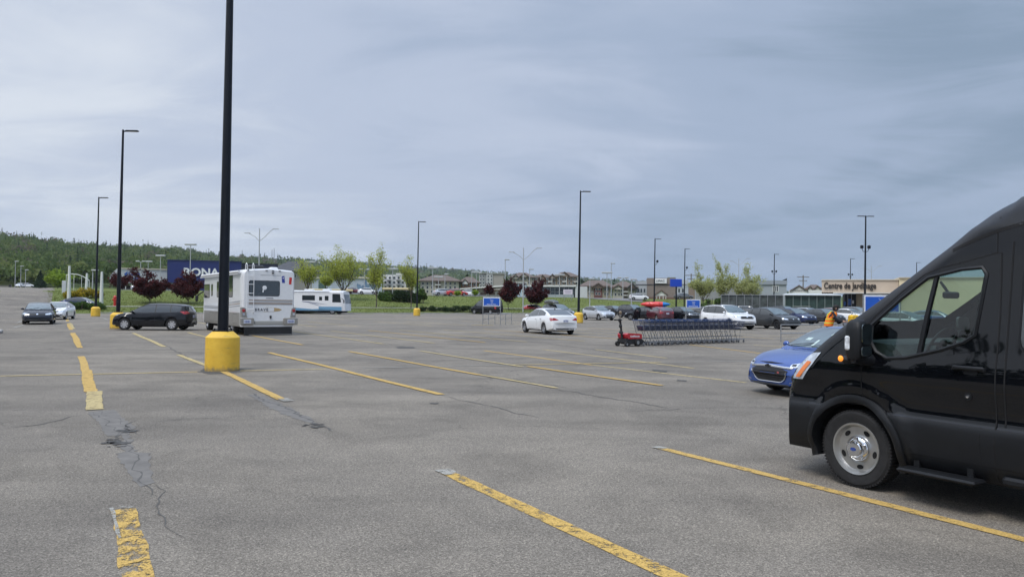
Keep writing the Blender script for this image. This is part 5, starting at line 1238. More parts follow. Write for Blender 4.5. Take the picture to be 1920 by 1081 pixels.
def lamp_post(label, x, y, h, heads=1, base=True, flood=0, m=POLE, r0=.105, r1=.055, rot=0, group=None, bh=.92, br=.40, arm=.75, lean=0, cat='lamp post', name='lamp_post'):
    z0 = terr(x, y) if wdist(x, y) > 0.3 else 0.0
    r = thing(name, label, cat, (x, y, z0), rot, group)
    if lean: r.rotation_euler = (0, lean, rot)
    zb = bh if base else 0
    if base:
        q = MB(); q.lathe([(br*.99, 0), (br, .05), (br*.985, bh-.14), (br*.94, bh-.12), (br*.60, bh), (0, bh)], 28, 0, 'z', caps=False); q.build('concrete_base', YCON, r, smooth=25)
        q = MB(); q.box((0, 0, bh+.015), (r0*2.9, r0*2.9, .03)); 
        for sx in (-1, 1):
            for sy in (-1, 1): q.lathe([(.018, bh+.03), (.018, bh+.075), (0, bh+.08)], 6, 0, 'z', (sx*r0*1.15, sy*r0*1.15, 0))
        q.build('base_plate', m, r)
    q = MB(); q.tube([(0, 0, zb), (0, 0, h)], [r0, r1], 14 if r0 > .08 else 8); q.build('pole', m, r, smooth=50)
    for k in range(heads):
        s = 1 if k == 0 else -1; q = MB(); q.box((s*(.10+arm*.55), 0, h-.06), (arm*.95, .24, .075), bev=.03); q.bar((0, 0, h-.10), (s*.28, 0, h-.07), .06); hd = q.build('lamp_head', m, r)
        q = MB(); q.box((s*(.10+arm*.62), 0, h-.103), (arm*.55, .18, .012)); q.build('lamp_lens', mat('frosted_lens', (.5, .5, .48), .4), hd)
    for k in range(flood):
        s = 1 if k == 0 else -1; q = MB(); zf = h*.70
        q.tube([(0, 0, zf-.45), (s*.22, 0, zf-.42), (s*.33, 0, zf-.25), (s*.33, 0, zf-.1)], .03, 6); q.build('floodlight_bracket', m, r)
        q = MB(); q.box((s*.38, 0, zf+.05), (.30, .30, .36), bev=.06); q.build('floodlight', m, r)
    return r
def P_at(px, d): return (px-960)/F_PX*d, d
def poles():
    p = G(416.5, 697); g = 'black lamp posts with yellow bases'
    r = lamp_post('nearest black lamp post rising out of frame, on a thick yellow concrete base', p.x-.15, p.y+.40, 11.2, lean=R_(.25), r0=.125, r1=.07, bh=.93, br=.395)
    q = MB(); q.tube([(0, 0, .96), (0, 0, 1.02)], .20, 20)
    for px, d, lb in ((222, 43.2, 'tall black lamp post just behind the nose of the black hatchback'), (180, 72, 'black lamp post with yellow base before the low hedge on the left'), (1085, 65, 'black lamp post with yellow base right of the white sedan'), (782, 91, 'black lamp post with yellow base at the far edge in the middle')):
        x, y = P_at(px, d); lamp_post(lb, x, y, 11.2, lean=R_(.5), group=g, rot=0, r0=.11 if d < 80 else .10)
    for px, d, lb, hd, fl in ((1226.5, 112, 'black lamp post with a side floodlight above the kayak', 1, 1), (1283, 134, 'black lamp post with a small floodlight between the blank blue sign and the pale trees', 1, 1), (1621.5, 81, 'black twin-headed lamp post with two floodlights before the garden centre', 2, 2), (1451, 146, 'distant black lamp post right of the pale green trees', 1, 2), (1594, 160, 'distant black lamp post rising above the garden centre roof', 1, 2), (1718, 168, 'distant black lamp post right of the garden centre lettering', 1, 0)):
        x, y = P_at(px, d); lamp_post(lb, x, y, 11.2, hd, base=False, flood=fl, lean=R_(.5), r0=.12, r1=.07)
    WP = mat('pale_grey_pole', (.42, .43, .44), .45, .3)
    def white(px, d, top, lb, kind='shoe', grp=None):
        x, y = P_at(px, d); z0 = terr(x, y) if wdist(x, y) > .3 else 0; zt = EYE+(yh(px)-top)/F_PX*d; h = zt-z0
        r = thing('lamp_post', lb, 'lamp post', (x, y, z0), 0, grp)
        q = MB(); q.tube([(0, 0, 0), (0, 0, h)], [.11, .07], 8); q.build('pole', WP, r, smooth=50)
        q = MB()
        if kind == 'shoe': q.box((.35, 0, h+.05), (1.0, .5, .22), bev=.05)
        elif kind == 'twin': q.box((.75, 0, h+.05), (.8, .5, .3), bev=.05); q.box((-.75, 0, h+.05), (.8, .5, .3), bev=.05); q.bar((-.8, 0, h-.1), (.8, 0, h-.1), .08)
        elif kind == 'wide': q.box((0, 0, h), (2.2, .5, .35), bev=.06)
        elif kind == 'curve':
            for s in (1, -1):
                w = 1.65 if s > 0 else 1.25; q.tube([(0, 0, h-1.9), (s*.5*w, 0, h-1.25), (s*w, 0, h-.35 if s > 0 else h-.9), (s*w*1.25, 0, h-.12 if s > 0 else h-.75)], .045, 5); q.box((s*w*1.45, 0, (h-.05 if s > 0 else h-.7)), (.9, .25, .12), bev=.03)
        q.build('lamp_head', WP, r)
        return r
    G1 = 'pale lamp posts on the far level'
    for a in ((28, 236, 490, 'leftmost of three pale lamp posts at the end of the left road'), (38.5, 240, 499, 'middle one of three pale lamp posts at the end of the left road'), (47.5, 246, 506, 'right one of three pale lamp posts at the end of the left road')): white(*a, grp=G1)
    white(263, 190, 490, 'pale twin lamp post above the white wing beside the big maple', 'twin', G1); white(277, 205, 490, 'pale lamp post over the middle of the white wing', 'wide', G1)
    white(300, 180, 479, 'pale lamp post next to the left edge of the blue store', 'wide', G1); white(356, 150, 458, 'tall pale lamp post in front of the blue store sign', 'wide', G1)
    white(485, 115, 428, 'tall street lamp with two curved arms rising behind the motorhome', 'curve'); white(981, 118, 464, 'street lamp with two curved arms between the two red maples', 'curve')
    white(173.5, 125, 507, 'short pale lamp post between the white entrance pylons', 'shoe', G1)
    for px, d, top, lb, kd in ((581, 160, 491, 'pale lamp post in front of the leftmost yellow-green tree', 'wide'), (683, 175, 505, 'pale lamp post between the two tallest yellow-green trees', 'twin'), (736, 160, 504, 'pale lamp post in front of the white flats', 'wide'), (811, 165, 502, 'pale lamp post left of the beige flats with brown roof', 'wide'), (822, 185, 519, 'short pale lamp post before the beige flats', 'wide'), (834, 178, 514, 'pale lamp post with a single head before the beige flats', 'shoe'), (884, 185, 511, 'thin pale lamp post left of the grey block', 'shoe'), (893, 178, 510, 'pale lamp post touching the left side of the grey block', 'wide'),
        (947, 150, 487, 'pale lamp post rising above the smaller red maple', 'shoe'), (993, 160, 505, 'pale lamp post before the gabled flats', 'shoe'), (1049, 165, 515, 'pale lamp post before the long glass shopfront', 'wide'), (1106, 135, 523, 'pale lamp post right of the black lamp post near the silver hatchback', 'shoe'), (1138, 160, 511, 'pale lamp post in front of the maroon-panelled flats', 'wide'), (1146, 170, 494, 'tallest pale lamp post before the brown-roofed houses', 'shoe'), (1168, 160, 521, 'pale lamp post before the gabled houses', 'twin'), (1184, 125, 524, 'pale lamp post left of the brown brick store', 'shoe'), (1304, 165, 525, 'pale post against the grey metal wall', 'shoe')):
        white(px, d, top, lb, kd, G1)
    white(1385, 190, 484, 'distant street lamp with curved arms above the pale green trees', 'curve'); white(1634, 210, 498, 'distant street lamp with curved arms above the garden centre roof', 'curve')
    WD = mat('grey_timber_pole', (.16, .14, .12), .9)
    for px, d, top, lb in ((1506, 230, 516, 'wooden utility pole with a crossarm beyond the white houses'), (1296, 240, 513, 'wooden utility pole with crossarms left of the pale trees')):
        x, y = P_at(px, d); z0 = terr(x, y); h = EYE+(yh(px)-top)/F_PX*d-z0; r = thing('utility_pole', lb, 'utility pole', (x, y, z0))
        q = MB(); q.tube([(0, 0, 0), (0, 0, h)], .17, 7); q.build('pole', WD, r); q = MB(); q.box((0, 0, h-.5), (3.6, .15, .2)); q.box((0, 0, h-1.6), (2.4, .15, .2)); q.build('crossarm', WD, r)
    for i, px in enumerate((453, 485+24, 513, 520, 700, 1226)):
        d = lerp(RIDGE, px)*1.0; S = lerp(SKYLINE, px); x, y = P_at(px, d); z0 = terr(x, y); h = EYE+(yh(px)-(S-(15, 20, 22, 12, 9, 10)[i]))/F_PX*d-z0
        q = MB(); q.tube([(0, 0, 0), (0, 0, h)], [1.3, .6], 4); o = q.build('radio_mast', GALV, loc=(x, y, z0)); tag(o, ('thin mast on the skyline left of the motorhome roof', 'left one of three masts on the ridge above the motorhome', 'middle, tallest mast on the ridge above the motorhome', 'right one of three masts on the ridge above the motorhome', 'thin mast on the ridge above the second yellow-green tree', 'tiny mast on the low ridge behind the brown-roofed houses')[i], 'mast', 'masts on the skyline')
poles()
# ================================================================ SIGNS, RAILS, TROLLEYS
SBLUE = mat('sign_blue', (.008, .085, .44), .45, var=.05); SWHITE = mat('sign_white', (.75, .78, .82), .5)
def cart_icon(mb, s, x, cz, cx=0.0):
    """shopping-trolley pictogram made of thin bars, on the plane x"""
    def b(a, c, w=.022): mb.bar((x, cx+a[0]*s, cz+a[1]*s), (x, cx+c[0]*s, cz+c[1]*s), w*s*10*.12)
    for a, c in (((.52, .5), (.36, .46)), ((.36, .46), (.20, -.30)), ((.33, .30), (-.36, .30)), ((-.36, .30), (-.26, -.14)), ((-.26, -.14), (.22, -.14)), ((.30, .08), (-.31, .08)), ((.20, -.30), (-.26, -.30)), ((.1, .3), (.08, -.14)), ((-.14, .3), (-.1, -.14))): b(a, c)
    for y in (.14, -.20): mb.lathe([(0, -.004), (.075*s, -.004), (.075*s, .004), (0, .004)], 10, 0, 'x', (x, cx+y*s, cz-.44*s))
def corral(label, o, rz, back=True, length=4.5, w=1.35, sgn_h=(1.38, 2.05)):
    """trolley bay: two rail sides and a portal carrying a blue sign; the sign faces local -X"""
    r = thing('trolley_bay', label, 'trolley bay', o, rz)
    q = MB()
    for sd in (1, -1): q.tube([(0, sd*w/2, 0), (0, sd*w/2, sgn_h[1]+.02)], .028, 8)
    q.tube([(0, w/2, sgn_h[1]), (0, -w/2, sgn_h[1])], .025, 8); q.tube([(0, w/2, sgn_h[0]-.01), (0, -w/2, sgn_h[0]-.01)], .022, 8); q.build('sign_portal', GALV, r, smooth=50)
    for sd in (1, -1):
        q = MB(); y = sd*w/2
        for z in (.82, .45): q.tube([(0, y, z), (length, y, z)], .022, 6)
        for x in (length*.45, length): q.tube([(x, y, 0), (x, y, .84)], .026, 6)
        q.build('side_rail', GALV, r, smooth=50)
    q = MB(); q.tube([(length, w/2, .82), (length, -w/2, .82)], .022, 6); q.build('end_rail', GALV, r)
    zc = (sgn_h[0]+sgn_h[1])/2; hh = (sgn_h[1]-sgn_h[0])-.04
    q = MB(); q.box((-.035, 0, zc), (.02, w-.05, hh)); pn = q.build('sign_panel', SWHITE, r)
    q = MB(); q.box((-.047, 0, zc), (.008, w-.13, hh-.08)); q.build('blue_field', SBLUE, pn)
    q = MB(); cart_icon(q, .30, -.056, zc+.07, -.02); q.box((-.054, 0, zc-hh*.5+.085), (.006, w-.35, .010)); q.build('trolley_symbol', SWHITE, pn)
    t = text_mesh('Retour des chariots', .085, .004, bold=.0015, align='CENTER', name='sign_lettering', m=SWHITE, parent=pn)
    t.matrix_local = Matrix(((0, 0, -1, -.056), (-1, 0, 0, 0), (0, 1, 0, zc-.205), (0, 0, 0, 1)))
    return r
def bays():
    a = D(922, 570, 57.0); corral('trolley return bay with small blue sign in the middle of the lot', (a.x, 57, 0), R_(75), length=3.2)
    q = MB(); p = G(905, 609); q.box((p.x, p.y-.3, .012), (1.6, .35, .012)); tag(q.build('painted_base_strip', YEL2), kind='structure')
    a = D(1300, 570, 60.0); corral('trolley return bay with blue sign above the parked cars, centre right', (a.x, 60, 0), R_(78), length=3.0, w=1.1)
    a = D(1653, 570, 30.2); r = corral('trolley return bay whose blue sign stands just left of the black van', (a.x, 30.2, 0), R_(84), length=3.0, w=1.38, sgn_h=(1.40, 2.11))
    # low rails of the same bay reaching left, behind the blue car
    r = thing('guard_rail', 'low galvanised rail behind the roof of the blue sedan', 'rail', G(1464, 641)); q = MB()
    for p in ((0, 0), (2.2, .9), (4.2, 1.7)): q.tube([(p[0], p[1], 0), (p[0], p[1], .80)], .026, 8)
    for z in (.79, .40): q.tube([(0, 0, z), (2.2, .9, z), (4.2, 1.7, z)], .024, 8)
    q.build('rail', GALV, r, smooth=50)
    # blank blue sign on a pole and the small white billboard
    x, y = P_at(1268, 115); r = thing('roadside_sign', 'blank blue rectangular sign on a black pole', 'sign', (x, y, 0)); q = MB(); q.tube([(0, 0, 0), (0, 0, 4.3)], .12, 8); q.build('pole', POLE, r)
    q = MB(); q.box((-.05, 0, 4.85), (1.75, .25, 1.15), bev=.03); q.build('sign_panel', mat('vivid_blue', (.004, .05, .42), .4), r)
    x, y = P_at(1065, 150); z = terr(x, y); r = thing('billboard', 'small white sign board on the grass before the glass shopfront', 'sign', (x, y, z)); q = MB(); q.box((0, 0, 1.7), (1.8, .12, .95), bev=.02); q.build('sign_panel', mat('pinkish_board', (.68, .62, .70), .5), r); q = MB()
    for i in range(3): q.box((0, -.07, 1.95-.24*i), (1.4-.2*i, .02, .09))
    q.build('faint_lettering', mat('pale_purple_ink', (.42, .36, .48), .5), r); q = MB()
    for s in (-.7, .7): q.tube([(s, 0, 0), (s, 0, 1.3)], .05, 6)
    q.build('leg', GALV, r)
    # fire hydrant
    x, y = P_at(216, 98); r = thing('fire_hydrant', 'red fire hydrant on the verge beside the tall lamp post on the left', 'hydrant', (x, y, terr(x, y))); HR = mat('hydrant_red', (.45, .03, .02), .4)
    q = MB(); q.lathe([(.24, 0), (.24, .08), (.17, .1), (.17, 1.05), (.22, 1.08), (.20, 1.22), (.08, 1.36), (0, 1.38)], 14, 0, 'z'); q.build('barrel', HR, r, smooth=40); q = MB()
    q.lathe([(.11, -.32), (.13, -.25), (.13, .25), (.11, .32)], 10, 0, 'x', (0, 0, .85)); q.build('hose_outlet', HR, r, smooth=40)
bays()
def trolleys():
    A = G(1211, 647.5); B = G(1377, 641.5); d = (B-A); n = 18; ang = math.atan2(d.y, d.x); d /= (n-1)
    BWIRE = mat('basket_wire', (.085, .095, .14), .4, .4)
    WIRE = mat('trolley_wire', (.30, .31, .33), .35, .7); PB = mat('trolley_blue_plastic', (.015, .045, .14), .5); WC = mat('caster_grey', (.10, .10, .105), .6)
    r = thing('shopping_trolley', 'blue and grey wire trolley at the tractor end of the nested row', 'shopping trolley', A, ang, 'nested shopping trolleys')
    q = MB()
    # basket: corner wires, then the mesh of its four sides and floor
    def P(x, y, z):      # x 0 rear..1 front, y -1..1, z 0 floor..1 rim
        yy = y*((.27-.06*x)+(.0+.02)*z); xr_ = -.42+.10*(1-z); xf = .44-.10*(1-z); zz = (.60+.05*x)+z*((.98-.04*x)-(.60+.05*x)); return (xr_+(xf-xr_)*x, yy, zz)
    for k in range(13):
        x = k/12
        for y in (-1, 1): q.tube([P(x, y, 0), P(x, y, 1)], .0042, 3, cap=False)
        q.tube([P(x, -1, 0), P(x, 1, 0)], .0042, 3, cap=False)
    for z in (.2, .45, .7):
        q.tube([P(0, -1, z), P(1, -1, z), P(1, 1, z), P(0, 1, z)], .0042, 3, cap=False)
    for y in (-1, 1): q.tube([P(0, y, 0), P(0, y, 1)], .012, 4)
    for k in range(7):
        y = -1+2*k/6; q.tube([P(1, y, 0), P(1, y, 1)], .0042, 3, cap=False); q.tube([P(0, y, .0), P(0, y, 1)], .0042, 3, cap=False); q.tube([P(0, y, 0), P(1, y, 0)], .0042, 3, cap=False)
    bk = q.build('basket', BWIRE, r)
    q = MB(); q.tube([P(0, -1, 1), P(1, -1, 1), P(1, 1, 1), P(0, 1, 1)], .010, 5); q.build('blue_rim', PB, bk)
    q = MB(); q.box((-.02, 0, .93), (.70, .50, .02)) if False else q.tube([P(0.1, -1, .86), P(.95, -1, .86), P(.95, 1, .86), P(.1, 1, .86)], .012, 4); q.build('blue_side_band', BWIRE, bk)
    q = MB()
    for s in (-1, 1):
        q.tube([(-.40, s*.24, .13), (.42, s*.20, .15)], .013, 5); q.tube([(-.12, s*.22, .15), (-.34, s*.23, .56), (-.44, s*.255, .98), (-.53, s*.26, 1.03)], .012, 5); q.tube([(.05, s*.215, .15), (.12, s*.215, .58)], .008, 4)
    for x in (-.35, 0, .4): q.tube([(x, -.23, .145), (x, .23, .145)], .009, 4)
    q.build('frame', WIRE, r)
    q = MB()
    for k in range(6): q.tube([(-.3, -.2+.08*k, .30), (.36, -.17+.068*k, .30)], .004, 3)
    q.tube([(-.3, -.22, .30), (.36, -.19, .30), (.36, .19, .30), (-.3, .22, .30), (-.3, -.22, .30)], .006, 4); q.build('lower_tray', WIRE, r)
    q = MB(); q.tube([(-.53, -.27, 1.03), (-.53, .27, 1.03)], .018, 6); q.build('handle', PB, r)
    q = MB(); q.prism([(-.40, .80), (-.30, .62), (-.12, .74), (-.2, .82)], -.15, .15, 'y'); q.build('child_seat', mat('seat_flap', (.05, .07, .12), .5), r)
    for x, y in ((-.38, .23), (-.38, -.23), (.38, .19), (.38, -.19)):
        q = MB(); q.lathe([(.0, -.014), (.055, -.014), (.062, 0), (.055, .014), (0, .014)], 10, 0, 'y', (x, y, .062)); w = q.build('caster_wheel', WC, r); q = MB(); q.box((x+.01, y, .10), (.06, .035, .07)); q.build('caster_fork', WIRE, w)
    for i in range(1, n):
        c = copy_tree(r); c.location = A+d*i+Vector((random.uniform(-.02, .02), random.uniform(-.015, .015), 0)); c.rotation_euler = (0, 0, ang+random.uniform(-.012, .012))
        c['label'] = ('blue and grey wire trolley at the far right end of the nested row' if i == n-1 else 'blue and grey wire trolley nested in the middle of the long row')
    # powered trolley pusher
    p = G(1180, 648.5); r = thing('trolley_pusher', 'red motorised trolley pusher with tall black handlebar at the left of the trolleys', 'trolley pusher', p, ang)
    RD = mat('pusher_red', (.42, .012, .022), .35, 0, .5, var=.1)
    q = MB(); q.prism(rounded([(-.34, .30), (-.40, .47), (-.32, .53), (.42, .49), (.44, .30)], .04), -.27, .27, 'y'); q.build('motor_cover', RD, r)
    q = MB(); q.prism([(-.42, .16), (-.42, .31), (.42, .31), (.66, .16), (.66, .08), (-.2, .08)], -.24, .24, 'y'); q.build('chassis', DARK, r)
    t = text_mesh('CartManager', .10, .004, bold=.002, align='CENTER', name='cover_lettering', m=SWHITE, parent=r); t.matrix_local = Matrix(((1, 0, 0, .04), (0, 0, -1, -.274), (0, 1, 0, .37), (0, 0, 0, 1)))
    q = MB(); q.tube([(-.40, 0, .25), (-.46, 0, .7), (-.52, 0, 1.05)], .045, 8); q.box((-.54, 0, 1.03), (.12, .10, .14), bev=.03); q.box((-.49, 0, .80), (.10, .14, .14), bev=.03); q.box((-.46, 0, .55), (.09, .2, .12), bev=.03); q.build('handle_column', DARK, r)
    q = MB(); q.tube([(-.66, -.2, 1.04), (-.54, -.12, 1.04), (-.54, .12, 1.04), (-.66, .2, 1.04)], .028, 6); q.build('handlebar', DARK, r)
    q = MB(); q.tube([(-.52, 0, 1.05), (-.50, 0, 1.30)], .012, 5); q.lathe([(0, -.07), (.05, -.05), (.065, 0), (.05, .05), (0, .07)], 10, 0, 'z', (-.50, 0, 1.33)); q.build('warning_beacon', mat('beacon_dull', (.20, .15, .10), .4), r)
    for x, rr in ((.20, .155), (-.40, .10)):
        for s in (1, -1):
            q = MB(); q.lathe([(rr*.5, -.04), (rr*.95, -.045), (rr, 0), (rr*.95, .045), (rr*.5, .04)], 20, 0, 'y', (x, s*.26, rr), close=True); w = q.build('wheel', RUBBER, r, smooth=40); q = MB(); q.lathe([(0, -.03), (rr*.5, -.03), (rr*.5, .03), (0, .03)], 12, 0, 'y', (x, s*.26, rr)); q.build('rim', GALV, w)
trolleys()
# ================================================================ BUILDINGS
WINM = mat('window_pane_far', (.035, .045, .055), .12, 0, .5); WFR = mat('white_window_frame', (.66, .66, .64), .6)
class Bld:
    """local x runs along the front, y away from the viewer, z up; origin at the left foot of the front"""
    def __init__(s, name, label, pl, pr, d, rz=0.0, cat='building', zb=None, group=None, off=0.0):
        s.x0 = (pl-960)/F_PX*d; s.d = d; s.w = (pr-pl)/F_PX*d; s.pl = pl; s.pr = pr
        edge = pl if pl > 960 else (pr if pr < 960 else 960)      # fronts stand square to the street that passes the viewer
        s.rz = rz = -math.atan((edge-960)/F_PX)
        s.z0 = (min(terr(s.x0, d), terr(s.x0+s.w, d)) if zb is None else zb)-.3
        s.r = thing(name, label, cat, (s.x0, d, s.z0), rz, group)
    def X(s, px):
        t = (px-960)/F_PX; return (t*s.d-s.x0)/(math.cos(s.rz)-t*math.sin(s.rz))
    def Z(s, py, px=None):
        px = px or (s.pl+s.pr)/2; return EYE+(yh(px)-py)/F_PX*(s.d+s.X(px)*math.sin(s.rz))-s.z0
    def box(s, name, p0, p1, ytop, ybot, m, dep=12.0, y=0.0, bev=0, parent=None, px=None):
        a, b = s.X(p0), s.X(p1); pm = px or (p0+p1)/2; z1 = s.Z(ytop, pm); z0 = s.Z(ybot, pm) if ybot is not None else 0.0
        return MB().box(((a+b)/2, y+dep/2, (z0+z1)/2), (b-a, dep, z1-z0), bev=bev).build(name, m, parent or s.r)
    def win(s, p0, p1, y0, y1, m=None, y=0.0, fr=True, name='window', bars=0):
        a, b = s.X(p0), s.X(p1); z1, z0 = s.Z(y0, (p0+p1)/2), s.Z(y1, (p0+p1)/2)
        f = MB()
        if fr:
            t = min(.18, (b-a)*.12)
            f.box(((a+b)/2, y-.05, z1+t/2), (b-a+2*t, .10, t)); f.box(((a+b)/2, y-.05, z0-t/2), (b-a+2*t, .10, t)); f.box((a-t/2, y-.05, (z0+z1)/2), (t, .10, z1-z0)); f.box((b+t/2, y-.05, (z0+z1)/2), (t, .10, z1-z0))
            for k in range(bars): f.box((a+(b-a)*(k+1)/(bars+1), y-.05, (z0+z1)/2), (.10, .10, z1-z0))
            o = f.build(name, WFR, s.r); MB().box(((a+b)/2, y-.02, (z0+z1)/2), (b-a, .04, z1-z0)).build('pane', m or WINM, o)
        else:
            o = MB().box(((a+b)/2, y-.02, (z0+z1)/2), (b-a, .05, z1-z0)).build(name, m or WINM, s.r)
        return o
    def hip(s, name, p0, p1, yr, ye, m, dep=12.0, over=.6, inset=None, y=0.0, gable=False):
        a, b = s.X(p0)-over, s.X(p1)+over; ze, zr = s.Z(ye, (p0+p1)/2), s.Z(yr, (p0+p1)/2); i = (0 if gable else (inset if inset is not None else min(dep/2, (b-a)*.35)))
        q = MB(); q.add([(a, y-over, ze), (b, y-over, ze), (b, y+dep+over, ze), (a, y+dep+over, ze), (a+i, y+dep/2, zr), (b-i, y+dep/2, zr), (a, y-over, ze-.25), (b, y-over, ze-.25), (b, y+dep+over, ze-.25), (a, y+dep+over, ze-.25)],
              [(0, 1, 5, 4), (1, 2, 5), (2, 3, 4, 5), (3, 0, 4), (6, 7, 1, 0), (7, 8, 2, 1), (8, 9, 3, 2), (9, 6, 0, 3), (9, 8, 7, 6)]); return q.build(name, m, s.r)
    def frontgable(s, name, p0, p1, yr, ye, m, dep=6, y=-.8, wall=None):
        a, b = s.X(p0), s.X(p1); ze, zr = s.Z(ye, (p0+p1)/2), s.Z(yr, (p0+p1)/2); c = (a+b)/2; o = .35
        q = MB(); q.add([(a-o, y-.3, ze-.1), (c, y-.3, zr+.1), (b+o, y-.3, ze-.1), (a-o, y+dep, ze-.1), (c, y+dep, zr+.1), (b+o, y+dep, ze-.1), (a-o, y-.3, ze-.4), (c, y-.3, zr-.2), (b+o, y-.3, ze-.4), (a-o, y+dep, ze-.4), (c, y+dep, zr-.2), (b+o, y+dep, ze-.4)],
              [(0, 1, 4, 3), (1, 2, 5, 4), (6, 9, 10, 7), (7, 10, 11, 8), (0, 6, 7, 1), (1, 7, 8, 2), (0, 3, 9, 6), (2, 8, 11, 5)]); g = q.build(name, m, s.r)
        if wall is not None:
            MB().prism([(a, ze-.4), (b, ze-.4), (c, zr-.25)], y, y+.3, 'y').build('gable_wall', wall, s.r)
        return g
def letters(txt, parent, x, z, capw, caph, y=-.12, m=None, bold=.0, align='LEFT', depth=.12, space=1.0):
    """front-facing lettering: text of given cap height stretched to the measured width"""
    size = caph/.70; t = text_mesh(txt, size, depth, bold, align, space=space, name='sign_lettering', m=m, parent=parent)
    xs = [v.co.x for v in t.data.vertices]; wd = max(xs)-min(xs); k = capw/wd
    for v in t.data.vertices: v.co.x = (v.co.x-min(xs))*k
    t.matrix_local = Matrix(((1, 0, 0, x), (0, 0, -1, y), (0, 1, 0, z), (0, 0, 0, 1))); return t
def clad(name, a, sc_=1.0, horiz=False, rough=.5, k=.88, metal=0):
    """ribbed metal or board cladding"""
    if name in MATS: return MATS[name]
    m, nt, b = _nodes(name); N, L = nt.nodes, nt.links; tc = N.new('ShaderNodeTexCoord'); w = N.new('ShaderNodeTexWave'); w.bands_direction = 'Z' if horiz else 'X'; w.inputs['Scale'].default_value = sc_; w.inputs['Distortion'].default_value = 0
    L.new(tc.outputs['Object'], w.inputs[0]); r = N.new('ShaderNodeValToRGB'); e = r.color_ramp.elements; e[0].position = .1; e[0].color = (*[c*k for c in a], 1); e[1].position = .35; e[1].color = (*a, 1); L.new(w.outputs['Fac'], r.inputs[0])
    n = N.new('ShaderNodeTexNoise'); n.inputs['Scale'].default_value = .3; n.inputs['Detail'].default_value = 5; L.new(tc.outputs['Object'], n.inputs['Vector']); r2 = N.new('ShaderNodeValToRGB'); L.new(n.outputs[0], r2.inputs[0]); f = r2.color_ramp.elements; f[0].position = .3; f[0].color = (.86, .86, .86, 1); f[1].position = .7; f[1].color = (1, 1, 1, 1)
    mx = N.new('ShaderNodeMix'); mx.data_type = 'RGBA'; mx.blend_type = 'MULTIPLY'; mx.inputs[0].default_value = 1; L.new(r.outputs[0], mx.inputs[6]); L.new(r2.outputs[0], mx.inputs[7]); L.new(mx.outputs[2], b.inputs['Base Color']); b.inputs['Roughness'].default_value = rough; b.inputs['Metallic'].default_value = metal
    MATS[name] = m; return m
def brick(name, a, c, mort=(.3, .28, .25), sc_=2.0):
    if name in MATS: return MATS[name]
    m, nt, b = _nodes(name); N, L = nt.nodes, nt.links; tc = N.new('ShaderNodeTexCoord'); mp = N.new('ShaderNodeMapping'); mp.inputs['Rotation'].default_value = (R_(90), 0, 0); L.new(tc.outputs['Object'], mp.inputs[0])
    w = N.new('ShaderNodeTexBrick'); L.new(mp.outputs[0], w.inputs[0]); w.inputs['Color1'].default_value = (*a, 1); w.inputs['Color2'].default_value = (*c, 1); w.inputs['Mortar'].default_value = (*mort, 1); w.inputs['Scale'].default_value = sc_
    L.new(w.outputs[0], b.inputs['Base Color']); b.inputs['Roughness'].default_value = .9; MATS[name] = m; return m
CREAM = mat('cream_render', (.46, .44, .38), .9, var=.08, vscale=.4); LGREY = mat('light_grey_render', (.42, .43, .42), .9, var=.08, vscale=.4); BEIGE = mat('beige_render', (.40, .36, .29), .9, var=.1, vscale=.4)
ROOFB = mat('brown_shingle', (.135, .105, .09), .95, var=.25, vscale=2); ROOFD = mat('dark_shingle', (.07, .072, .08), .95, var=.25, vscale=2); BRK = brick('brown_brick', (.24, .17, .13), (.20, .14, .11)); RBRK = brick('red_brick', (.30, .13, .08), (.25, .11, .07))
TRIM = mat('white_trim', (.68, .68, .66), .6)
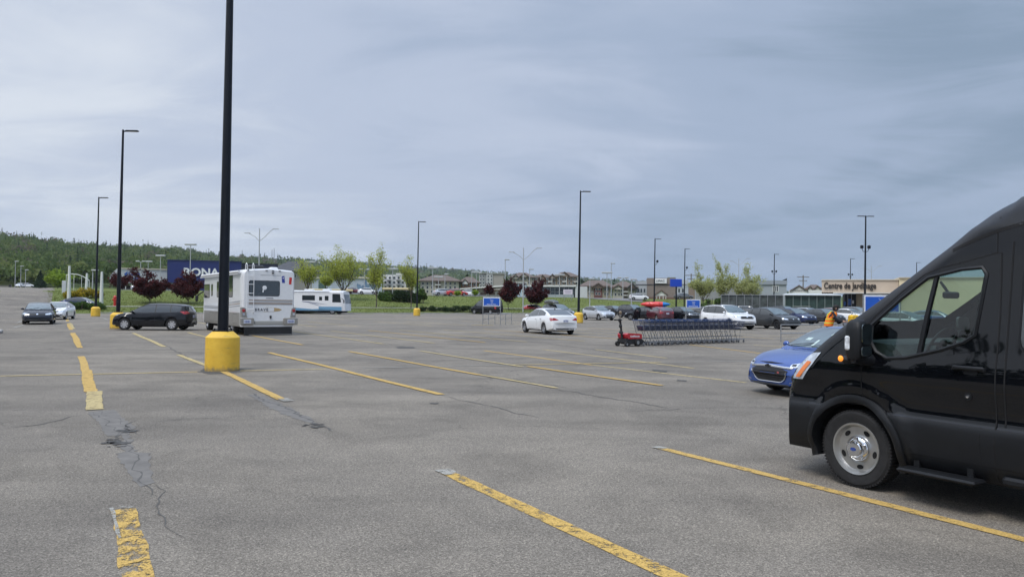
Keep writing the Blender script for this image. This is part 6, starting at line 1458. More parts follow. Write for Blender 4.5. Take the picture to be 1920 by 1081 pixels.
def buildings():
    # 1 blue home store and its pale garden wing
    NAVYW = clad('navy_metal_cladding', (.008, .020, .135), .9, k=.86)
    b = Bld('home_store', 'big dark blue store with white four-letter sign behind the maples and motorhome', 313, 452, 250)
    b.box('wall', 313, 452, 489, None, NAVYW, 40); b.box('parapet_cap', 312.5, 452.5, 488, 489.3, mat('navy_trim', (.01, .018, .08), .5), 40.4, y=-.2)
    letters('RONA', b.r, b.X(344), b.Z(517), b.X(411)-b.X(344), b.Z(503)-b.Z(517), m=WHITE, bold=.11, y=-.15)
    b.box('entrance_portal', 313, 332, 530, 549, mat('portal_grey', (.33, .37, .42), .5), 1.5, y=-1.5)
    for i in range(4): b.win(315+i*4, 318+i*4, 533, 547, y=-1.5, fr=False, name='entrance_glass')
    b.box('canopy', 312, 345, 529, 530.5, mat('navy_trim', (.01, .018, .08), .5), 2.2, y=-2.2)
    b2 = Bld('store_annex', 'low dark annex at the right end of the blue store', 452.5, 522, 262); b2.box('wall', 452.5, 520, 494.5, None, mat('dark_navy_wall', (.012, .016, .04), .6), 30); b2.box('parapet_cap', 452.3, 520.3, 493.8, 494.7, DARK, 30.2, y=-.1)
    b = Bld('garden_wing', 'long pale metal garden wing with blue lettering left of the blue store', 222, 312.6, 252)
    WM = clad('pale_ribbed_metal', (.56, .58, .60), 1.6); b.box('upper_wall', 222, 312.6, 505, 531, WM, 25); b.box('roof_fascia', 221.5, 312.4, 502.6, 505.2, mat('beige_fascia', (.46, .42, .34), .6), 25.3, y=-.3)
    for i in range(9): b.box('column', 224+i*10.6, 225.4+i*10.6, 531, None, TRIM, .6, y=.2)
    b.box('dark_undercroft', 223, 312, 535, None, mat('undercroft_shade', (.10, .09, .075), .9, var=.6, vscale=1.2), 14, y=6)  # dark mottled box stands in for the shade of the open lower storey
    BL = mat('logo_blue', (.02, .09, .34), .5); letters('Centre', b.r, b.X(240), b.Z(516.5), b.X(262)-b.X(240), b.Z(510)-b.Z(516.5), m=BL, bold=.05, y=-.15); letters('jardin', b.r, b.X(240), b.Z(525), b.X(262)-b.X(240), b.Z(518.5)-b.Z(525), m=BL, bold=.05, y=-.15)
    q = MB(); q.prism([(b.X(232), b.Z(514)), (b.X(236), b.Z(519)), (b.X(238.5), b.Z(518)), (b.X(238.5), b.Z(509))], -.2, -.05, 'y'); q.build('leaf_logo', BL, b.r)
    q = MB(); q.add([(b.X(205), 0, b.Z(531)), (b.X(222), 0, b.Z(531)), (b.X(222), 0, b.Z(504)), (b.X(218), 0, b.Z(505)), (b.X(206), 0, b.Z(517))]+[(b.X(205), 20, b.Z(531)), (b.X(222), 20, b.Z(531)), (b.X(222), 20, b.Z(504)), (b.X(218), 20, b.Z(505)), (b.X(206), 20, b.Z(517))], [(0, 1, 2, 3, 4), (9, 8, 7, 6, 5), (2, 7, 8, 3), (3, 8, 9, 4), (4, 9, 5, 0)]); q.build('glasshouse_end', WM, b.r)
    for i in range(3): b.win(208+i*4.6, 211+i*4.6, 518, 527, y=-.02, fr=False)
    # entrance pylons and arch on the left
    PY = mat('pylon_white', (.62, .64, .60), .5, var=.1)
    for px, top, d, lb in ((129.5, 498, 100, 'leftmost white entrance pylon, tallest, beside the yellow shrubs'), (162.5, 512, 110, 'middle white entrance pylon rising from the yellow shrubs'), (190.5, 509, 99, 'right white entrance pylon beside the black lamp post')):
        x, y = P_at(px, d); z = terr(x, y); h = EYE+(yh(px)-top)/F_PX*d-z; q = MB(); q.tube([(0, 0, 0), (0, 0, h*.5), (0, 0, h)], [.24, .20, .13], 8); o = q.build('entrance_pylon', PY, loc=(x, y, z), smooth=50); tag(o, lb, 'pylon', 'white entrance pylons')
    x, y = P_at(124, 106); z = terr(x, y); r = thing('entrance_arch', 'thin white curved arch frame behind the leftmost pylon', 'arch', (x, y, z)); q = MB()
    W_ = 3.2; hh = EYE+(yh(140)-512)/F_PX*106-z
    q.tube([(W_*t, 0, hh-(.1+1.6*(t-.25)**2 if t > .25 else .1+3*(t-.25)**2)) for t in np.linspace(0, 1, 12)], .05, 6); q.build('arch_tube', PY, r)
    q = MB()
    for t in (0, .33, .66, 1): q.tube([(W_*t, 0, 0), (W_*t, 0, hh-(.1+1.6*max(0, t-.25)**2)-(.15 if t == 0 else 0))], .035, 5)
    q.build('upright', PY, r); q = MB(); q.box((-.3, 0, hh-1.9), (.55, .12, 1.7), bev=.03); q.build('notice_board', mat('grey_notice', (.45, .48, .5), .5), r)
    # low wall and dark shed at the far left end of the road
    b = Bld('retaining_wall', 'low grey brown wall at the far left beyond the road', -60, 22, 262, cat='wall'); b.box('wall', -60, 22, 534, None, mat('rough_concrete', (.20, .18, .16), .9, var=.2), 2)
    b = Bld('trailer', 'small dark trailer behind the white cars at the road end', 16, 22, 255, cat='trailer'); b.box('box_body', 16, 21, 533, 545.5, DARK, 3, bev=.1); b.box('wheel', 17, 19, 544, 547, RUBBER, 1)
    # 2 dark hip roof behind the motorhome
    b = Bld('hip_roof_building', 'long building with a dark hipped roof just right of the big motorhome roof', 506, 600, 300); b.box('wall', 508, 598, 508, None, mat('tan_grey_wall', (.30, .29, .27), .9, var=.1), 20); b.hip('roof', 508, 598, 487.5, 508, ROOFD, 20, 1.2)
    for i in range(7): b.win(514+i*12, 519+i*12, 514, 520)
    # 3 pale blue-grey store with figures on the wall
    PB_ = mat('pale_blue_wall', (.40, .45, .52), .7, var=.14, vscale=.5); b = Bld('pale_store', 'pale blue-grey store with murals behind the tallest yellow-green trees', 585, 716, 192)
    b.box('wall', 585, 716, 522, None, PB_, 20); b.box('roof_band', 655, 717, 518.5, 522.2, mat('cream_band', (.52, .49, .40), .7), 20.3, y=-.3); b.box('roof_band', 584, 640, 519.5, 522.2, MATS['cream_band'], 20.3, y=-.3)
    MU = mat('mural_blue', (.14, .22, .33), .7, var=.3, vscale=1.2); rnd = random.Random(5)
    for i in range(9):
        cx = b.X(672+i*4.6); cz = b.Z(534+rnd.uniform(-5, 7)); q = MB(); n = 9; q.prism([(cx+rnd.uniform(.25, .6)*math.cos(2*math.pi*k/n), cz+rnd.uniform(.4, 1.0)*math.sin(2*math.pi*k/n)) for k in range(n)], -.06, 0, 'y'); q.build('mural_shape', MU, b.r)
    b.win(690, 704, 524.5, 530.5, mat('green_pane', (.07, .12, .11), .2)); b.win(597, 611, 526, 548, fr=False, m=MATS['green_pane']); b.win(640, 655, 545, 552, fr=False)
    for px0, px1, yt, lb in ((578, 662, 541.5, 'long yellow-cream canopy roof behind the white and blue motorhome'), (717, 775, 539, 'yellow-cream canopy roof above the big dark bushes')):
        b = Bld('canopy_building', lb, px0, px1, 174); b.box('canopy', px0, px1, yt, yt+4.2, mat('straw_canopy', (.60, .50, .27), .6), 5, bev=.1)
        for i in range(6): b.box('post', px0+1+(px1-px0-3)*i/5, px0+2.2+(px1-px0-3)*i/5, yt+4, None, GALV, .2, y=.4)
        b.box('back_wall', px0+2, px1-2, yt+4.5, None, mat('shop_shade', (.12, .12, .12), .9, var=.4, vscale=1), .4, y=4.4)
    # 4 white flats
    b = Bld('white_flats', 'white block of flats with balconies behind the third yellow-green tree', 718, 778, 215); b.box('wall', 718, 778, 515, None, mat('white_render', (.60, .60, .59), .8, var=.06), 14); b.box('gable_block', 742, 758, 512, 516, MATS['white_render'], 14.2, y=-.15)
    for k in range(3):
        for i in range(7): b.win(720.5+i*8.2, 724.5+i*8.2, 518.5+k*8.5, 523+k*8.5)
        for i in range(3): b.box('balcony', 725+i*18, 733+i*18, 524+k*8.5, 525.6+k*8.5, mat('balcony_rail', (.3, .3, .3), .6), 1.2, y=-1.2)
    # 5 beige flats with brown roofs
    b = Bld('beige_flats', 'cream flats with a wide brown roof left of the orange brick house', 786, 862, 232); b.box('wall', 788, 860, 526, None, CREAM, 14); b.hip('roof', 788, 860, 514, 526, ROOFB, 14, 1.0)
    b.box('recess', 817, 826, 526.5, None, mat('recess_brown', (.17, .14, .12), .9), .4, y=-.2)
    for k in range(3):
        for i in range(8):
            if i != 4: b.win(791+i*8.6, 794.6+i*8.6, 529+k*7.5, 533.4+k*7.5)
    for k in range(3): b.box('balcony', 816, 827, 533+k*7.5, 534.6+k*7.5, TRIM, 1.2, y=-1.5)
    b = Bld('orange_house', 'small orange brick house with brown roof left of the grey block', 863, 897, 240); b.box('wall', 864, 896, 529, None, RBRK, 10); b.hip('roof', 863, 896, 518, 529, ROOFB, 10, .7); b.frontgable('front_gable', 866, 878, 523, 530, ROOFB, wall=TRIM)
    for i in range(4): b.win(867+i*7, 870+i*7, 531.5, 535.5)
    # 6 grey block
    b = Bld('grey_block', 'plain light grey five-storey block left of the gabled flats', 898, 945, 258); b.box('wall', 898, 911, 514, None, LGREY, 14, y=.4); b.box('wall', 911.5, 924, 512.5, None, LGREY, 14); b.box('side_wall', 924.2, 944, 512.8, None, mat('taupe_render', (.33, .31, .28), .9, var=.06), 14, y=.2)
    for k in range(4):
        for px in (900, 905.5, 914, 920): b.win(px, px+2.6, 516+k*6.3, 519.2+k*6.3)
    b.box('roof_edge', 897.5, 945, 511.8, 512.6, TRIM, 14.6, y=-.2)
    # 7 gabled brown flats
    b = Bld('gabled_flats', 'large brown and beige gabled flats rising above the glass shopfront', 958, 1086, 265)
    b.box('wall', 960, 1000, 519, None, BEIGE, 14); b.box('wall', 1000.3, 1040, 519, None, BRK, 14, y=.5); b.box('wall', 1040.3, 1084, 518, None, mat('brown_siding', (.22, .17, .13), .9, var=.1), 14)
    b.hip('roof', 960, 1000, 509.5, 519, ROOFB, 14, .8); b.hip('roof', 1001, 1039, 512.5, 519, ROOFB, 14, .6, y=.5); b.hip('roof', 1041, 1084, 508.5, 518, ROOFB, 14, .8)
    for p0, p1, yr in ((961, 972, 514), (975, 990, 512), (1012, 1022, 515), (1030, 1041, 513.5), (1050, 1066, 509.5)): b.frontgable('front_gable', p0, p1, yr, yr+6, ROOFB, wall=CREAM if p0 < 1000 else BRK)
    for k in range(3):
        for i in range(18):
            px = 962.5+i*6.9
            b.win(px, px+2.8, 521+k*7.2, 525+k*7.2)
    for p in (1006, 1027, 1054, 1075):
        for k in range(2): b.box('balcony', p, p+7, 527+k*7.2, 528.6+k*7.2, TRIM, 1.3, y=-1.6)
        b.box('white_post', p+7.2, p+7.9, 519, None, TRIM, .3, y=-1.6)
    # 8 long shopping strip with white fascia
    b = Bld('shop_strip', 'long low shop strip with white fascia, brick left and dark glass right', 862, 1101, 186)
    b.box('brick_wall', 864, 968, 543, None, brick('tan_brick', (.30, .20, .13), (.26, .17, .11)), 14, y=1.2); b.box('glass_wall', 986, 1078, 537.5, None, mat('dark_shop_glass', (.03, .045, .06), .1, 0, .6, var=.5, vscale=.5), 14, y=1.0)
    q = MB(); z0, z1, z2 = b.Z(544), b.Z(537), b.Z(533.6); a0, a1, a2 = b.X(862), b.X(945), b.X(1079)
    q.add([(a0, -.6, b.Z(541.5)), (a0, -.6, b.Z(543.5)), (a1, -.6, b.Z(534.6)), (a1, -.6, b.Z(537.6)), (a2, -.6, b.Z(533.6)), (a2, -.6, b.Z(536.4))]+[(a0, 15, b.Z(541.5)), (a0, 15, b.Z(543.5)), (a1, 15, b.Z(534.6)), (a1, 15, b.Z(537.6)), (a2, 15, b.Z(533.6)), (a2, 15, b.Z(536.4))], [(0, 1, 3, 2), (2, 3, 5, 4), (0, 2, 8, 6), (2, 4, 10, 8), (1, 7, 9, 3), (3, 9, 11, 5), (4, 5, 11, 10), (0, 6, 7, 1)]); q.build('white_fascia', TRIM, b.r)
    b.box('end_wall', 1078.5, 1101, 537, None, clad('white_board_wall', (.60, .61, .62), 1.2), 15, y=-.3); b.box('entrance_bay', 967, 987, 530, None, mat('pale_blue_glazing', (.40, .50, .58), .25, 0, .4), 8, y=-.8); b.box('entrance_roof', 966, 988, 529, 530.3, TRIM, 9, y=-1.2)
    for i in range(4): b.box('mullion', 968+i*5.6, 968.6+i*5.6, 531, None, TRIM, .12, y=-.92)
    for i in range(11): b.box('mullion', 989+i*8.6, 989.7+i*8.6, 538, None, GALV, .15, y=.84)
    b.box('transom', 988, 1077, 546.5, 547.2, GALV, .15, y=.83)
    for i in range(6): b.win(868+i*16, 880+i*16, 547, 553, y=1.2, m=mat('warm_window', (.16, .10, .07), .3))
    b.box('low_wall', 989, 1076, 551.5, None, mat('pale_plinth', (.38, .42, .44), .8, var=.3), .5, y=.3)
    # 9 brown-roofed houses
    b = Bld('roofed_flats', 'beige flats with dark red panel and brown hipped roof beside the pale lamp posts', 1090, 1146, 196); b.box('wall', 1092, 1144, 535, None, BEIGE, 12); b.hip('roof', 1092, 1144, 524, 535.5, ROOFB, 12, .9, inset=2.5); b.box('red_panel', 1114, 1129, 536.5, None, brick('maroon_panel', (.15, .03, .035), (.12, .025, .03)), .5, y=-.3)
    for k in range(2):
        for px in (1096, 1103.5, 1133, 1138): b.win(px, px+3, 540+k*8.5, 544.5+k*8.5)
        for px in (1116.5, 1122): b.win(px, px+3.2, 539.5+k*8.5, 544+k*8.5, y=-.3)
    b.frontgable('front_gable', 1111, 1132, 530.5, 537, ROOFB, wall=BRK); b.box('band', 1092, 1113.5, 546, 546.9, TRIM, .1, y=-.1)
    b = Bld('gabled_houses', 'row of cream gabled houses with brown roofs left of the metal store', 1147, 1193, 190); b.box('wall', 1149, 1191, 537, None, CREAM, 11); b.hip('roof', 1149, 1191, 526, 537.5, ROOFB, 11, .8, inset=3)
    b.frontgable('front_gable', 1150, 1168, 533, 539.5, ROOFB, wall=CREAM); b.frontgable('front_gable', 1178, 1193, 531, 538, ROOFD, wall=BRK); b.box('dark_recess', 1169, 1177, 540, None, mat('recess_brown', (.17, .14, .12), .9), .3, y=-.1); b.box('dark_bay', 1181, 1192, 540, 545, DARK, 1.0, y=-1.0)
    for k in range(2):
        for px in (1153, 1159.5, 1164, 1183): b.win(px, px+2.6, 541.5+k*8, 546+k*8)
        b.box('balcony', 1169, 1177.5, 546+k*7, 547.3+k*7, TRIM, 1.1, y=-1.1)
    # 10 metal and brick store with white name board
    GM = clad('silver_metal_wall', (.46, .48, .50), 1.3, metal=.2); b = Bld('metal_store', 'grey metal and brown brick store with a small white name board', 1192, 1475, 192)
    b.box('metal_wall', 1192, 1213, 526.5, None, GM, 16, y=.3); b.box('brick_block', 1213.3, 1267, 521, None, brick('taupe_brick', (.21, .165, .145), (.19, .15, .13)), 17); b.box('metal_wall', 1267.3, 1291, 524.5, None, mat('bright_panel', (.50, .53, .56), .4, .3, var=.08), 16, y=.3); b.box('brick_block', 1291.3, 1303, 531, None, BRK, 16, y=.2); b.box('metal_wall', 1303.3, 1475, 533, None, mat('long_grey_wall', (.27, .275, .28), .8, var=.12, vscale=.3), 16, y=.5)
    b.box('dark_band', 1192, 1213, 532.6, 534, ROOFD, .1, y=.18); b.box('dark_band', 1213.3, 1290, 532.6, 534, ROOFD, .12, y=-.13); b.box('roof_band', 1303, 1475, 530.6, 533.2, mat('khaki_band', (.20, .19, .17), .7), 16.3, y=.3); b.box('parapet', 1252, 1267, 519.8, 521, mat('olive_parapet', (.17, .18, .12), .7), 12, y=.05)
    sg = b.box('sign_board', 1226, 1250, 522, 531, WHITE, .3, y=-.45); letters('LIPAC', b.r, b.X(1230), b.Z(528.4), b.X(1246)-b.X(1230), b.Z(524.8)-b.Z(528.4), m=INK, y=-.5, depth=.06)
    b.box('base_plinth', 1213.3, 1290, 557, None, mat('red_brown_plinth', (.16, .09, .07), .9), .3, y=-.5)
    for px in (1196, 1201, 1207, 1272, 1279): b.win(px, px+3, 541, 548, y=.3, fr=False)
    b = Bld('white_porch', 'small white gabled porch pavilion in front of the brown brick store', 1230, 1250, 182, cat='porch'); b.frontgable('roof', 1230, 1250, 543.5, 551, ROOFB, dep=5, y=0, wall=TRIM)
    for px in (1231, 1236.5, 1243, 1248): b.box('column', px, px+1.1, 551, None, TRIM, .3, y=.1)
    b = Bld('grey_hall', 'grey hall with dark trimmed corner left of the garden centre', 1416, 1476, 176); b.box('wall', 1416, 1475, 533, None, mat('cool_grey_wall', (.30, .33, .36), .7, var=.08), 14); b.box('roof_band', 1416, 1476, 525.5, 533.2, mat('slate_band', (.26, .29, .33), .6), 14.3, y=-.3); b.win(1450, 1459, 536, 546, fr=True, bars=2)
    q = MB(); q.prism([(b.X(1466), b.Z(525.6)), (b.X(1475.5), b.Z(521.5)), (b.X(1475.5), b.Z(525.6))], -.2, .2, 'y'); q.build('roof_fin', DARK, b.r)
    b = Bld('white_houses', 'white house with a low gable beyond the glasshouse', 1478, 1512, 188); b.box('wall', 1479, 1541, 543.5, None, TRIM, 10); b.frontgable('roof', 1484, 1513, 534.5, 543.5, ROOFB, dep=10, y=0, wall=mat('off_white_wall', (.58, .57, .55), .8))
    b = Bld('brown_roof_house', 'small house with brown cross-gabled roof left of the garden centre sign', 1511, 1541, 205); b.box('wall', 1512, 1540, 541, None, CREAM, 10); b.hip('roof', 1512, 1540, 532.5, 541, ROOFB, 10, .6); b.frontgable('front_gable', 1514, 1524, 536, 542, ROOFB, wall=CREAM); b.frontgable('front_gable', 1527, 1539, 535, 542, ROOFB, wall=CREAM)
    for px in (1516.5, 1530, 1535): b.win(px, px+2.5, 543, 546)
    # 11 garden centre
    b = Bld('garden_centre', 'tan garden centre with dark brown lettering on its fascia, right of the glasshouse', 1540, 1960, 128, zb=0)
    TAN = mat('taupe_fascia_render', (.47, .385, .30), .85, var=.05, vscale=.5); YB = mat('straw_render', (.66, .56, .37), .85, var=.05, vscale=.5)
    b.box('fascia', 1541, 1685, 524.8, 548, TAN, 16, px=1612); b.box('fascia_cap', 1540.3, 1685.5, 523.6, 525, mat('pale_cap', (.55, .50, .40), .7), 16.4, y=-.2, px=1612)
    b.box('straw_block', 1685.6, 1955, 521.2, None, YB, 18, y=-.5, px=1612); b.box('straw_cap', 1685.2, 1956, 520, 521.3, MATS['pale_cap'], 18.5, y=-.8, px=1612)
    b.box('lower_wall', 1606.5, 1685, 550.4, None, mat('ribbed_tan', (.36, .30, .22), .8, var=.05), 14, y=1.5, px=1612); b.box('canopy', 1562, 1685, 548.2, 550.2, mat('canopy_white', (.60, .58, .52), .6), 4, y=-2.2, px=1612)
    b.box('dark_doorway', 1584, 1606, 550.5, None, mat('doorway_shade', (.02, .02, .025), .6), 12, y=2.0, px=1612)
    for px in (1583, 1590, 1597): b.box('door_frame', px, px+.9, 551, None, GALV, .12, y=1.7, px=1612)
    b.box('poster', 1582.5, 1586.5, 565, 573, mat('poster_blue', (.05, .15, .5), .5, var=.4), .08, y=1.5, px=1612); b.box('poster', 1598.5, 1602, 563, 569, mat('poster_white', (.6, .62, .66), .5), .08, y=1.5, px=1612); b.box('window_band', 1590, 1597, 560, 572, mat('poster_blue', (.05, .15, .5), .5), .08, y=1.72, px=1612)
    letters('Centre de Jardinage', b.r, b.X(1545), b.Z(541, 1594), b.X(1643)-b.X(1545), b.Z(529.5, 1594)-b.Z(541, 1594), m=mat('letter_brown', (.025, .018, .014), .5), bold=.035, y=-.12)
    # 12 glasshouse with green mesh sides
    GMSH = mat('green_shade_mesh', (.018, .042, .034), .5, var=.5, vscale=1.5); b = Bld('glasshouse', 'low glasshouse with dark green mesh sides and a pale roof, left of the garden centre', 1470, 1578, 122, zb=0)
    b.box('mesh_wall', 1472, 1577, 553, None, GMSH, 10, y=.1, px=1524)
    q = MB(); q.add([(b.X(1467), -.3, b.Z(552.4)), (b.X(1578), -.3, b.Z(552.4)), (b.X(1562), 5, b.Z(549.2)), (b.X(1474), 5, b.Z(549.2)), (b.X(1467), 10.3, b.Z(552.4)), (b.X(1578), 10.3, b.Z(552.4)), (b.X(1467), -.3, b.Z(553.6)), (b.X(1578), -.3, b.Z(553.6)), (b.X(1467), 10.3, b.Z(553.6)), (b.X(1578), 10.3, b.Z(553.6))], [(0, 1, 2, 3), (3, 2, 5, 4), (0, 6, 7, 1), (1, 5, 2), (0, 3, 4), (1, 7, 9, 5), (0, 4, 8, 6)]); q.build('roof', mat('pale_polycarbonate', (.55, .58, .58), .4), b.r)
    for i in range(8): b.box('post', 1472+i*14.9, 1472.8+i*14.9, 553, None, mat('green_grey_post', (.26, .32, .30), .5), .12, y=-.03, px=1524)
    for yy in (574, 579): b.box('bench_rail', 1486, 1520, yy, yy+.9, mat('bench_pale', (.32, .36, .30), .6), .1, y=-.02, px=1524)
    b = Bld('mesh_fence', 'tall dark mesh fence with pale posts in front of the pale green trees', 1350, 1469, 118, cat='fence', zb=0)
    b.box('mesh_panel', 1352, 1468, 553.5, None, mat('black_green_mesh', (.06, .072, .07), .7, var=.6, vscale=1.2), .06, y=.1, px=1410)
    for i in range(9): b.box('post', 1352+i*14.5, 1352.8+i*14.5, 552.5, None, GALV, .12, y=-.05, px=1410)
    b.box('top_rail', 1351, 1469, 552.3, 553.2, GALV, .12, y=-.06, px=1410)
buildings()
# ================================================================ TREES AND SHRUBS
def leaf_mat(name, cols, trans=.25):
    m, nt, b = _nodes(name); N, L = nt.nodes, nt.links
    g = N.new('ShaderNodeNewGeometry'); r = N.new('ShaderNodeValToRGB'); L.new(g.outputs['Random Per Island'], r.inputs[0]); e = r.color_ramp.elements
    while len(e) < len(cols): e.new(.5)
    for i, (el, c) in enumerate(zip(e, cols)): el.position = i/(len(cols)-1); el.color = (*c, 1)
    L.new(r.outputs[0], b.inputs['Base Color']); b.inputs['Roughness'].default_value = .7; b.inputs['Specular IOR Level'].default_value = .2
    o = N['Material Output']; t = N.new('ShaderNodeBsdfTranslucent'); L.new(r.outputs[0], t.inputs[0]); x = N.new('ShaderNodeMixShader'); x.inputs[0].default_value = trans
    L.new(b.outputs[0], x.inputs[1]); L.new(t.outputs[0], x.inputs[2]); L.new(x.outputs[0], o.inputs[0]); MATS[name] = m; return m
BARK = mat('grey_brown_bark', (.085, .07, .055), .95, var=.3, vscale=6)
LRED = leaf_mat('purple_maple_leaf', [(.036, .011, .012), (.072, .014, .015), (.050, .012, .013), (.11, .02, .018)])
LYG = leaf_mat('yellow_green_leaf', [(.28, .31, .05), (.42, .46, .09), (.35, .39, .06), (.52, .54, .14)], .5)
LGR = leaf_mat('fresh_green_leaf', [(.04, .085, .015), (.07, .13, .025), (.055, .10, .02), (.10, .16, .035)])
LDK = leaf_mat('dark_green_leaf', [(.016, .034, .012), (.026, .05, .016), (.035, .062, .02)])
LYL = leaf_mat('forsythia_bloom', [(.42, .30, .015), (.52, .38, .03), (.12, .16, .02), (.48, .35, .02)])
LPL = leaf_mat('pale_bud_leaf', [(.36, .39, .15), (.48, .50, .22), (.42, .44, .18), (.30, .33, .12)], .5)
LLM = leaf_mat('lime_leaf', [(.16, .24, .02), (.24, .33, .035), (.20, .29, .03)], .3)
def leaves_mesh(name, centers, size, rng, m, parent, flat=.0):
    c = np.asarray(centers); n = len(c); a = rng.normal(size=(n, 3)); a /= np.linalg.norm(a, axis=1)[:, None]; t = rng.normal(size=(n, 3)); b = np.cross(a, t); b /= np.linalg.norm(b, axis=1)[:, None]
    s = size*(.6+.8*rng.random(n))[:, None]; V = np.empty((n, 4, 3)); V[:, 0] = c-a*s; V[:, 1] = c+b*s*.55; V[:, 2] = c+a*s; V[:, 3] = c-b*s*.55
    me = bpy.data.meshes.new(name); me.vertices.add(n*4); me.vertices.foreach_set('co', V.reshape(-1)); me.loops.add(n*4); me.loops.foreach_set('vertex_index', np.arange(n*4, dtype=np.int32))
    me.polygons.add(n); me.polygons.foreach_set('loop_start', np.arange(0, n*4, 4, dtype=np.int32)); me.polygons.foreach_set('loop_total', np.full(n, 4, dtype=np.int32)); me.update(calc_edges=True); me.materials.append(m)
    return mesh_obj(name, me, parent)
def tree(label, px, d, top, wpx, lm, seed, nleaf=3500, size=.13, clear=.28, habit='round', cat='tree', name='leafy_tree', group=None, spread=.5, multi=0):
    x, y = P_at(px, d); z0 = (terr(x, y) if wdist(x, y) > .3 else 0)-.03; h = EYE+(yh(px)-top)/F_PX*d-z0; rad = wpx/F_PX*d/2
    r = thing(name, label, cat, (x, y, z0), 0, group); rng = np.random.default_rng(seed); rd = random.Random(seed); q = MB(); tips = []
    def branch(p, dv, L_, r0, lev):
        k = 4; pts = [p]; dd = dv.copy()
        for i in range(k):
            dd = (dd+Vector((rd.gauss(0, .09), rd.gauss(0, .09), rd.gauss(.03, .04)))).normalized(); pts.append(pts[-1]+dd*(L_/k))
        q.tube(pts, [r0*(1-.6*i/k) for i in range(k+1)], 6 if lev == 0 else (4 if lev == 1 else 3), cap=False)
        if lev >= 2: tips.append((pts, L_))
        if lev < 3:
            for i in range((6, 5, 4)[lev]):
                s = rd.uniform(.25, 1.0); b_ = pts[min(k, int(s*k))].lerp(pts[min(k, int(s*k)+1)], s*k % 1) if s < 1 else pts[-1]
                az = rd.uniform(0, 2*math.pi); up_ = {'round': .55, 'vase': 1.15, 'up': 1.7}[habit]*rd.uniform(.6, 1.2); v = Vector((math.cos(az), math.sin(az), up_)).normalized()
                branch(b_, (v*.8+dd*.35).normalized(), L_*rd.uniform(.45, .68), r0*.45, lev+1)
    hc = h*clear; q.tube([(0, 0, 0), (.03, .02, hc*.6), (0, 0, hc)], [.035*h**.75*.55, .028*h**.75*.55, .025*h**.75*.5], 8)
    n1 = 6 if not multi else multi
    for i in range(n1):
        az = 2*math.pi*(i+rd.random()*.6)/n1; upv = {'round': 1.1, 'vase': 2.0, 'up': 3.2}[habit]; v = Vector((math.cos(az), math.sin(az), upv*rd.uniform(.7, 1.3))).normalized()
        branch(Vector((0, 0, hc*rd.uniform(.75, 1.0))), v, (h-hc)*rd.uniform(.40, .52), .05*(h/8), 1)
    branch(Vector((0, 0, hc)), Vector((0, 0, 1)), (h-hc)*.62, .06*(h/8), 1)
    C = []; nleaf = int(nleaf*1.9); per = max(1, int(nleaf/max(1, len(tips))))
    for pts, L_ in tips:
        for _ in range(per):
            s = rng.random()**.7*(len(pts)-1); i = min(len(pts)-2, int(s)); p = pts[i].lerp(pts[i+1], s-i); C.append((p.x+rng.normal()*.16*spread*2, p.y+rng.normal()*.16*spread*2, p.z+rng.normal()*.13*spread*2))
    C = np.array(C); V = np.array(q.v)
    # fit the crown to the measured height and width
    zt = np.percentile(C[:, 2], 99.5); sz = (h-hc)/(zt-hc); rx = np.percentile(np.hypot(C[:, 0], C[:, 1]), 93); sx = rad/rx
    def fit(A):
        k = np.clip((A[:, 2]-hc*.8)/(h*.12), 0, 1); A[:, 0] *= 1+(sx-1)*k; A[:, 1] *= 1+(sx-1)*k; up_ = A[:, 2] > hc; A[up_, 2] = hc+(A[up_, 2]-hc)*sz; return A
    C = fit(C); C[:, 2] = np.maximum(C[:, 2], hc*.55); V = fit(V); q.v = [tuple(v) for v in V]
    q.build('trunk', BARK, r, fix=False); leaves_mesh('crown', C, size, rng, lm, r); return r
def shrub(label, px, d, top, wpx, lm, seed, n=1500, size=.10, base=None, dep=None, group=None, name='shrub', boxy=False, cat='shrub'):
    x, y = P_at(px, d); z0 = (terr(x, y) if wdist(x, y) > .3 else 0)-.05; h = EYE+(yh(px)-top)/F_PX*d-z0; w = wpx/F_PX*d/2; dp = dep or w
    r = thing(name, label, cat, (x, y, z0), 0, group); rng = np.random.default_rng(seed); q = MB(); rd = random.Random(seed)
    for i in range(12):
        ex, ey = rd.uniform(-.8, .8)*w, rd.uniform(-.7, .7)*dp; q.tube([(ex*.5, ey*.5, 0), (ex*.8, ey*.8, h*.5), (ex, ey, h*.85)], [.035, .025, .01], 4, cap=False)
    q.build('stem', BARK, r, fix=False)
    k = 9+int(w*3); cs = rng.random((k, 3)); cs[:, 0] = (cs[:, 0]*2-1)*w*.8; cs[:, 1] = (cs[:, 1]*2-1)*dp*.7; cs[:, 2] = (.25+.55*cs[:, 2])*h
    if not boxy: cs[:, 2] *= 1-.45*(cs[:, 0]/w)**2
    rr = np.minimum(h*.42, w*.5)*(.6+.5*rng.random(k)); i = rng.integers(0, k, n); v = rng.normal(size=(n, 3)); v /= np.linalg.norm(v, axis=1)[:, None]; rad = rr[i]*(.55+.5*rng.random(n))
    C = cs[i]+v*rad[:, None]; C[:, 2] = np.clip(C[:, 2], .03, h*1.02); leaves_mesh('foliage', C, size, rng, lm, r); return r
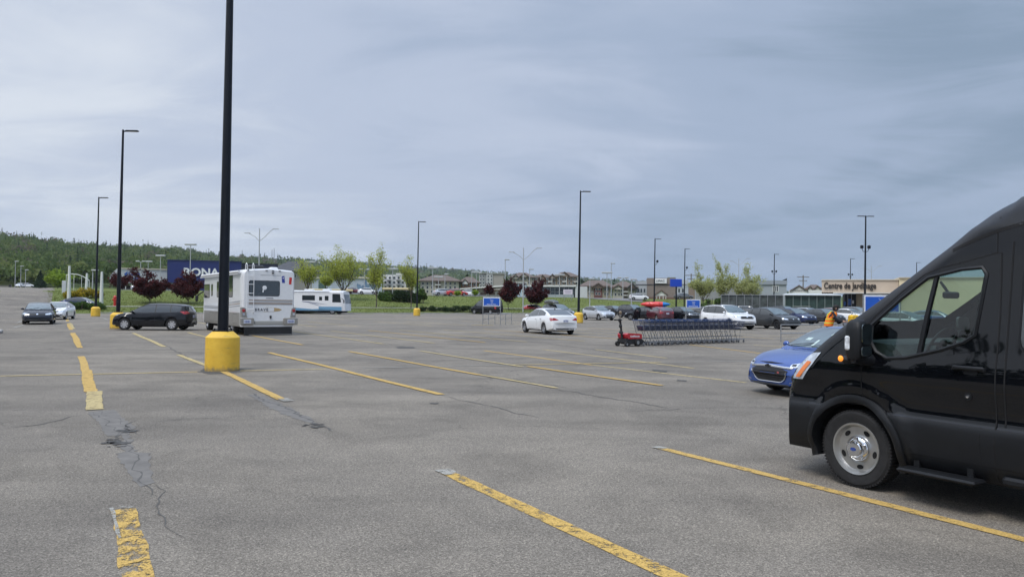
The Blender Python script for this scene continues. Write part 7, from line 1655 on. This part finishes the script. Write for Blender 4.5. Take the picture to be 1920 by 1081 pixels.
def conifer(label, px, d, top, wpx, seed, n=2500, size=.2, group=None):
    x, y = P_at(px, d); z0 = terr(x, y)-.05; h = EYE+(yh(px)-top)/F_PX*d-z0; w = wpx/F_PX*d/2; r = thing('conifer', label, 'tree', (x, y, z0), 0, group); rng = np.random.default_rng(seed)
    q = MB(); q.tube([(0, 0, 0), (0, 0, h)], [.22, .03], 6); q.build('trunk', BARK, r); t = rng.random(n)**.65; a = rng.random(n)*6.283; tier = .75+.25*np.abs(np.sin(t*22)); R = w*(1-(1-t))*tier*rng.random(n)**.4
    C = np.stack([R*np.cos(a), R*np.sin(a), h*(1-t)+.15-.12*R], 1); C[:, 2] = np.maximum(C[:, 2], .3); leaves_mesh('crown', C, size, rng, LDK, r)
def plants():
    g = 'purple-leaved maples on the verge'
    tree('dark purple maple half hidden behind the tall black lamp post on the left', 226, 128, 514, 34, LRED, 1, 2600, .15, .12, 'round', group=g)
    tree('largest dark purple maple, left of the blue store sign', 281, 103, 505.5, 62, LRED, 2, 5200, .15, .12, 'round', group=g)
    tree('dark purple maple under the white store lettering beside the motorhome', 353, 106, 512, 53, LRED, 3, 4600, .15, .12, 'round', group=g)
    tree('dark purple maple standing right behind the blue trolley sign', 953, 121, 527, 40, LRED, 5, 4200, .15, .16, 'round', group=g)
    tree('dark purple maple right of the curved-arm street lamp', 1004, 124, 526, 44, LRED, 6, 4600, .15, .16, 'round', group=g)
    tree('small dark purple maple in front of the brick shopfront', 917, 150, 534, 17, LRED, 7, 1200, .16, .3, 'round', group=g)
    g = 'yellow-green trees in fresh leaf along the verge'
    tree('low yellow-green tree leftmost, right of the big motorhome', 577, 122, 487, 50, LYG, 11, 1700, .11, .26, 'up', group=g, spread=.7)
    tree('tallest and widest yellow-green tree behind the white and blue motorhome', 643, 124, 461, 66, LYG, 12, 3400, .11, .16, 'up', group=g, spread=.7)
    tree('small yellow-green tree squeezed between the two left big ones', 612, 150, 503, 26, LYG, 17, 1000, .16, .2, 'vase', group=g, spread=.7)
    tree('narrow upright yellow-green tree in the middle of the verge', 706, 115, 465, 46, LYG, 13, 2000, .11, .24, 'up', group=g, spread=.7)
    tree('yellow-green tree left of the middle far black lamp post', 771, 116, 482, 42, LYG, 14, 1600, .11, .26, 'up', group=g, spread=.7)
    g = 'pale budding trees behind the mesh fence'
    tree('pale budding tree leftmost of the three behind the mesh fence', 1318, 128, 496, 48, LPL, 21, 2800, .12, .34, 'round', group=g, spread=.7)
    tree('pale budding tree in the middle of the three, tallest', 1358, 134, 489, 46, LPL, 22, 2800, .12, .32, 'round', group=g, spread=.7)
    tree('pale budding tree rightmost of the three, widest', 1402, 132, 498, 52, LPL, 23, 3200, .12, .32, 'round', group=g, spread=.7)
    tree('bright lime tree beside the road on the left', 108, 190, 507, 40, LLM, 31, 2600, .24, .15, 'round', spread=1.2); conifer('dark broad conifer at the end of the left road', 75, 225, 507, 28, 32)
    for i, (px, t, lb) in enumerate(((858, 545, 'tiny yellow sapling left of the brick shopfront'), (891, 543, 'tiny yellow sapling before the brick shopfront'))): tree(lb, px, 148, t, 11, LLM, 40+i, 500, .13, .3, 'up')
    for i, (px, w, t) in enumerate(((130, 20, 541), (148, 24, 538), (168, 24, 537.5), (184, 16, 541))): shrub(('yellow flowering shrub at the left end of the clump', 'yellow flowering shrub left of the middle pylon', 'yellow flowering shrub right of the middle pylon', 'yellow flowering shrub by the lamp post')[i], px, 103+i, t, w, LYL, 50+i, 1700, .10, group='yellow flowering shrubs')
    for i in range(5): shrub(('low green hedge bush at the left end, behind the white car', 'second low hedge bush from the left, before the blue car', 'third low hedge bush from the left, before the blue car', 'fourth low hedge bush from the left, beside the yellow lamp base', 'last low hedge bush right of the yellow lamp base')[i], 116+i*17, 88.0+i*.6, 565.5, 26, LGR, 60+i, 1400, .06, dep=1.0, group='low hedge on the left', boxy=True, name='hedge_bush')
    for i in range(6): shrub(('first clipped bush of the long hedge beside the middle far lamp base', 'second clipped bush of the long middle hedge', 'third clipped bush of the long middle hedge', 'fourth clipped bush of the long middle hedge', 'fifth clipped bush of the long middle hedge', 'last clipped bush of the long hedge next to the black van')[i], 797+i*17, 110.6+i*.5, 573.5, 20, LDK, 70+i, 1300, .07, dep=1.0, group='long clipped hedge', boxy=True, name='hedge_bush')
    for i, (px, w, t) in enumerate(((722, 30, 544), (747, 32, 543), (771, 28, 545), (791, 24, 538))): shrub(('dark tall bush under the narrow yellow-green tree', 'dark tall bush in the middle of the clump', 'dark tall bush behind the fourth yellow-green tree', 'taller dark bush right of the far black lamp post')[i], px, 127, t, w, LGR if i in (0, 3) else LDK, 80+i, 2600, .13, group='dark bushes on the slope')
    for i, (px, w, t) in enumerate(((1330, 22, 553), (1350, 22, 551), (1312, 16, 556))): shrub(('green shrub behind the left end of the mesh fence', 'taller green shrub just inside the mesh fence', 'small green shrub left of the mesh fence')[i], px, 124, t, w, LGR, 90+i, 900, .13, group='shrubs by the mesh fence')
plants()
def forest():
    """woodland on the hills: far too many crowns to count, one object"""
    rng = np.random.default_rng(8); rd = random.Random(8); V = []; mi = []
    cols = [(.082, .125, .036), (.120, .168, .048), (.044, .070, .030), (.170, .205, .066), (.16, .14, .095)]
    mats = [leaf_mat('woodland_leaf_%s' % n, [tuple(x*.88 for x in c), c, tuple(x*1.12 for x in c)], .45) for n, c in zip(('mid', 'fresh', 'spruce', 'light', 'budding'), cols)]
    def add(x, y, h, w, kind, n, leaf):
        z = terr(x, y)+(rough_noise(x, y, 40)*y*.0018 if y > 420 else 0)-.5; u = rng.random(n); a = rng.random(n)*6.283
        if kind == 2: t = rng.random(n)**.6; R = w*.62*t*(.35+.65*rng.random(n)); c = np.stack([x+R*np.cos(a), y+R*np.sin(a), z+h*1.15*(1-t)+.3], 1)
        else:
            v = rng.normal(size=(n, 3)); v /= np.linalg.norm(v, axis=1)[:, None]; v[:, 2] = np.abs(v[:, 2])*1.0-.25; R = (.72+.33*rng.random(n))*(1+.22*np.sin(3*a+x)); c = np.stack([x+v[:, 0]*w*R, y+v[:, 1]*w*R, z+h*.5+v[:, 2]*h*.5*R], 1)
        nn = rng.normal(size=(n, 3)); nn /= np.linalg.norm(nn, axis=1)[:, None]; t = rng.normal(size=(n, 3)); b = np.cross(nn, t); b /= np.linalg.norm(b, axis=1)[:, None]; s = leaf*(.6+.8*rng.random(n))[:, None]
        q = np.empty((n, 4, 3)); q[:, 0] = c-nn*s; q[:, 1] = c+b*s*.8; q[:, 2] = c+nn*s; q[:, 3] = c-b*s*.8; V.append(q); mi.append(np.full(n, kind, np.int32))
    cnt = 0
    for k in range(9000):
        px = rng.uniform(-420, 1480); Rr = lerp(RIDGE, px); r0 = .33*Rr if px < 500 else .42*Rr; y = r0+(Rr*1.02-r0)*rng.random()**.8
        if px > 500 and rng.random() < .35: continue
        x = (px-960)/F_PX*y; far = y > 1300
        kd = int(rng.choice(5, p=(.37, .34, .07, .15, .07) if y < .75*Rr else (.30, .20, .25, .12, .13))); h = rng.uniform(8, 14); w = rng.uniform(4.0, 6.6)*(1.25 if far else 1)*(.6 if kd == 2 else 1)
        h *= rng.uniform(.7, 1.25); n = 150 if y < 700 else (85 if y < 1300 else 24); add(x, y, h, w, kd, n, min(w, 5)*(.13 if y < 700 else .18 if y < 1300 else .36))
    for i in range(150):      # trees that break the skyline
        px = rng.uniform(-100, 1330); Rr = lerp(RIDGE, px); y = Rr*rng.uniform(.97, 1.0); x = (px-960)/F_PX*y; kd = int(rng.choice(5, p=(.3, .15, .4, .1, .05))); add(x, y, rng.uniform(13, 20)*(1 if px < 500 else .8), 4.5, kd, 60, 1.1)
    for i in range(16):       # the planted row high on the left
        px = 46+i*3.4; y = .86*lerp(RIDGE, px); add((px-960)/F_PX*y, y, 8, 3.4, 2, 70, .8)
    for i in range(260):      # the near foot of the wood on the left
        px = rng.uniform(-200, 420); y = rng.uniform(285, 330)+(px*.02); add((px-960)/F_PX*y, y, rng.uniform(7, 12), rng.uniform(3, 4.5), int(rng.choice((0, 1, 3))), 90, .75)
    for i in range(90): px = rng.uniform(480, 1200); y = rng.uniform(330, 520); add((px-960)/F_PX*y, y, rng.uniform(6, 10), 3.6, int(rng.choice((0, 1, 2))), 60, .9)
    Vv = np.concatenate(V).reshape(-1, 3); n = len(Vv)//4; me = bpy.data.meshes.new('forest'); me.vertices.add(n*4); me.vertices.foreach_set('co', Vv.reshape(-1)); me.loops.add(n*4); me.loops.foreach_set('vertex_index', np.arange(n*4, dtype=np.int32))
    me.polygons.add(n); me.polygons.foreach_set('loop_start', np.arange(0, n*4, 4, dtype=np.int32)); me.polygons.foreach_set('loop_total', np.full(n, 4, dtype=np.int32)); me.update(calc_edges=True)
    for mm in mats: me.materials.append(mm)
    me.polygons.foreach_set('material_index', np.concatenate(mi)); o = mesh_obj('forest', me); tag(o, kind='stuff'); o['label'] = 'wooded hillside beyond the stores'; o['category'] = 'woodland'
forest()
def turf():
    """grass blades on the verge and the slope"""
    rng = np.random.default_rng(3); n = 40000; px = rng.uniform(90, 1480, n); w = rng.uniform(.5, 33, n)**1.0; C = []
    for i in range(n):
        t = (px[i]-960)/F_PX; y = (-LOT_EDGE+w[i])/(-(t*UX.x+UX.y)); x = t*y
        if 6.9 < w[i] < 9.9: continue
        C.append((x, y, terr(x, y)+.04))
    o = leaves_mesh('grass', C, .08, rng, leaf_mat('grass_blade_tips', [(.12, .15, .035), (.17, .205, .05), (.22, .235, .08)], .5), None); tag(o, kind='stuff')
turf()
# ================================================================ THE TROLLEY WORKER
def worker():
    d = 31.0; a = D(1560, 579, d); hz = a.z; r = thing('person', 'worker in orange safety vest and dark cap leaning forward behind the blue sedan', 'person', (a.x, d, 0), R_(-20))
    # local +X is the way the person faces (towards the right of the picture), leaning forward
    S_ = min(1.0, (hz+.14)/1.62)
    J = {'pel': (-.12, 0, .90), 'wst': (-.10, 0, 1.02), 'chs': (.00, 0, 1.24), 'nck': (.08, 0, 1.42), 'hd0': (.13, 0, 1.48), 'hd1': (.15, 0, 1.60),
         'hpl': (-.12, .10, .86), 'knl': (-.03, .11, .48), 'anl': (-.12, .11, .09), 'tol': (.10, .12, .04), 'hpr': (-.12, -.10, .86), 'knr': (.05, -.11, .48), 'anr': (.06, -.11, .09), 'tor': (.28, -.12, .04),
         'shl': (.02, .19, 1.36), 'ell': (.14, .24, 1.10), 'wrl': (.38, .17, 1.06), 'hal': (.47, .15, 1.06), 'shr': (.02, -.19, 1.36), 'elr': (.16, -.24, 1.11), 'wrr': (.40, -.16, 1.05), 'har': (.49, -.14, 1.05)}
    E = [('pel', 'wst'), ('wst', 'chs'), ('chs', 'nck'), ('nck', 'hd0'), ('hd0', 'hd1')]+[(p+s, q+s) for s in 'lr' for p, q in (('hp', 'kn'), ('kn', 'an'), ('an', 'to'), ('sh', 'el'), ('el', 'wr'), ('wr', 'ha'))]+[('pel', 'hp'+s) for s in 'lr']+[('chs', 'sh'+s) for s in 'lr']
    RAD = dict(pel=.15, wst=.145, chs=.165, nck=.062, hd0=.075, hd1=.098); RAD.update({k+s: v for s in 'lr' for k, v in dict(hp=.098, kn=.068, an=.05, to=.042, sh=.074, el=.052, wr=.036, ha=.040).items()})
    def skin(name, names, edges, m, parent, gro=0.0, sub=2):
        idx = {k: i for i, k in enumerate(names)}; me = bpy.data.meshes.new('skin_tmp'); me.from_pydata([J[k] for k in names], [(idx[a_], idx[b_]) for a_, b_ in edges], []); o = mesh_obj('skin_tmp', me)
        md = o.modifiers.new('s', 'SKIN'); o.modifiers.new('u', 'SUBSURF').levels = sub; sk = me.skin_vertices[0].data
        for k, i in idx.items(): rr = RAD[k]+gro; sk[i].radius = (rr*(1.0 if k[:2] not in ('wst', 'pel', 'chs') else .85), rr); sk[i].use_root = (i == 0)
        dg = bpy.context.evaluated_depsgraph_get(); ev = bpy.data.meshes.new_from_object(o.evaluated_get(dg)); bpy.data.objects.remove(o); ev.materials.clear(); ev.materials.append(m)
        ev.polygons.foreach_set('use_smooth', [True]*len(ev.polygons)); return mesh_obj(name, ev, parent)
    SK = mat('skin_tone', (.42, .25, .18), .6); DN = mat('dark_navy_cloth', (.012, .014, .022), .9); OR = mat('safety_orange', (.85, .19, .01), .7, var=.1); YL_ = mat('reflective_yellow', (.62, .72, .06), .5); HR = mat('dark_hair', (.012, .010, .009), .8)
    skin('body', list(J), E, SK, r)
    # jacket with sleeves, trousers, vest
    J['wst2'] = J['wst']; sl = ['wst', 'chs', 'nck', 'shl', 'ell', 'wrl', 'shr', 'elr', 'wrr']; skin('dark_jacket', sl, [e for e in E if e[0] in sl and e[1] in sl], DN, r, .014)
    tr = ['pel', 'wst', 'hpl', 'knl', 'anl', 'hpr', 'knr', 'anr']; skin('trousers', tr, [e for e in E if e[0] in tr and e[1] in tr], DN, r, .016)
    q = MB(); N_ = 20; prof = [(-.13, .86, .175, .20), (-.12, .95, .178, .205), (-.09, 1.06, .172, .20), (-.05, 1.16, .18, .21), (.0, 1.27, .188, .22), (.03, 1.36, .17, .20), (.05, 1.43, .10, .13)]
    V = [(cx+rx*math.cos(2*math.pi*j/N_), ry*math.sin(2*math.pi*j/N_), z) for cx, z, rx, ry in prof for j in range(N_)]
    for i in range(len(prof)-1): q.add(V[i*N_:(i+2)*N_], [(j, (j+1) % N_, N_+(j+1) % N_, N_+j) for j in range(N_)])
    v = q.build('safety_vest', OR, r, smooth=60)
    for z0, z1, cx in ((.97, 1.005, -.11), (1.12, 1.15, -.07)):
        q = MB(); pr = []
        for z in (z0, z1): t = lerp([(p[1], p[0]) for p in prof], z); rx = lerp([(p[1], p[2]) for p in prof], z)+.008; ry = lerp([(p[1], p[3]) for p in prof], z)+.008; pr += [(t+rx*math.cos(2*math.pi*j/N_), ry*math.sin(2*math.pi*j/N_), z) for j in range(N_)]
        q.add(pr, [(j, (j+1) % N_, N_+(j+1) % N_, N_+j) for j in range(N_)]); q.build('yellow_band', YL_, v, smooth=60)
    q = MB()
    for s in (1, -1): q.tube([(-.17, s*.12, .95), (-.205, s*.11, 1.15), (-.17, s*.11, 1.32), (-.03, s*.12, 1.455), (.12, s*.12, 1.40)], .012, 5)
    q.build('yellow_brace', YL_, v)
    # head shape: cap with peak, hair, nose, ears, eyes
    q = MB(); q.lathe([(.115, 0), (.118, .03), (.105, .075), (.07, .105), (0, .12)], 18, 0, 'z', (.145, 0, 1.60), caps=False); q.prism([(.24, -.07), (.34, -.055), (.36, 0), (.34, .055), (.24, .07)], 1.605, 1.618, 'z'); q.build('cap', HR, r, smooth=40)
    q = MB(); q.lathe([(.095, -.12), (.108, -.05), (.110, .02)], 16, 0, 'z', (.125, 0, 1.60)); q.build('hair', HR, r, smooth=60)
    q = MB(); q.tube([(.235, 0, 1.585), (.262, 0, 1.555), (.24, 0, 1.54)], [.008, .014, .010], 6)
    for s in (1, -1): q.box((.145, s*.104, 1.56), (.035, .015, .055), bev=.006)
    q.build('nose_and_ears', SK, r)
    for s in (1, -1): MB().box((.235, s*.035, 1.585), (.01, .02, .01)).build('eye', HR, r)
    MB().box((.238, 0, 1.515), (.01, .045, .008)).build('mouth', mat('lip', (.30, .12, .10), .6), r)
    for s, k in ((1, 'hal'), (-1, 'har')):
        p = Vector(J[k])
        for i in range(4): y = (i-1.5)*.019; MB().tube([p+Vector((.02, y, .01)), p+Vector((.058-.004*abs(i-1), y*1.1, .005)), p+Vector((.072, y*1.1, -.025)), p+Vector((.055, y, -.04))], [.010, .009, .008, .007], 6).build('finger', SK, r)
        MB().tube([p+Vector((-.01, -s*.03, .0)), p+Vector((.025, -s*.05, -.012)), p+Vector((.05, -s*.04, -.03))], [.012, .010, .008], 6).build('thumb', SK, r)
    for s, k in ((1, 'anl'), (-1, 'anr')): p = Vector(J[k]); MB().box((p.x+.09, p.y, .05), (.29, .10, .10), bev=.03).build('shoe', DARK, r)
    r.scale = (S_, S_, S_)
    # the trolley being handled, with a yellow load
    src = bpy.data.objects['shopping_trolley']; c = copy_tree(src); c.location = (a.x+.85, d-.15, 0); c.rotation_euler = (0, 0, R_(-20)); c['label'] = 'lone trolley in front of the worker, mostly hidden by the blue car'
    del c['group']
    q = MB(); q.box((0, 0, .17), (.36, .30, .34), bev=.05); o = q.build('bag', mat('yellow_black_bag', (.75, .42, .02), .5, var=.5, vscale=9), loc=(a.x+.80, d-.15, .98), rz=R_(15)); tag(o, 'yellow and black bag on the trolley right of the worker', 'bag'); q = MB(); q.prism([(-.12, .08), (-.02, .08), (.10, .26), (.02, .26)], -.152, -.150, 'y'); q.prism([(.03, .06), (.12, .06), (.14, .14), (.06, .16)], -.152, -.150, 'y'); q.build('black_marking', INK, o)
    q = MB(); q.tube([(-.1, 0, .33), (-.06, 0, .42), (.06, 0, .42), (.1, 0, .33)], .01, 5); q.build('bag_handle', INK, o)
worker()

# ================================================================ ADDED UNSEEN BEYOND THE LEFT EDGE (a dark store and trees for the van to mirror)
def left_side():
    r = thing('added_store', 'long dark taupe store added outside the left edge for the van to mirror', 'building', (-84, 12, -.1)); q = MB(); q.box((0, -10, 4.8), (26, 120, 9.6)); q.build('wall', mat('dark_taupe_wall', (.10, .09, .08), .8, var=.1), r)
    q = MB(); q.box((13.1, -10, 1.6), (.2, 60, 3.0)); q.build('glass_front', GLASS, r); q = MB(); q.box((13.5, -10, 9.3), (1.2, 121, .8)); q.build('parapet', TRIM, r)
    for i, (x, y, t) in enumerate(((-30, -26, 0), (-33, -15, 1), (-30, -5, 2), (-34, 5, 3), (-31, 15, 4), (-46, 22, 5))):
        r0 = random.Random(i); w = thing('leafy_tree', ('green tree outside the left edge, farthest back', 'green tree outside the left edge, second from the back', 'green tree outside the left edge, third from the back', 'green tree outside the left edge, level with the camera', 'green tree outside the left edge, fifth from the back', 'green tree outside the left edge, farthest forward')[t], 'tree', (x, y, 0), 0, 'trees added outside the left edge')
        MB().tube([(0, 0, 0), (.1, 0, 3), (0, 0, 7)], [.22, .16, .06], 8).build('trunk', BARK, w); rng = np.random.default_rng(i); n = 2600; v = rng.normal(size=(n, 3)); v /= np.linalg.norm(v, axis=1)[:, None]; k = rng.integers(0, 12, n); cs = rng.normal(size=(12, 3))*np.array([1.9, 1.9, 1.7])+np.array([0, 0, 6.6]); C = cs[k]+v*(1.5*rng.random(n)**.5)[:, None]; leaves_mesh('crown', C, .26, rng, LDK if i % 2 else LGR, w)
left_side()
# ================================================================ AIR
def haze():
    m = bpy.data.materials.new('pale_air'); m.use_nodes = True; nt = m.node_tree; nt.nodes.clear(); o = nt.nodes.new('ShaderNodeOutputMaterial'); v = nt.nodes.new('ShaderNodeVolumePrincipled')
    v.inputs['Color'].default_value = (.80, .88, 1.0, 1); v.inputs['Density'].default_value = .00009; v.inputs['Anisotropy'].default_value = .2; nt.links.new(v.outputs[0], o.inputs['Volume'])
    b = MB().box((0, 1400, 119), (7200, 8200, 240)).build('haze', m); tag(b, kind='stuff')
haze()
